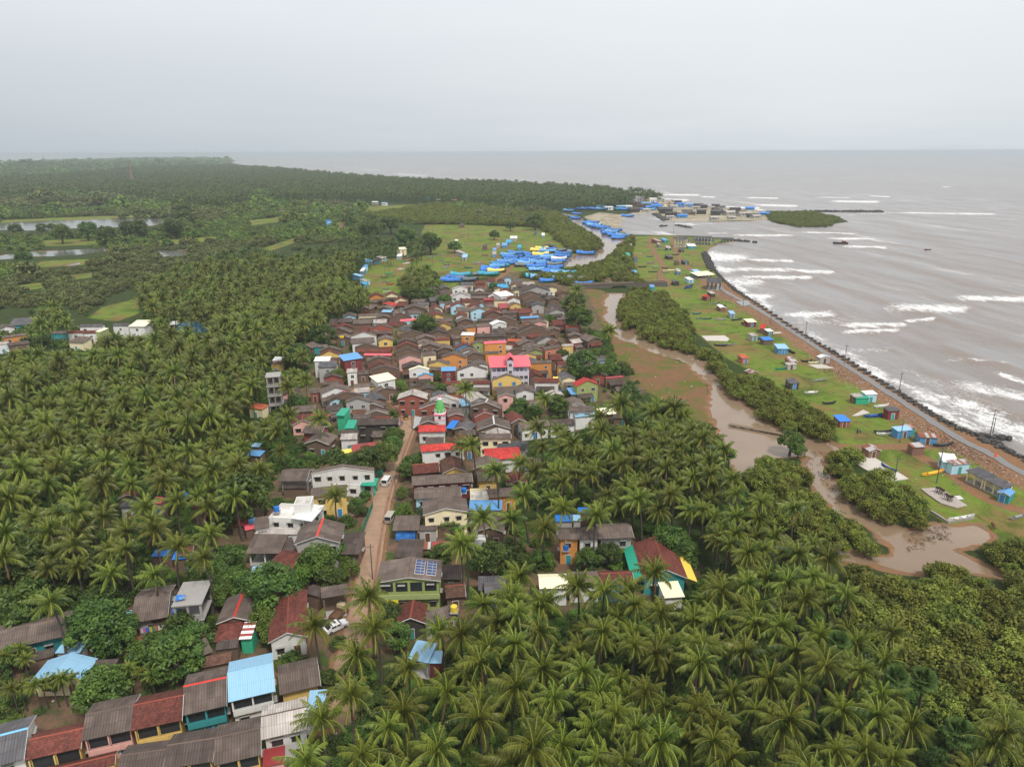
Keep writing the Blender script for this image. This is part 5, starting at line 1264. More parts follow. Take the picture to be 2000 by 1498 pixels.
# ---------------------------------------------------------------- boats
M_HULL = {k: m_plain('hull_' + k, c, .5, .3) for k, c in (('blue', hexc(50, 95, 140)), ('dark', hexc(55, 58, 62)), ('wood', hexc(110, 85, 65)), ('green', hexc(40, 120, 105)), ('red', hexc(130, 50, 45)))}
M_TARP = {'U': m_tarp('blue', hexc(42, 108, 185)), 'u': m_tarp('pale_blue', hexc(95, 150, 195)), 'G': m_tarp('grey', hexc(95, 105, 112)), 'Y': m_tarp('yellow', hexc(238, 205, 90)), 'W': m_tarp('white', hexc(225, 226, 225)), 'E': m_tarp('teal', hexc(45, 140, 165)), 'P': m_tarp('pinkish', hexc(205, 165, 150))}
TARPN = {'U': 'blue', 'u': 'pale blue', 'G': 'dark grey', 'Y': 'yellow', 'W': 'white', 'E': 'teal', 'P': 'pinkish brown'}
def boat_meshes(seed, hull, tarp, L=13.0, W=4.7):
    R = random.Random(seed); N = 11; xs = np.linspace(-.5, .5, N); st = []
    for i, x in enumerate(xs):
        t = x + .5; hw = W / 2 * (1 - max(0, (t - .62) / .38) ** 2.2) * (.82 + .18 * min(1, t / .25)); sh = 1.5 + .35 * (1 - t) + 1.5 * max(0, t - .45) ** 1.6 * 2; ke = .25 + .8 * max(0, t - .75) ** 1.3 * 3
        st.append((x * L + (max(0, t - .9) * L * .12), max(hw, .05), sh, ke))
    b = MB().mat(M_HULL[hull]); prof = lambda s: [(s[0], -s[1], s[2]), (s[0], -s[1] * .86, s[3] + .55), (s[0], -s[1] * .35, s[3]), (s[0], s[1] * .35, s[3]), (s[0], s[1] * .86, s[3] + .55), (s[0], s[1], s[2])]
    for i in range(N - 1):
        p, q = prof(st[i]), prof(st[i + 1])
        for k in range(5): b.face([p[k], p[k + 1], q[k + 1], q[k]][::-1])
        b.face([(st[i][0], -st[i][1] * .97, st[i][2] - .25), (st[i + 1][0], -st[i + 1][1] * .97, st[i + 1][2] - .25), (st[i + 1][0], st[i + 1][1] * .97, st[i + 1][2] - .25), (st[i][0], st[i][1] * .97, st[i][2] - .25)])
    b.face(prof(st[0])); hullm = b.mesh('hull', False, True)
    c = MB().mat(M_TARP[tarp]); rows = []
    for i in range(N - 1):
        x, hw, sh, ke = st[i]; t = i / (N - 1); rid = sh + (1.5 if t < .35 else 1.0) * R.uniform(.75, 1.15) * (1 - .35 * t); rows.append([(x + R.uniform(-.15, .15), -hw - .06, sh - R.uniform(.3, .85)), (x, -hw * .93, sh + .12), (x, -hw * .5, (sh + rid) / 2 + R.uniform(-.05, .3)), (x, 0, rid), (x, hw * .5, (sh + rid) / 2 + R.uniform(-.05, .3)), (x, hw * .93, sh + .12), (x + R.uniform(-.15, .15), hw + .06, sh - R.uniform(.3, .85))])
    for i in range(len(rows) - 1):
        for k in range(6): c.face([rows[i][k], rows[i + 1][k], rows[i + 1][k + 1], rows[i][k + 1]][::-1])
    c.face(rows[0]); c.face(rows[-1][::-1]); tarpm = c.mesh('tarpaulin_cover', False, True)
    m = MB().mat(M_HULL['wood']); m.tube([(-L * .1, 0, 1.2), (-L * .1 + .2, 0, 5.4)], [.07, .04], 6); m.tube([(L * .22, 0, 1.4), (L * .24, 0, 4.2)], [.06, .04], 6); return hullm, tarpm, m.mesh('mast')
_boat = {}
BOATS = []
def boat(px, py, tarp='U', ang=0.0, s=1.0, grp=''):
    hull = {'U': 'blue', 'u': 'blue', 'G': 'dark', 'Y': 'wood', 'W': 'blue', 'E': 'green', 'P': 'red'}[tarp]; k = (tarp, len(BOATS) % 3)
    if k not in _boat: _boat[k] = boat_meshes(hash(tarp) % 7 * 0 + ord(tarp) + k[1], hull, tarp)
    afloat = grp == 'creek'; p = G(px, py, .9); o = root('fishing_boat', (p[0], p[1], -.75 if afloat else -.12), ang); o.scale = (s,) * 3
    for nm, me in zip(('hull', 'tarpaulin_cover', 'mast'), _boat[k]): put(nm, me, o)
    BOATS.append((o, tarp, grp, np.array([p[0], p[1], 2]))); return o
BL = '''@830 470 5.882 yard
960 165 u|1060 150 U|985 195 U|985 222 U|930 248 u|960 262 U|860 272 U|835 300 u|880 290 E|765 325 U|755 348 U|735 388 E|825 352 Y|1235 162 U|1350 90 Y|1430 102 U|1310 118 Y|1420 128 u|1555 112 G|1590 152 U|1585 182 U|1400 190 u|1385 215 U|1335 165 Y|1245 192 U|1195 232 U|1165 258 u|1150 285 G|1545 212 W|1535 240 U|1495 272 G|1325 272 U|1300 250 u|1290 335 u|1290 305 U|1460 338 U|1460 372 U|1560 378 u|1645 372 E|1270 412 E|1420 462 U|1340 425 u|1580 445 E|1765 442 G|1450 402 U|1830 505 U|1720 130 G|355 425 U|310 462 U|420 400 E|490 452 G|560 392 G|1040 190 U|1120 240 U|1240 230 U|1460 180 U|1500 310 U
@1080 350 5 creek
345 425 U|378 438 U|410 452 u|445 466 U|490 472 U|530 500 U|580 512 u|560 530 U|605 545 U|650 555 U|690 548 u|640 572 U|600 498 U|390 420 U|240 338 U|330 292 U|155 312 u|190 300 U|225 380 U|130 395 E|200 365 G|280 295 U|325 722 U|640 295 E|700 300 U|420 295 U|480 298 u|840 298 U|900 265 U|955 300 u|1000 275 U|1090 292 u|1280 268 U|1330 268 U|730 360 U'''
pr2 = random.Random(9)
for ln in BL.split('\n'):
    if ln[0] == '@': bx, by, bs, bg_ = ln[1:].split(); bx, by, bs = float(bx), float(by), float(bs); continue
    for q in ln.split('|'):
        x, y, tp_ = q.split(); x, y = bx + float(x) / bs, by + float(y) / bs
        if bg_ == 'yard': a = pr2.uniform(-.12, .45)
        else: a = pr2.uniform(-.5, .1) if x > 1128 else pr2.uniform(-.9, -.4)
        boat(x, y, tp_, a, pr2.uniform(.95, 1.2) * (1 if bg_ == 'yard' else 1.12), bg_ if not (bg_ == 'creek' and y < 414 and x < 1300) else 'landing')
# ---------------------------------------------------------------- canoes drawn up on the grass
M_CAN = {'g': ('grey', m_plain('canoe_grey', hexc(140, 140, 138), .7)), 'd': ('dark', m_plain('canoe_dark', hexc(52, 58, 58), .6)), 'w': ('white', m_plain('canoe_white', hexc(215, 214, 208), .6)), 'b': ('blue', m_plain('canoe_blue', hexc(45, 85, 150), .5)), 'c': ('cream', m_plain('canoe_cream', hexc(220, 208, 170), .6)), 'e': ('green', m_plain('canoe_green', hexc(30, 150, 110), .5)), 'y': ('yellow', m_plain('canoe_yellow', hexc(230, 175, 55), .5)), 't': ('teal', m_plain('canoe_teal', hexc(45, 105, 115), .5)), 'r': ('red', m_plain('canoe_red', hexc(150, 65, 55), .6))}
_can = {}
def canoe_mesh(k):
    if k in _can: return _can[k]
    b = MB().mat(M_CAN[k][1]); N = 9; pr_ = []
    for i in range(N):
        t = i / (N - 1) * 2 - 1; hw = .62 * max(.03, 1 - abs(t) ** 2.6); pr_.append((t * 4.5, hw, .62 + .55 * abs(t) ** 3, .05 + .45 * abs(t) ** 4))
    for i in range(N - 1):
        (x, w, s_, k0), (x2, w2, s2, k2) = pr_[i], pr_[i + 1]
        for A_ in (-1, 1):
            b.face([(x, A_ * w, s_), (x2, A_ * w2, s2), (x2, A_ * w2 * .5, k2), (x, A_ * w * .5, k0)]); b.face([(x, A_ * w * .9, s_), (x2, A_ * w2 * .9, s2), (x2, A_ * w2 * .4, k2 + .1), (x, A_ * w * .4, k0 + .1)])
        b.face([(x, -w * .5, k0), (x2, -w2 * .5, k2), (x2, w2 * .5, k2), (x, w * .5, k0)]); b.face([(x, -w * .4, k0 + .1), (x2, -w2 * .4, k2 + .1), (x2, w2 * .4, k2 + .1), (x, w * .4, k0 + .1)])
    th = MB().mat(M_HULL['wood'])
    for x in (-2.4, 0, 2.3): th.box(x - .12, -.5, .5, x + .12, .5, .56)
    cv = MB().mat(M_CAN[k][1]); cv.prism([(-.5, .58), (.5, .58), (0, .95)], 'x', -2.2, 1.8)
    _can[k] = (b.mesh('hull', False, True), th.mesh('thwart'), cv.mesh('cover')); return _can[k]
CANOES = []
CL = '''@1200 420 3.333
595 680 80 t 0|690 686 75 g -2|795 686 75 d -8|480 477 60 b -14|486 467 55 d -14|535 647 62 t -2|860 708 75 d -6|880 722 75 g -6|1090 1008 88 e -5|1335 1082 100 g -8|1280 1163 72 w -3|1395 1231 92 d -4|1740 1250 90 w -8|1680 1314 125 b -6|1250 957 60 d -2|1300 966 70 c -3|945 810 62 d -8|1150 895 60 d 30|330 378 60 g 5|365 365 95 c -2|560 680 40 g 0|650 582 40 g -6|320 465 60 t 0|230 275 50 t 0|235 315 60 g -3|270 342 60 g -2|400 262 50 d -6|310 230 60 g 0|250 375 60 d 0|330 350 50 d 2|150 255 50 c 2|700 590 55 d 20|180 342 60 d 0|740 850 90 g 0|690 855 90 d 2
@1300 750 2.857
1215 272 110 d -4|1230 284 110 w -2|1545 347 115 d -4|1490 505 125 y -12|1648 757 150 w -10|1965 750 90 g -14|1180 185 110 b -5|1245 478 100 b 26|1200 130 80 w -5
@700 480 10
510 630 120 d 0|520 715 130 g 0|620 765 160 r -3|530 850 150 g -2|560 910 150 w -4|600 555 130 e -2|900 270 110 r -8|880 312 120 e -4|950 357 160 w -8|1420 225 130 g -3|1620 300 110 t -3|1700 440 110 t -2|1740 380 70 w -4|1590 205 60 g 0|830 470 80 w -2|970 222 120 w -6|980 1740 90 g 0
@830 470 5.882
65 190 70 g -5|190 238 60 g -3|255 285 60 d -6|440 190 120 g 6|580 275 100 g -3|500 318 90 t 0|230 320 70 g 0|690 175 70 r -2|700 185 70 g -2|620 262 90 g -4|470 45 60 g -2'''
for ln in CL.split('\n'):
    if ln[0] == '@': bx, by, bs = map(float, ln[1:].split()); continue
    for q in ln.split('|'):
        x, y, l, k, a = q.split(); x, y, l, a = bx + float(x) / bs, by + float(y) / bs, float(l) / bs, float(a)
        ca_, sa_ = math.cos(math.radians(a)) * l / 2, -math.sin(math.radians(a)) * l / 2
        p, q2 = G(x - ca_, y + sa_), G(x + ca_, y - sa_); p, q2 = G(x - ca_, y - sa_ * -1), G(x + ca_, y - sa_); Lw = np.linalg.norm(q2 - p); c_ = (p + q2) / 2; o = root('canoe', (c_[0], c_[1], .0), math.atan2(q2[1] - p[1], q2[0] - p[0])); sc1 = float(np.clip(Lw / 9.0, .55, 1.5)); o.scale = (sc1, min(1.25, sc1 * 1.1), 1)
        h_, t_, c2_ = canoe_mesh(k); put('hull', h_, o); (put('cover', c2_, o) if (len(CANOES) % 3 == 1 or k == 'y') else put('thwart', t_, o)); CANOES.append((o, k, c_, Lw))
THINGS = []  # (object, label, category, group)
def thing(o, label, cat, group=None): tag(o, label, cat, group); return o
# ---------------------------------------------------------------- trawlers at sea
def trawler(px, py, ang, lab, s=1.0):
    p = G(px, py, 0); o = root('trawler', (p[0], p[1], -.8), ang); o.scale = (s,) * 3; hm_, _, mm = boat_meshes(3, 'dark', 'G'); put('hull', hm_, o); put('mast', mm, o)
    c = MB().mat(M_HULL['red']); c.box(-4.6, -1.1, 1.2, -1.6, 1.1, 3.4); c.mat(M_WFRAME).box(-4.9, -1.35, 3.4, -1.3, 1.35, 3.52); c.build('cabin', o); thing(o, lab, 'trawler', 'boats under way at sea')
trawler(1641, 476, PI, 'dark trawler heading inshore through breaking waves off the beach', 1.0); trawler(1296, 442, .4, 'small dark boat crossing the calm harbour basin', .8); trawler(1812, 488, .2, 'tiny dark boat alone far out on the open sea', .5)
# ---------------------------------------------------------------- poles
M_POLE = m_plain('pole_concrete', (.13, .12, .11), .9); M_INS = m_plain('insulator', (.3, .25, .2), .4)
def pole_mesh():
    b = MB().mat(M_POLE); b.tube([(0, 0, -.4), (0, 0, 8.0)], [.15, .09], 8); a = MB().mat(M_POLE); a.box(-.75, -.05, 7.3, .75, .05, 7.42)
    for x in (-.65, 0, .65): a.mat(M_INS).lathe([(.0, 7.43), (.05, 7.44), (.06, 7.55), (.0, 7.62)], 6, (x, 0))
    return b.mesh('shaft', True), a.mesh('crossarm')
PM = pole_mesh()
for x, y, wd, h in ((774, 990, 'beside the village road opposite the white van', 1), (728, 1132, 'at the roadside before the green house with solar panels', 1), (1649, 711, 'on the coast path', 1), (1755, 770, 'on the coast path', 1), (1934, 848, 'on the coast path by the dark rocks', 1), (1757, 865, 'in the grass before the pale blue shed', .8), (1451, 601, 'on the coast path', 1), (1505, 633, 'on the coast path', 1), (1572, 662, 'on the coast path', 1), (1315, 458, 'by the sheds at the tip of the strip', 1.6), (1339, 556, 'at the bridge road near the shore', 1), (1829, 943, 'beside the yellow canoe', 1.2), (1939, 845, 'on the coast path by the dark rocks', .6), (760, 536, 'in the field with canoes', 1.2), (769, 521, 'in the field with canoes', 1.1), (846, 530, 'in the field beside the boat yard', 1.4), (875, 502, 'in the field beside the boat yard', 1.4), (753, 550, 'in the field with canoes', 1.2), (1283, 553, 'on the grass above the bridge', 1), (1746, 940, 'on the pale drying slab', .8), (805, 838, 'at the bend of the village road', 1), (845, 462, 'at the top of the far field', 1.4), (915, 470, 'at the top of the far field', 1.4), (892, 1008, 'beside the cream gabled house', .8)):
    p = G(x, y); o = root('utility_pole', (p[0], p[1], 0), pr2.uniform(-.5, .5)); o.scale = (1, 1, h); put('shaft', PM[0], o); put('crossarm', PM[1], o); thing(o, f'utility pole {" ".join(wd.split()[:6])}, {where(p).replace(" the photo", "")}', 'pole', 'utility poles')
# ---------------------------------------------------------------- lattice masts far off
def mast(px, py, h, lab):
    p = G(px, py); b = MB().mat(M_HULL['red']); w = h * .05; o = root('lattice_mast', (p[0], p[1], 0))
    for sx_ in (-1, 1):
        for sy_ in (-1, 1): q = MB().mat(M_HULL['red']); q.tube([(sx_ * w, sy_ * w, 0), (sx_ * w * .12, sy_ * w * .12, h)], h * .006, 4); q.build('leg', o)
    q = MB().mat(M_WFRAME)
    for k in range(9):
        z0, z1 = h * k / 9, h * (k + 1) / 9; r0, r1 = w * (1 - .88 * k / 9), w * (1 - .88 * (k + 1) / 9)
        for (ax, ay), (bx_, by_) in (((-1, -1), (1, -1)), ((1, -1), (1, 1)), ((1, 1), (-1, 1)), ((-1, 1), (-1, -1))): q.tube([(ax * r0, ay * r0, z0), (bx_ * r1, by_ * r1, z1)], h * .004, 3)
    q.build('bracing', o); thing(o, lab, 'mast')
mast(259, 362, 58, 'red and white lattice mast rising out of the far palm forest'); mast(87, 318.5, 75, 'tall thin lattice mast on the hazy skyline above the far town')
# ---------------------------------------------------------------- far town and houses in the woods
def far_house(px, py, w, h, wk, rk, lab):
    rk = 'g' if rk == 'C' else rk; wk = 'g' if (wk == 'c' and py > 404 and px > 1290) else wk; p = G(px, py); o = root('far_building', (p[0], p[1], 0), pr2.uniform(-.4, .4)); b = MB().mat(M_wall(wk)); b.box(-w / 2, 0, -1, w / 2, w * .7, h); b.build('wall', o); b = MB().mat(M_roof(rk)); b.slab([(-w / 2 - .5, -.5, h), (w / 2 + .5, -.5, h), (w / 2 + .5, w * .35, h + w * .12), (-w / 2 - .5, w * .35, h + w * .12)], .3); b.slab([(w / 2 + .5, w * .7 + .5, h), (-w / 2 - .5, w * .7 + .5, h), (-w / 2 - .5, w * .35, h + w * .12), (w / 2 + .5, w * .35, h + w * .12)], .3); b.build('roof', o)
    for k in range(2 if w < 30 else 3):
        q = MB().mat(M_DARK); q.box(-w * .3 + k * w * .28, -.15, h * .4, -w * .15 + k * w * .28, .02, h * .7); q.build('window', o)
    thing(o, f'{lab}, {where(p)}' if len((lab + where(p)).split()) <= 15 else f'{" ".join(lab.split()[:7])}, {where(p)}', 'building', 'far buildings')
for x, y, w, h, wk in ((40, 326.5, 60, 12, 'w'), (30, 335, 40, 12, 'w'), (55, 334, 30, 10, 'c'), (18, 336, 26, 9, 'w'), (85, 331, 40, 10, 'w'), (135, 327, 46, 11, 'w'), (178, 323, 40, 12, 'w'), (108, 322, 50, 12, 'c'), (217, 331, 40, 14, 'w'), (240, 320, 36, 12, 'w'), (283, 325, 46, 16, 'p'), (65, 322, 50, 12, 'w'), (150, 318.5, 60, 14, 'w'), (125, 334, 24, 9, 'w'), (300, 331, 24, 9, 'c'), (470, 340, 20, 8, 'g')): far_house(x, y, w, h, wk, 'g' if w > 40 else 'W', 'pale far building in the hazy woods')
for x, y, w, h, wk, rk in ((1030, 371, 12, 6, 'w', 'W'), (1070, 372, 12, 6, 'w', 'P'), (965, 371, 10, 5, 'w', 'W'), (1242, 392, 12, 7, 'w', 'W'), (1250, 396, 14, 8, 'v', 'g'), (1258, 395, 12, 7, 'p', 'r'), (1266, 397, 12, 7, 'y', 'b'), (1276, 399, 12, 8, 'w', 'W'), (1286, 399, 10, 6, 'c', 'C'), (1262, 404, 14, 5, 'w', 'S'), (1272, 407, 14, 5, 'g', 'B'), (1282, 409, 16, 5, 'b', 'U'), (1294, 404, 12, 5, 'c', 'C'), (1306, 401, 14, 5, 'y', 'C'), (1250, 406, 12, 4, 'n', 'B'), (1240, 403, 16, 5, 'n', 'B'), (1200, 404, 22, 5, 'd', 'B'), (1225, 409, 12, 4, 'w', 'W'), (1212, 409, 12, 4, 'b', 'L'), (1190, 411, 12, 4, 'w', 'W'), (1175, 409, 12, 4, 'g', 'S'), (1300, 418, 18, 6, 'd', 'D'), (1340, 420, 12, 5, 'g', 'D'), (1370, 419, 12, 5, 'd', 'D'), (1398, 421, 12, 5, 'd', 'D'), (1317, 408, 12, 4, 'g', 'g'), (1330, 404, 14, 4, 'b', 'U'), (1345, 405, 14, 4, 'g', 'S'), (1375, 407, 12, 4, 'd', 'D'), (1410, 410, 12, 4, 'g', 'D'), (1455, 423, 14, 4, 'c', 'C'), (1430, 421, 16, 4, 'c', 'C'), (1480, 427, 12, 3, 'c', 'C'), (750, 402, 8, 4, 'w', 'L'), (732, 400, 9, 4, 'g', 'W'), (700, 402, 8, 4, 'c', 'L'), (855, 391, 9, 4, 'w', 'S'), (887, 390, 10, 5, 'w', 'W'), (835, 391, 8, 4, 'b', 'S'), (118, 382, 10, 5, 'w', 'W'), (137, 383, 10, 5, 'w', 'W'), (248, 396, 8, 4, 't', 'L'), (455, 400, 14, 5, 'c', 'q'), (681, 410, 6, 3, 'w', 'W'), (640, 437, 6, 3, 'b', 'U'), (888, 392, 9, 4, 'p', 'r')): far_house(x, y, w, h, wk, rk, f'{RC[rk][0].replace("_", "-")} roofed building, {WC[wk][0].replace(" ", "-")} walls')
W = gp(SPIT); lo, hi = W.min(0), W.max(0); r_ = np.random.default_rng(44); Q_ = np.column_stack([r_.uniform(lo[0], hi[0], 900), r_.uniform(lo[1], hi[1], 900)]); Q_ = Q_[inside(Q_, W) & (sd_water(Q_) > 8)]; kept = []
for q in Q_:
    if len(kept) >= 34: break
    if kept and min(np.linalg.norm(q - k) for k in kept) < 17: continue
    kept.append(q); x, y = to_px((*q, 0)); w, h, wk, rk = [(11, 4, 'd', 'D'), (14, 4, 'd', 'B'), (9, 3, 'n', 'B'), (10, 3.5, 'g', 'g'), (12, 3, 'b', 'U'), (9, 3, 'c', 'C'), (13, 4, 'd', 'D')][len(kept) % 7]; far_house(x, y, w, h, wk, rk, f'{RC[rk][0].replace("_", "-")} roofed hut on the spit')
# ---------------------------------------------------------------- bridge, causeway, sea wall, groynes, slabs
M_STONE = m_plain('masonry', (.13, .115, .095), .95, .1, 0, .25); M_ROCK = m_plain('rock', (.06, .056, .053), .9, .2, 0, .35); M_SLAB = m_plain('drying_slab', (.50, .46, .41), .9, .1, 0, .1)
pa, pb = G(1120, 564), G(1300, 558); L = np.linalg.norm(pb - pa); o = root('stone_bridge', (*((pa + pb) / 2)[:2], 0), math.atan2(pb[1] - pa[1], pb[0] - pa[0])); ax = ((G(1215, 566) - pa)[:2] @ (pb - pa)[:2] / L) - L / 2
arc = [(ax + 5.5 * math.cos(a), -.6 + 2.3 * math.sin(a)) for a in np.linspace(0, PI, 13)]; b = MB().mat(M_STONE)
for i in range(12): b.prism([(arc[i + 1][0], arc[i + 1][1]), (arc[i][0], arc[i][1]), (arc[i][0], 2.2), (arc[i + 1][0], 2.2)], 'y', -2.5, 2.5)
b.box(-L / 2, -2.5, -1.5, ax - 5.5, 2.5, 2.2); b.box(ax + 5.5, -2.5, -1.5, L / 2, 2.5, 2.2); b.build('arch_wall', o); b = MB().mat(M_ROAD); b.box(-L / 2, -2.4, 2.2, L / 2, 2.4, 2.3); b.build('deck', o)
for s_ in (-1, 1): b = MB().mat(M_STONE); b.box(-L / 2, s_ * 2.45 - .15, 2.2, L / 2, s_ * 2.45 + .15, 2.9); b.build('parapet', o)
thing(o, 'low stone bridge with one arch over the creek below the boat yard', 'bridge')
p = G(1214, 585); pa, pb = G(1424, 829), G(1531, 849); L = np.linalg.norm(pb - pa); o = root('footbridge', (*((pa + pb) / 2)[:2], 0), math.atan2(pb[1] - pa[1], pb[0] - pa[0])); b = MB().mat(m_plain('bank_earth', (.19, .14, .09), .95)); b.box(-L / 2, -.8, .05, L / 2, .8, .3); b.build('deck', o)
for k in range(6): b = MB().mat(M_STONE); x = -L / 2 + L * (k + .5) / 6; b.box(x - .3, -.7, -2, x + .3, .7, .05); b.build('pier', o)
thing(o, 'narrow earth topped footbridge across the brown creek', 'footbridge')
WALLPX = [(1376,492),(1384,512),(1396,530),(1432,564),(1472,590),(1562,650),(1652,703),(1762,772),(1852,827),(1932,862),(2002,898),(2120,950)]
SW = smooth_line(gp(WALLPX), 10); b = MB().mat(M_ROCK); seg = np.concatenate([[0], np.cumsum(np.linalg.norm(np.diff(SW, axis=0), axis=1))]); T_ = np.gradient(SW, axis=0); T_ /= np.linalg.norm(T_, axis=1)[:, None]
rk_r = random.Random(3); s_ = 0
while s_ < seg[-1]:
    i = int(np.searchsorted(seg, s_)); i = min(i, len(SW) - 1)
    for k in range(3):
        r = rk_r.uniform(.35, .8); off = rk_r.uniform(-1.5, 1.3); n_ = np.array([-T_[i][1], T_[i][0]]); q = SW[i] + n_ * off + T_[i] * rk_r.uniform(-.6, .6); b.ico((q[0], q[1], .25 - abs(off) * .18 + rk_r.uniform(-.1, .25)), (r, r * rk_r.uniform(.7, 1.2), r * .75), rk_r.randrange(10 ** 6), .25, 6, 3)
    s_ += 1.0
o = b.build('seawall'); thing(o, 'long sea wall of dark tumbled boulders between path and surf', 'sea wall')
def groyne(a, c, w, lab):
    pa, pb = G(*a)[:2], G(*c)[:2]; L = np.linalg.norm(pb - pa); b = MB().mat(M_ROCK); R = random.Random(int(L)); n = int(L / max(1.0, w * .5))
    for i in range(n):
        for k in range(3): q = pa + (pb - pa) * i / n; r = w * R.uniform(.3, .5); b.ico((q[0] + R.uniform(-1, 1) * w * .6, q[1] + R.uniform(-1, 1) * w * .6, -.2 + R.uniform(0, .6)), (r, r, r * .8), R.randrange(10 ** 6), .3, 5, 3)
    thing(b.build('rock_groyne'), lab, 'groyne')
groyne((1925, 852), (1978, 858), 2.0, 'dark rock groyne jutting into the surf from the coast path, seaward one'); groyne((1918, 862), (1962, 866), 2.2, 'dark rocks piled at the path end beside the groyne'); groyne((1590, 413.5), (1725, 414), 6, 'long low rock breakwater beyond the green islet'); groyne((1420, 468), (1460, 472), 4, 'dark rock spit running out from the harbour sheds'); groyne((1470, 473), (1476, 473), 4, 'lone dark rock off the harbour spit')
groyne((1322, 440), (1350, 445), 3, 'weedy rocks awash at the harbour mouth'); groyne((1278, 418), (1300, 431), 5, 'dark stone quay edge along the far side of the harbour'); groyne((1376, 496), (1392, 530), 3.5, 'dark boulders at the corner of the beach')
def ground_slab(L_, z, mat, nm, lab, cat, th=.25):
    W = gp(L_, z); b = MB().mat(mat); b.face([(*p, z) for p in W][::-1] if np.cross(W[1] - W[0], W[2] - W[1]) < 0 else [(*p, z) for p in W])
    for i in range(len(W)): q, r = W[i], W[(i + 1) % len(W)]; b.face([(*q, z), (*r, z), (*r, z - th), (*q, z - th)])
    thing(b.build(nm), lab, cat)
s65 = lambda L_: [(1650 + x / 6.513, 820 + y / 6.513) for x, y in L_]
ground_slab(s65([(130, 470), (330, 445), (810, 745), (580, 778), (450, 720), (250, 620), (120, 540)]), .22, M_SLAB, 'drying_slab', 'large pale concrete drying slab with a blue covered canoe on it', 'slab'); ground_slab(s65([(970, 870), (1200, 855), (1560, 1085), (1420, 1115), (1220, 1055), (1040, 930)]), .2, m_plain('burnt_slab', (.30, .26, .23), .95, .1, 0, .35), 'hearth_slab', 'scorched concrete slab with iron pots and stands near the puddle', 'slab')
ground_slab(s65([(1395, 965), (1465, 960), (1515, 1005), (1440, 1012)]), .1, M_WFRAME, 'white_board', 'white board lying in the grass beside the scorched slab', 'board', .08); ground_slab([(1664, 812), (1686, 800), (1699, 806), (1768 - 94, 812)], .1, M_SLAB, 'concrete_plinth', 'pale concrete base under the maroon shed', 'slab', .15)
ground_slab([(1370, 656), (1415, 655), (1425, 662), (1420, 666), (1380, 665)], .15, M_SLAB, 'drying_slab', 'weathered concrete slab beside the creek mangroves', 'slab'); ground_slab([(1578, 712), (1605, 711), (1630, 719), (1595, 719)], .15, M_SLAB, 'drying_slab', 'pale concrete slab next to cream and dark canoes', 'slab'); ground_slab([(1502, 649), (1525, 648), (1527, 651), (1505, 652)], .15, M_SLAB, 'drying_slab', 'small pale slab before the white roofed shore shed', 'slab'); ground_slab([(1436, 589), (1462, 587), (1466, 595), (1450, 598)], .4, m_plain('wet_ramp', (.2, .21, .2), .3), 'boat_ramp', 'wet grey boat ramp let into the sea wall', 'ramp', .8)
ground_slab([(672, 968), (700, 964), (712, 990), (690, 1006), (668, 1000)], .1, m_plain('yard_paving', (.34, .28, .24), .9), 'paved_yard', 'pale paved yard beside the yellow house with a palm before it', 'yard', .3)
for k, (x, y) in enumerate(((1160, 900), (1190, 905), (1215, 920), (1240, 935), (1278, 985), (1300, 1000), (1325, 1010), (1350, 1015))):
    p = G(1650 + x / 6.513, 820 + y / 6.513 + 5); o = root('iron_stand', (p[0], p[1], .2)); b = MB().mat(m_plain('rusty_iron', (.07, .045, .035), .8))
    b.lathe([(.0, 1.15), (.32, 1.15), (.38, 1.5), (.3, 1.52), (.28, 1.25), (0, 1.22)], 10); b.build('pot', o)
    for a in range(3): q = MB().mat(m_plain('rusty_iron', (.07, .045, .035), .8)); q.tube([(math.cos(a * 2.1) * .38, math.sin(a * 2.1) * .38, 0), (math.cos(a * 2.1) * .28, math.sin(a * 2.1) * .28, 1.2)], .06, 5); q.build('leg', o)
    thing(o, 'dark iron pot on a tripod stand on the scorched slab', 'pot stand', 'pots on the scorched slab')
for x0, y0, x1, y1, lab in ((1818, 1000, 1850, 1020, 'low concrete kerb wall at the edge of the puddle'), (1850, 1021, 1902, 1013, 'low concrete wall under the white canoe at the puddle')):
    pa, pb = G(x0, y0), G(x1, y1); L = np.linalg.norm(pb - pa); b = MB().mat(M_CONC); b.box(0, -.15, -.8, L, .15, .45); thing(b.build('low_wall', None, (pa[0], pa[1], 0), math.atan2(pb[1] - pa[1], pb[0] - pa[0])), lab, 'wall')
# ---------------------------------------------------------------- temple tower
H = NAMED.get('templehall'); p = G(858, 832, 3.9); o = root('temple_tower', (p[0], p[1] + 3.2, 0)); M_TG = m_plain('temple_green', hexc(95, 175, 95), .6); M_TW = m_plain('temple_white', (.75, .73, .70), .6); M_TP = m_plain('temple_pink', hexc(225, 120, 150), .6)
b = MB().mat(M_TW); b.box(-1.5, -1.5, -.2, 1.5, 1.5, 6.6); b.build('base', o); b = MB().mat(M_TP); b.box(-1.75, -1.75, 6.6, 1.75, 1.75, 6.85); b.box(-1.6, -1.6, 5.0, 1.6, 1.6, 5.15); b.build('cornice', o)
b = MB().mat(M_TG); b.lathe([(1.55, 7.0), (1.5, 7.8), (1.25, 9.0), (.85, 10.2), (.5, 10.9)], 8); b.build('spire', o); b = MB().mat(M_TW); b.lathe([(1.65, 6.85), (1.7, 7.0), (1.6, 7.15)], 8); b.lathe([(.55, 10.85), (.7, 11.1), (.6, 11.4), (.0, 11.6)], 10); b.build('collar', o); b = MB().mat(M_TP); b.lathe([(.28, 11.5), (.33, 11.8), (.12, 12.1), (.2, 12.35), (0, 12.7)], 8); b.build('finial', o)
for a in range(4):
    q = MB().mat(M_DARK); q.box(-.35, -1.56, 5.4, .35, -1.49, 6.3); f = q.build('niche', o); f.rotation_euler = (0, 0, a * PI / 2)
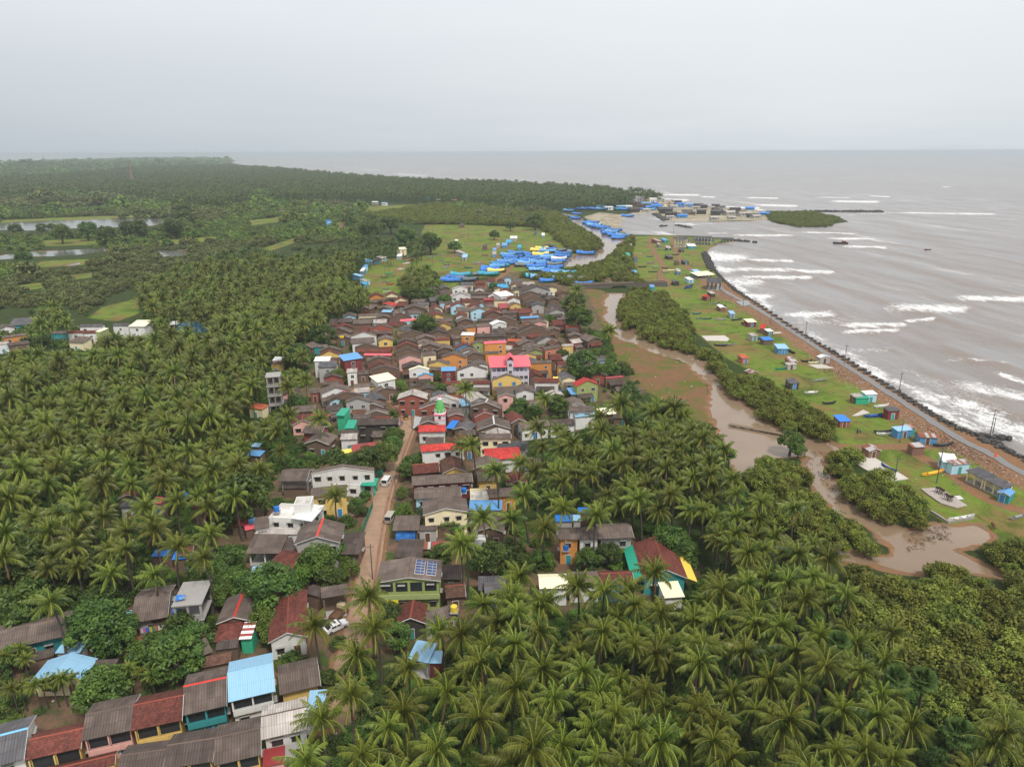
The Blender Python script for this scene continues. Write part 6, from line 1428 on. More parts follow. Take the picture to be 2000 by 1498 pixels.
for a in range(8): q = MB().mat(M_TW); q.box(-.07, -1.6, 7.1, .07, -1.35, 8.2); f = q.build('rib', o); f.rotation_euler = (0, 0, a * PI / 4)
thing(o, 'small temple tower with green spire and pink finial behind the bright red roof', 'temple tower')
# ---------------------------------------------------------------- lavender building with pink roofs and a stair tower
ca, cb = G(850 + 540 / 4.9925, 550 + 835 / 4.9925, 8.0), G(850 + 925 / 4.9925, 550 + 825 / 4.9925, 8.0); u_ = (cb - ca)[:2]; Lb = np.linalg.norm(u_); rz_ = math.atan2(u_[1], u_[0]); o = root('school_building', (ca[0], ca[1], 0), rz_); HFOOT.append((ca[:2] + u_ / 2, u_ / Lb, np.array([-u_[1], u_[0]]) / Lb, Lb, 10.0, 8.0))
b = MB().mat(M_wall('v')); b.box(.3, .3, -.3, Lb - .3, 9.5, 5.2); b.box(.5, 5.0, 5.2, Lb - .5, 9.3, 7.9); b.build('wall', o)
for i in range(9): q = MB().mat(M_wall('v')); x = .45 + (Lb - .9) * i / 8; q.box(x - .13, .35, 5.2, x + .13, .61, 7.95); q.build('column', o)
q = MB().mat(M_wall('v')); q.box(.3, .3, 5.21, Lb - .3, .42, 6.1); q.build('parapet', o)
t0 = Lb * .42; t1 = Lb * .58
for x0, x1 in ((-.4, t0), (t1, Lb + .4)): q = MB().mat(M_roof('P')); q.slab([(x0, -.4, 8.0), (x1, -.4, 8.0), (x1, 9.8, 9.3), (x0, 9.8, 9.3)], .12); q.build('roof', o)
q = MB().mat(M_wall('v')); q.box(t0 + .05, .0, -.3, t1 - .05, 4.6, 10.3); tw = q.build('tower', o); q = MB().mat(M_roof('P')); e = .5; x0, x1 = t0 - e, t1 + e; xm = (x0 + x1) / 2
q.slab([(x0, 5.2, 10.4), (x0, -.6, 10.4), (xm, -.6, 12.0), (xm, 5.2, 12.0)], .12); q.slab([(x1, -.6, 10.4), (x1, 5.2, 10.4), (xm, 5.2, 12.0), (xm, -.6, 12.0)], .12); q.build('tower_roof', tw)
for x in (.1, .22, .34, .66, .78, .9):
    for zf in (1.6, 3.9): f, g = window_mesh(1.2, 1.1, False, False); put('window', f, o, (Lb * x, .3, zf))
for zf in (6.0, 8.6): f, g = window_mesh(1.0, 1.1, False, False); put('window', f, tw, ((t0 + t1) / 2, 0, zf))
thing(o, 'long lavender grey building with two pink roofs and a pink capped tower', 'building')
# ---------------------------------------------------------------- unfinished concrete frames
def frame(A, B_, depth, floors, fh, lab, roof='b', h0=0):
    hh = floors * fh; a, b_ = G(*A, hh), G(*B_, hh); u = (b_ - a)[:2]; w = np.linalg.norm(u); o = root('unfinished_house', (a[0], a[1], 0), math.atan2(u[1], u[0])); n = np.array([-u[1], u[0]]) / w; HFOOT.append(((a + b_)[:2] / 2, u / w, n, w, depth, hh))
    for k in range(1, floors + 1): q = MB().mat(M_CONC); q.box(-.2, -.2, k * fh - .2, w + .2, depth + .2, k * fh); q.build('floor_slab', o)
    for i in range(3):
        for j in range(2): q = MB().mat(M_CONC); x = .2 + (w - .4) * i / 2; y = .2 + (depth - .4) * j; q.box(x - .17, y - .17, -.3, x + .17, y + .17, hh - .2); q.build('column', o)
    q = MB().mat(M_wall('n')); q.box(.4, depth - .34, .0, w - .4, depth - .2, hh - .21); q.build('back_wall', o)
    for k in range(1, floors):
        q = MB().mat(M_CONC); q.box(.3, .06, k * fh, w - .3, .16, k * fh + .8); q.build('parapet', o)
    thing(o, lab, 'unfinished building'); return o
frame((519, 737), (546, 735), 5.0, 4, 3.2, 'tall narrow unfinished concrete frame among palms inland of the village'); frame((337, 1183), (392, 1178), 7.0, 2, 3.2, 'unfinished two-storey concrete frame with a pale flat roof and a blue sheet')
# ---------------------------------------------------------------- water tanks
def tank(px, py, z, col, lab, r=.6, h=1.2):
    p = G(px, py, z); o = root('water_tank', (p[0], p[1], z)); c = {'b': hexc(30, 105, 185), 'y': hexc(235, 205, 70), 't': hexc(200, 165, 110), 'k': hexc(35, 35, 38), 'w': (.7, .7, .68)}[col]; b = MB().mat(m_plain('tank_' + col, c, .4)); b.lathe([(0, 0), (r, 0), (r, h * .3), (r * 1.04, h * .33), (r, h * .36), (r, h * .62), (r * 1.04, h * .65), (r, h * .68), (r, h * .85), (r * .5, h), (r * .3, h)], 14); b.build('body', o, smooth=False)
    q = MB().mat(m_plain('tank_' + col, c, .4)); q.lathe([(r * .32, h), (r * .32, h * 1.08), (0, h * 1.1)], 12); q.build('lid', o)
    if z > .5: q = MB().mat(M_CONC); q.box(-r - .1, -r - .1, -.22, r + .1, r + .1, -.0); q.build('stand', o)
    thing(o, lab, 'water tank')
tank(540.5, 998, 6.4, 'b', 'blue water tank on the terrace of the white modern house'); tank(636, 936, 3.3, 't', 'tan water tank on the balcony roof of the white two-storey house'); tank(887, 1193, 3.9, 'y', 'yellow water tank above the brown lean-to in front of the green house'); tank(906, 961, 3.4, 'b', 'blue water tank on the cream flat roof'); tank(1105, 1073, 3.2, 'b', 'blue water tank on the wall of the orange house'); tank(363, 971, 4, 'b', 'blue water tank on a pink block among the inland palms'); tank(1105, 1060, 4.6, 'w', 'white steel tank against the orange house', .5, 1.0); tank(985, 668, 3, 'b', 'blue water tank among the village roofs', .6, 1.2)
# ---------------------------------------------------------------- solar panels on the green house
H = NAMED['solar']; M_PV = None
t = NT('solar_cells'); uv = t.coord('UV'); sp = t.n('ShaderNodeSeparateXYZ'); t.put(sp, 0, uv); gx = t.math('PINGPONG', sp.outputs[0], .5); gy = t.math('PINGPONG', sp.outputs[1], .5); ln = t.math('MINIMUM', t.ramp(gx, .0, .04), t.ramp(gy, 0, .04)); M_PV = t.done(t.mix(ln, (.5, .5, .52), (.02, .045, .14)), .15, .6)
w2 = H['w'] / 2; hh = H['h']; tp = H['tp']
for x0, x1 in ((w2 * .18, w2 * .46), (w2 * .54, w2 * .82)):
    d0, d1 = H['D'] * .18, H['D'] * .86; o = root('solar_array', (*(H['mid'] + H['u'] * (x0 + x1) / 2), 0), H['rz']); zf = lambda x: hh + (w2 - x) * tp + .12; xm = (x0 + x1) / 2
    for k in range(5):
        y0, y1 = d0 + (d1 - d0) * k / 5 + .06, d0 + (d1 - d0) * (k + 1) / 5 - .06; b = MB().mat(M_PV); P_ = [(x0 - xm, y0, zf(x0)), (x1 - xm, y0, zf(x1)), (x1 - xm, y1, zf(x1)), (x0 - xm, y1, zf(x0))]; b.slab(P_, .05); f = b.build('panel', o)
        q = MB().mat(M_WFRAME); q.slab([(x0 - xm - .05, y0 - .05, zf(x0) - .055), (x1 - xm + .05, y0 - .05, zf(x1) - .055), (x1 - xm + .05, y1 + .05, zf(x1) - .055), (x0 - xm - .05, y1 + .05, zf(x0) - .055)], .03); q.build('frame', f)
    thing(o, f'array of five dark blue solar panels on the green house roof, {"nearer the ridge" if x0 < w2 * .3 else "nearer the eave"}', 'solar array', 'solar arrays')
# the top storey of the green house: dark panels between green columns paint the shade of an open veranda, green parapet below
n_ = 5; b0 = -w2 + .6
for k in range(4):
    q = MB().mat(M_DARK); x = b0 + (H['w'] - 1.2) * k / 4; q.box(x + .25, .38, 4.3, x + (H['w'] - 1.2) / 4 - .25, .46, 6.1); q.build('veranda_shade_panel', H['o'])
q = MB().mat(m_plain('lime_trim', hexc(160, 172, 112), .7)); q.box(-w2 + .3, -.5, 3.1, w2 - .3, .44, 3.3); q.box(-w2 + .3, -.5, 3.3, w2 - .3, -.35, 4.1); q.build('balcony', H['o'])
q = MB().mat(m_plain('yellow_cloth', hexc(240, 225, 60), .8)); q.face([(0, 0, 0), (2.3, 0, 0), (2.3, -.1, -1.9), (0, -.12, -1.8)]); f = q.build('hanging_cloth'); f.location = tuple([*(H['mid'] + H['u'] * (-w2 + 1.6) - H['n'] * .55), 3.2]); f.rotation_euler = (0, 0, H['rz']); thing(f, 'bright yellow cloth hung on the front of the green house', 'cloth')
# yellow and teal side strips of the red roofed house
H = NAMED['tealyellow']; w2 = H['w'] / 2; z0 = H['h']
for s_, mt, nm in ((-1, M_roof('G'), 'green_awning'), (1, M_roof('Y'), 'yellow_awning')):
    q = MB().mat(mt); x0, x1 = s_ * (w2 - .1), s_ * (w2 + 1.9); zz0, zz1 = z0 - .02, z0 - .85
    q.slab([(x1, H['D'], zz1), (x1, 0, zz1), (x0, 0, zz0), (x0, H['D'], zz0)] if s_ < 0 else [(x1, 0, zz1), (x1, H['D'], zz1), (x0, H['D'], zz0), (x0, 0, zz0)], .08); q.build(nm, H['o'])
# ---------------------------------------------------------------- vehicles
M_GLASS = m_plain('car_glass', (.02, .022, .025), .08, .6); M_TYRE = m_plain('tyre_rubber', (.02, .02, .02), .9); M_RIM = m_plain('wheel_rim', (.4, .4, .4), .3, .5, .8); M_LAMP = m_plain('lamp_lens', (.6, .58, .55), .15, .6); M_TAIL = m_plain('tail_lens', (.35, .02, .02), .2, .6)
def vehicle(px, py, ang, col, kind, lab, cat='car'):
    p = G(px, py, .7); o = root({'van': 'minivan', 'car': 'parked_car', 'truck': 'pickup_truck', 'rick': 'auto_rickshaw'}[kind], (p[0], p[1], .0), ang); mt = m_plain('paint_' + kind + str(px), col, .3, .5, 0, .03)
    if kind == 'van': side = [(-2.05, .35), (2.0, .35), (2.1, .9), (1.75, 1.12), (1.2, 1.88), (-1.85, 1.92), (-2.1, 1.1)]; W, L = .82, 2.1
    elif kind == 'car': side = [(-2.1, .32), (2.1, .32), (2.15, .7), (1.9, .88), (1.0, .98), (.45, 1.45), (-1.1, 1.48), (-1.8, 1.02), (-2.12, .95)]; W, L = .85, 2.1
    elif kind == 'truck': side = [(.5, .4), (2.1, .4), (2.2, 1.0), (2.0, 1.2), (1.7, 1.9), (.5, 1.95)]; W, L = .85, 2.2
    else: side = [(-1.2, .3), (1.1, .3), (1.35, .75), (1.1, 1.0), (.85, 1.1), (-1.2, 1.0)]; W, L = .62, 1.3
    b = MB().mat(mt); b.prism(side, 'y', -W, W); b.build('body', o)
    if kind in ('van', 'car'):
        q = MB().mat(M_GLASS); f0, f1 = ((1.74, 1.14), (1.22, 1.84)) if kind == 'van' else ((.97, 1.0), (.48, 1.42)); q.face([(f0[0] + .02, -W * .88, f0[1]), (f0[0] + .02, W * .88, f0[1]), (f1[0] + .02, W * .84, f1[1]), (f1[0] + .02, -W * .84, f1[1])]); q.build('windscreen', o)
        r0, r1 = ((-2.09, 1.15), (-1.88, 1.86)) if kind == 'van' else ((-1.82, 1.04), (-1.14, 1.44)); q = MB().mat(M_GLASS); q.face([(r0[0] - .02, -W * .86, r0[1]), (r1[0] - .02, -W * .82, r1[1]), (r1[0] - .02, W * .82, r1[1]), (r0[0] - .02, W * .86, r0[1])]); q.build('rear_window', o)
        for s_ in (-1, 1):
            for xa, xb in (((-1.75, -.75), (-.65, .35), (.45, 1.25)) if kind == 'van' else ((-1.15, -.2), (-.1, .6))): q = MB().mat(M_GLASS); zt = 1.78 if kind == 'van' else 1.38; zb_ = 1.15 if kind == 'van' else 1.03; q.face([(xa, s_ * (W + .012), zb_), (xb, s_ * (W + .012), zb_), (xb - .1, s_ * (W + .012), zt), (xa, s_ * (W + .012), zt)][::s_ * -1]); q.build('side_window', o)
    elif kind == 'truck':
        q = MB().mat(M_GLASS); q.face([(2.0, -.75, 1.24), (2.0, .75, 1.24), (1.75, .72, 1.82), (1.75, -.72, 1.82)]); q.build('windscreen', o)
        q = MB().mat(M_HULL['wood']); q.box(-2.1, -.9, .6, .45, .9, .7); q.box(-2.1, -.9, .7, .45, -.84, 1.15); q.box(-2.1, .84, .7, .45, .9, 1.15); q.box(-2.1, -.84, .7, -2.04, .84, 1.15); q.box(.39, -.84, .7, .45, .84, 1.3); q.build('load_bed', o)
    else:
        q = MB().mat(m_plain('rick_hood', (.03, .03, .032), .7)); q.prism([(-1.2, 1.02), (-1.25, 1.6), (-.9, 1.78), (.6, 1.75), (.9, 1.12), (.8, 1.12), (.5, 1.68), (-.9, 1.7), (-1.1, 1.1)], 'y', -.62, .62); q.build('hood', o); q = MB().mat(M_GLASS); q.face([(.9, -.5, 1.12), (.9, .5, 1.12), (.62, .5, 1.7), (.62, -.5, 1.7)]); q.build('windscreen', o)
    for x in ((-1.35, 1.35) if kind != 'rick' else (-.85, .95)):
        for s_ in ((-1, 1) if not (kind == 'rick' and x > 0) else (0,)):
            r = .31 if kind != 'rick' else .2; yy = s_ * (W - .04); q = MB().mat(M_TYRE); q.tube([(x, yy - .1, r), (x, yy + .1, r)], r, 12); f = q.build('wheel', o); q = MB().mat(M_RIM); q.tube([(x, yy - .115, r), (x, yy + .115, r)], r * .55, 8); q.build('rim', f)
    for s_ in (-1, 1):
        xf = {'van': 2.07, 'car': 2.13, 'truck': 2.17, 'rick': 1.3}[kind]; q = MB().mat(M_LAMP); q.box(xf - .05, s_ * W * .7 - .13, .68, xf + .06, s_ * W * .7 + .13, .84); q.build('headlight', o)
        xr = -2.1 if kind != 'rick' else -1.22; q = MB().mat(M_TAIL); q.box(xr - .05, s_ * W * .8 - .09, .7, xr + .06, s_ * W * .8 + .09, .95); q.build('tail_light', o)
    thing(o, lab, cat)
road_ang = math.radians(82)
vehicle(755, 940, road_ang, (.72, .71, .69), 'van', 'white minivan parked at the roadside beside the green netted carport'); vehicle(718, 952, .2, (.12, .13, .14), 'car', 'dark grey car under the green netted carport'); vehicle(762, 1011, road_ang, (.36, .33, .27), 'van', 'beige minivan parked on the road in front of the open brown shed'); vehicle(663, 1196, math.radians(70), (.55, .45, .28), 'truck', 'cream pickup truck beside the white house next to the road'); vehicle(656, 1222, math.radians(40), (.68, .68, .67), 'car', 'white car half under a palm beside the road'); vehicle(792, 815, math.radians(110), (.45, .25, .05), 'rick', 'black and yellow auto rickshaw at the road bend', 'auto rickshaw'); vehicle(1099, 766, .3, (.05, .08, .15), 'car', 'dark blue car beside the lime green house with red roof')
# ---------------------------------------------------------------- tarpaulins, laundry, flags, fences
def tarp(A, B_, C_, D_, hs, col, lab, nm='tarpaulin'):
    P = [G(*q, h) for q, h in zip((A, B_, C_, D_), hs)]; b = MB().mat(M_TARP[col]); n = 6; R = random.Random(int(A[0]))
    g = [[(1 - i / n) * ((1 - j / n) * P[0] + j / n * P[1]) + i / n * ((1 - j / n) * P[3] + j / n * P[2]) + np.array([0, 0, R.uniform(-.06, .1)]) for j in range(n + 1)] for i in range(n + 1)]
    for i in range(n):
        for j in range(n):
            q = [g[i][j], g[i][j + 1], g[i + 1][j + 1], g[i + 1][j]]; b.face(q); 
    lo = [[p - np.array([0, 0, .03]) for p in r] for r in g]
    for i in range(n):
        for j in range(n): b.face([lo[i][j], lo[i + 1][j], lo[i + 1][j + 1], lo[i][j + 1]])
    thing(b.build(nm, None, None, 0, True, True), lab, 'tarpaulin')
tarp((342, 1173), (361, 1170), (362, 1161), (344, 1162), (6.75, 6.75, 6.75, 6.75), 'U', 'blue sheet spread on the flat roof of the unfinished frame'); tarp((474, 1056), (514, 1056), (512, 1037), (475, 1037), (.4, .4, 2.6, 2.6), 'U', 'blue tarpaulin wall closing the front of the brown shed', 'tarpaulin') if 0 else None
tarp((773, 1055), (811, 1053), (811, 1037), (773, 1038), (.5, .5, 2.4, 2.4), 'U', 'blue tarpaulin hung across the front of the open brown shed'); tarp((118 + 132, 1288), (265, 1290), (262, 1265), (250, 1268), (.1, .1, 1.6, 1.3), 'U', 'crumpled blue tarpaulin heap on the bare ground by the bushy trees'); tarp((806, 838), (820, 828), (824, 815), (810, 812), (.5, 3.0, 4.5, 2.0), 'W', 'white awning cloth slung beside the temple hall'); tarp((636, 793), (647, 792), (643, 780), (640, 780), (1.5, 1.5, 4.5, 4.5), 'W', 'white cloth canopy peaked over a yard behind the long brown roofs'); tarp((1078, 752), (1092, 750), (1090, 736), (1080, 736), (3.6, 3.6, 5, 5), 'Y', 'yellow and orange sheet hung at the end of the red-brown roof'); tarp((540, 1050 - 120), (541, 946), (600, 940), (602, 928), (.5, .5, .5, .5), 'E', 'teal sheet') if 0 else None
R = random.Random(4); CN = [('red', (.5, .04, .05)), ('white', (.7, .7, .7)), ('pink', (.6, .12, .3)), ('blue', (.04, .15, .5)), ('yellow', (.65, .5, .08)), ('green', (.05, .3, .15)), ('orange', (.65, .22, .05)), ('purple', (.25, .06, .3)), ('cream', (.6, .55, .42)), ('cyan', (.1, .4, .5))]
for k, (cn, c) in enumerate(CN):
    x, y = 270 + k * 5.6, 1235 - k * .9; p = G(x, y, 1.0); q = MB().mat(m_plain('cloth_' + cn, c, .8)); w = R.uniform(.6, 1.0); q.slab([(-w / 2, 0, .75), (w / 2, 0, .75), (w / 2, .05, 1.7), (-w / 2, .05, 1.7)], .02); thing(q.build('hanging_garment', None, (p[0], p[1], 0), R.uniform(-.2, .4)), f'{cn} garment on the washing line by the bushy trees', 'garment', 'washing on the line')
pa, pb = G(264, 1236, 1.7), G(328, 1226, 1.7); o = root('washing_line', ((pa + pb) / 2)[:2].tolist() + [0]); c_ = (pa + pb) / 2
for q_ in (pa, pb): b = MB().mat(M_HULL['wood']); b.tube([(q_[0] - c_[0], q_[1] - c_[1], -.2), (q_[0] - c_[0], q_[1] - c_[1], 1.8)], .05, 6); b.build('post', o)
b = MB().mat(M_POLE); b.tube([(pa[0] - c_[0], pa[1] - c_[1], 1.72), (0, 0, 1.7), (pb[0] - c_[0], pb[1] - c_[1], 1.72)], .012, 4); b.build('line', o); thing(o, 'washing line with coloured garments beside the old brown house', 'washing line')
def flag(px, py, h, col, lab, fw=1.2):
    p = G(px, py); o = root('flag', (p[0], p[1], 0), .3); b = MB().mat(M_POLE); b.tube([(0, 0, -.2), (0, 0, h)], .05, 6); b.build('pole', o); b = MB().mat(m_plain('flag_' + str(px), col, .8)); n = 5
    for i in range(n): b.face([(fw * i / n, .12 * math.sin(i * 1.4), h - 1.0), (fw * (i + 1) / n, .12 * math.sin(i * 1.4 + 1.4), h - 1.05), (fw * (i + 1) / n, .12 * math.sin(i * 1.4 + 1.4), h - .05), (fw * i / n, .12 * math.sin(i * 1.4), h)])
    b.build('cloth', o); thing(o, lab, 'flag')
flag(667, 702, 10, (.75, .5, .02), 'tall yellow flag on a pole beside the sky blue roofed house', 1.6); flag(1939, 904, 2.6, (.75, .12, .03), 'small orange flag on a post near the rubble and sea wall')
# green net fence along the road
pa, pb = G(728, 992), G(708, 1045); L = np.linalg.norm(pb - pa); o = root('net_fence', (pa[0], pa[1], 0), math.atan2(pb[1] - pa[1], pb[0] - pa[0])); b = MB().mat(m_plain('green_net', (.02, .22, .14), .8)); b.box(0, -.02, .1, L, .02, 1.8); b.build('netting', o)
for k in range(7): b = MB().mat(M_POLE); b.tube([(L * k / 6, .06, -.2), (L * k / 6, .06, 1.9)], .04, 6); b.build('post', o)
thing(o, 'green netting fence along the inland edge of the village road', 'fence')
pa, pb = G(737, 935), G(748, 928); L = np.linalg.norm(pb - pa); o = root('net_fence', (pa[0], pa[1], 0), math.atan2(pb[1] - pa[1], pb[0] - pa[0])); b = MB().mat(m_plain('green_net', (.02, .22, .14), .8)); b.box(0, -.02, .1, L, .02, 2.0); b.build('netting', o)
for k in range(3): b = MB().mat(M_POLE); b.tube([(L * k / 2, .06, -.2), (L * k / 2, .06, 2.1)], .04, 6); b.build('post', o)
thing(o, 'short green net screen between the carport and the white minivan', 'fence')
# ---------------------------------------------------------------- people and the cow
M_SKIN = m_plain('skin', (.16, .085, .055), .6)
def person(px, py, ang, top, leg, lab, arm=0):
    p = G(px, py); v, e, r = [], [], []
    def add(pt, rad, par=None): v.append(pt); r.append(rad); (e.append((par, len(v) - 1)) if par is not None else None); return len(v) - 1
    pel = add((0, 0, .95), .15); ch = add((.02, 0, 1.25), .16, pel); nk = add((0, 0, 1.47), .065, ch); hd = add((.02, 0, 1.58), .10, nk); add((.03, 0, 1.70), .085, hd)
    for s_ in (-1, 1):
        hp = add((0, s_ * .1, .88), .1, pel); kn = add((.04 * s_ + .03, s_ * .12, .48), .07, hp); an = add((.05 * s_, s_ * .13, .08), .045, kn); add((.05 * s_ + .16, s_ * .14, .04), .04, an)
        sh = add((0, s_ * .2, 1.4), .07, ch); el = add((.05 + .15 * arm, s_ * .27, 1.14), .05, sh); wr = add((.16 + .2 * arm, s_ * .22, .93 + .3 * arm), .035, el); ha = add((.2 + .22 * arm, s_ * .21, .86 + .32 * arm), .035, wr)
        for k in range(4): add((.24 + .22 * arm + .005 * k, s_ * (.19 + .012 * k), .81 + .32 * arm - .01 * (k % 2)), .011, ha)
        add((.24 + .22 * arm, s_ * .175, .86 + .32 * arm), .012, ha)
    me = bpy.data.meshes.new('body'); me.from_pydata(v, e, []); o = put('person', me, None, (p[0], p[1], 0), ang); md = o.modifiers.new('skin', 'SKIN'); md.use_smooth_shade = True
    for i, x in enumerate(me.skin_vertices[0].data): x.radius = (r[i], r[i]); x.use_root = i == 0
    o.modifiers.new('sub', 'SUBSURF').levels = 1; me.materials.append(M_SKIN)
    b = MB().mat(m_plain('shirt' + str(px), top, .8)); b.lathe([(.19, .88), (.2, 1.1), (.21, 1.3), (.19, 1.42), (.08, 1.5)], 12)
    for s_ in (-1, 1): b.tube([(0, s_ * .19, 1.4), (.05 + .12 * arm, s_ * .27, 1.16)], [.09, .075], 8)
    b.build('shirt', o, None, 0, True); b = MB().mat(m_plain('trousers' + str(px), leg, .8)); b.lathe([(.175, .8), (.19, .95), (.17, 1.0)], 12)
    for s_ in (-1, 1): b.tube([(0, s_ * .1, .9), (.04 * s_ + .03, s_ * .12, .48), (.05 * s_, s_ * .13, .12)], [.125, .095, .075], 8)
    b.build('trousers', o, None, 0, True); b = MB().mat(m_plain('hair', (.01, .009, .008), .6)); b.ico((.0, 0, 1.69), (.115, .105, .1), 2, .05, 8, 5); b.build('hair', o, None, 0, True); thing(o, lab, 'person')
person(1680, 846, 2.2, (.25, .33, .25), (.06, .07, .09), 'person in a pale green shirt standing on the grass by the creek end', .5); person(1674, 848, 1.2, (.05, .06, .08), (.05, .05, .06), 'person in dark clothes standing on the grass by the creek end', .2)
person(657, 1446, 1.0, (.6, .58, .55), (.05, .05, .08), 'person in a white shirt walking beside the lowest palms at the lane', .1)
person(786, 832, 1.6, (.1, .12, .3), (.3, .28, .24), 'person in a dark blue shirt walking on the village road at its bend', .1)
p = G(1939, 1031); v, e, r = [], [], []
def add(pt, rad, par=None): v.append(pt); r.append(rad); (e.append((par, len(v) - 1)) if par is not None else None); return len(v) - 1
hip = add((-.7, 0, 1.12), .30); bel = add((-.1, 0, 1.02), .36, hip); che = add((.5, 0, 1.05), .34, bel); nk1 = add((.88, 0, .95), .19, che); nk2 = add((1.15, 0, .7), .15, nk1); hd = add((1.3, 0, .48), .14, nk2); mz = add((1.42, 0, .26), .09, hd)
for s_ in (-1, 1):
    a = add((.48, s_ * .18, .75), .13, che); b_ = add((.52, s_ * .18, .42), .075, a); add((.5, s_ * .18, .06), .06, b_); a = add((-.72, s_ * .2, .8), .17, hip); b_ = add((-.62, s_ * .2, .6), .1, a); c_ = add((-.82, s_ * .2, .4), .06, b_); add((-.78, s_ * .2, .05), .06, c_)
    add((1.15, s_ * .26, .62), .04, hd); add((1.22, s_ * .16, .72), .025, nk2)
tl = add((-1.02, 0, 1.05), .05, hip); add((-1.08, 0, .5), .03, tl)
me = bpy.data.meshes.new('cow'); me.from_pydata(v, e, []); o = put('cow', me, None, (p[0], p[1], 0), -1.9); md = o.modifiers.new('skin', 'SKIN'); md.use_smooth_shade = True
for i, x in enumerate(me.skin_vertices[0].data): x.radius = (r[i], r[i]); x.use_root = i == 0
o.modifiers.new('sub', 'SUBSURF').levels = 2; me.materials.append(m_plain('cow_hide', (.16, .07, .035), .8, .2, 0, .3)); thing(o, 'brown cow grazing on the grass at the edge of the puddle', 'cow')
# ---------------------------------------------------------------- rubble and litter: loose bits nobody could count
b = MB(); MR = [m_plain('rubble_red', (.22, .09, .05), .95), m_plain('rubble_pale', (.42, .36, .3), .95), m_plain('rubble_grey', (.16, .14, .13), .95), m_plain('litter_white', (.68, .68, .66), .7)]; R = random.Random(12)
def bits(P, lo, hi, ms):
    for q in P: r = R.uniform(lo, hi); b.mat(MR[R.choice(ms)]); b.ico((q[0], q[1], r * .2), (r, r * R.uniform(.6, 1.2), r * .55), R.randrange(10 ** 6), .3, 5, 2)
for i in range(3400):
    k = R.randrange(len(COAST_PATH)); t_ = R.random(); q = COAST_PATH[k] * (1 - t_) + COAST_PATH[min(k + 1, len(COAST_PATH) - 1)] * t_; T1 = COAST_PATH[min(k + 1, len(COAST_PATH) - 1)] - COAST_PATH[max(k - 1, 0)]; T1 /= np.linalg.norm(T1); n_ = np.array([-T1[1], T1[0]]); n_ = n_ if n_[0] < 0 else -n_; off = abs(R.gauss(0, 5)) + 2.2; bits([q + n_ * off], .10, .32, (0, 0, 1, 2))
tag(b.build('rubble'), kind='stuff'); b = MB()
for L_, n in ((STRIP, 420), (FIELD, 330), (MUD, 60), (VILLAGE, 300)):
    W = gp(L_); lo, hi = W.min(0), W.max(0); Q_ = np.column_stack([RNG.uniform(lo[0], hi[0], n * 3), RNG.uniform(lo[1], hi[1], n * 3)]); Q_ = Q_[inside(Q_, W)]; Q_ = Q_[sd_water(Q_) > 1.5][:n]; bits(Q_, .08, .26, (3, 1, 1, 2, 0))
tag(b.build('litter'), kind='stuff')
b = MB(); MD = MR[2]; 
for L_, n in (([(1560,880),(1640,880),(1700,1010),(1640,1000)], 130), ([(1780,1020),(1850,1010),(1850,1050),(1770,1080)], 110)):
    W = gp(L_); lo, hi = W.min(0), W.max(0); Q_ = np.column_stack([RNG.uniform(lo[0], hi[0], n * 3), RNG.uniform(lo[1], hi[1], n * 3)]); Q_ = Q_[inside(Q_, W)][:n]
    for q in Q_: b.mat(m_plain('twigs', (.09, .065, .045), .95)); a = R.uniform(0, 6.3); l = R.uniform(.5, 1.6); b.tube([(q[0], q[1], -.45), (q[0] + l * math.cos(a) * .5, q[1] + l * math.sin(a) * .5, R.uniform(-.2, .2)), (q[0] + l * math.cos(a), q[1] + l * math.sin(a), -.35)], .05, 4, False)
tag(b.build('driftwood_debris'), kind='stuff')
# ---------------------------------------------------------------- labels: each singles out one thing
LM = [('solar', 'the green house with solar panels'), ('whitemodern', 'the white terraced modern house'), ('bigred', 'the long red tiled gable house'), ('bluerow', 'the pale blue roofed row house'), ('whiteredroof', 'the white house with bright red roof'), ('tealyellow', 'the teal house with yellow awning'), ('orangetwo', 'the orange two-storey house'), ('templehall', 'the temple hall with red roof'), ('pinkbrick', 'the brick red gable house'), ('bluethree', 'the tall sky blue roofed house'), ('peachthree', 'the tall orange house with pink roof'), ('greenredroof', 'the lime house with red roof'), ('yellowblue', 'the yellow house with blue windows'), ('grandgrey', 'the big grey gable by the bridge'), ('whitegable', 'the white roofed white house'), ('creamteal', 'the cream roofed house with teal side'), ('whiteteal', 'the white and pale blue house'), ('whitewindows', 'the wide white gable house')]
LMP = [(NAMED[k]['o'], NAMED[k]['pos'], ph) for k, ph in LM if k in NAMED]
EXTRA_LM = [(None, np.array([*G(1215, 560)[:2], 0]), 'the stone bridge'), (None, np.array([*G(1735, 910)[:2], 0]), 'the large pale drying slab'), (None, np.array([*G(1700, 800)[:2], 0]), 'the maroon shed on its slab'), (None, np.array([*G(1340, 470)[:2], 0]), 'the dark open harbour sheds'), (None, np.array([*G(1060, 510)[:2], 0]), 'the blue covered boats'), (None, np.array([*G(790, 520)[:2], 0]), 'the canoe field'), (None, np.array([*G(1480, 845)[:2], 0]), 'the narrow footbridge')]
def rel(p, self_=None):
    best = None
    for o, q, ph in LMP + EXTRA_LM:
        if o is not None and o == self_: continue
        d = np.linalg.norm(np.array(p)[:2] - q[:2]); best = min(best, (d, ph, q), key=lambda a: a[0]) if best else (d, ph, q)
    d, ph, q = best; dx, dy = p[0] - q[0], p[1] - q[1]
    if abs(dx) > abs(dy): w = 'seaward of' if dx > 0 else 'inland of'
    else: w = 'behind' if dy > 0 else 'in front of'
    return w, ph, d
SHAPE = {'r': 'gabled', 'g': 'gable-ended', 's': 'sloping', 'f': 'flat', 'h': 'hipped'}
def short_rel(w, ph): return f'{w} {ph}'
used = {}
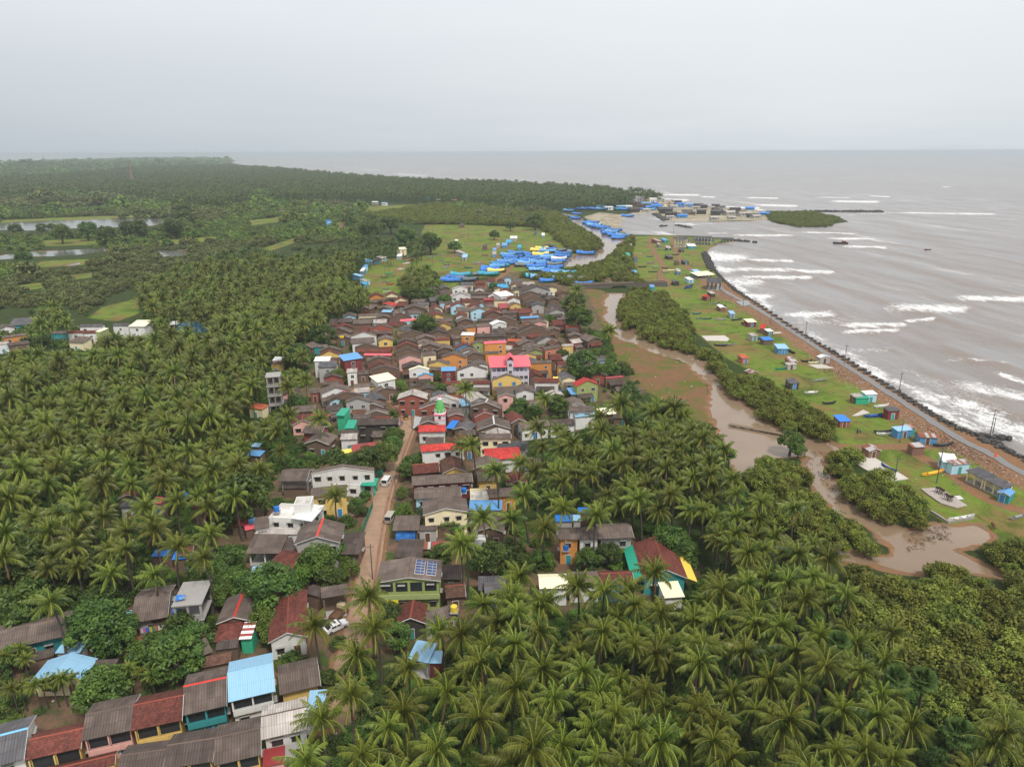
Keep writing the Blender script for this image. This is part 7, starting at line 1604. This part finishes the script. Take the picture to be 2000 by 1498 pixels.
def give(o, base, p, cat, group, self_=None):
    """base wording, then a landmark, then the place in the photo if that is still not enough"""
    COUNT.append((o, base, p, cat, group, self_))
COUNT = []
for H in HOUSES:
    rk, wk, kd = H['roof'], H['wall'], H['kind']; o = H['o']; hut = o.name.startswith('shed')
    roof = RC[rk][3]; op = 'open-sided ' if H['open'] else ''; st = 'two-storey ' if 5 <= H['h'] < 7.9 else 'tall ' if H['h'] >= 7.9 else ''
    wl = '' if H['open'] else f' and {WC[wk][0]} walls'
    sh = ' gable' if kd == 'g' else ' hip' if kd == 'h' else ''
    give(o, f'{op}{st}{"shed" if hut else "house"} with {roof}{sh} roof{wl}', H['pos'], 'shed' if hut else 'house', 'shore huts and sheds' if (hut and H['pos'][0] > 60) else 'lean-tos and small sheds' if hut else 'village houses', o)
for o, tp_, g, p in BOATS: give(o, f'fishing boat under a {TARPN[tp_]} tarpaulin ' + {'yard': 'in the boat yard', 'creek': 'moored in the creek', 'landing': 'at the far landing'}[g], p, 'fishing boat', 'fishing boats under tarpaulins')
for o, k, p, L in CANOES: give(o, f'{"long" if L > 11 else "short" if L < 7 else "slender"} {M_CAN[k][0]} canoe drawn up on the grass', p, 'canoe', 'canoes on the grass')
for o, (x, y, h, s, kd, gn_) in PALM_OBJ:
    gn_ = gn_ or grove_of((x, y, h)); look = 'tall' if h > 11.3 else 'short' if h < 9.3 else 'mid-height'
    if kd == 'f': give(o, 'fan-leaved palmyra palm among coconut palms', np.array([x, y, h]), 'palm', 'palmyra palms')
    else: give(o, f'{look} coconut palm ' + (f'in the {gn_}' if gn_ else 'among the houses'), np.array([x, y, h]), 'palm', 'coconut palms')
for o, p, h in ARECA: give(o, 'slender areca palm by the pale blue roofed shed', np.array([p[0], p[1], h]), 'palm', 'areca palms')
for o, p in MBUSH: give(o, 'rounded olive green mangrove bush by the creek', np.array([p[0], p[1], 2.0]), 'mangrove', 'mangroves along the creek')
for o, p, r, tn in TREE_OBJ: give(o, f'{("dark green", "leafy mid green", "bright green")[tn]} {"large" if r > 4.5 else "small" if r < 2 else "bushy"} broadleaf tree', p, 'tree', 'broadleaf trees')
from collections import Counter
c1 = Counter(b for _, b, *_ in COUNT); lab2 = []
for o, b, p, cat, g, s in COUNT:
    l = b
    if c1[b] > 1 and cat in ('house', 'shed', 'tree'):
        w, ph, d = rel(p, s); l2 = f'{b} {w} {ph}'; l = l2 if len(l2.split()) <= 16 else b
    lab2.append(l)
c2 = Counter(lab2)
def place_words(p):
    x, y = to_px(p); return f'{numw(round(x / 20))} percent across, {numw(round(y / 14.98))} percent down the photo'
seen = Counter()
for (o, b, p, cat, g, s), l in zip(COUNT, lab2):
    if c2[l] > 1 or cat in ('palm', 'mangrove', 'fishing boat', 'canoe'):
        base = b
        if len(b.split()) + 8 > 16: base = ' '.join(b.split()[:8])
        l = f'{base}, {place_words(p)}'
        if len(l.split()) > 16: l = f'{" ".join(base.split()[:6])}, {place_words(p)}'
    tag(o, l, cat, g)
print('labels', len(COUNT), len({o['label'] for o, *_ in COUNT}))
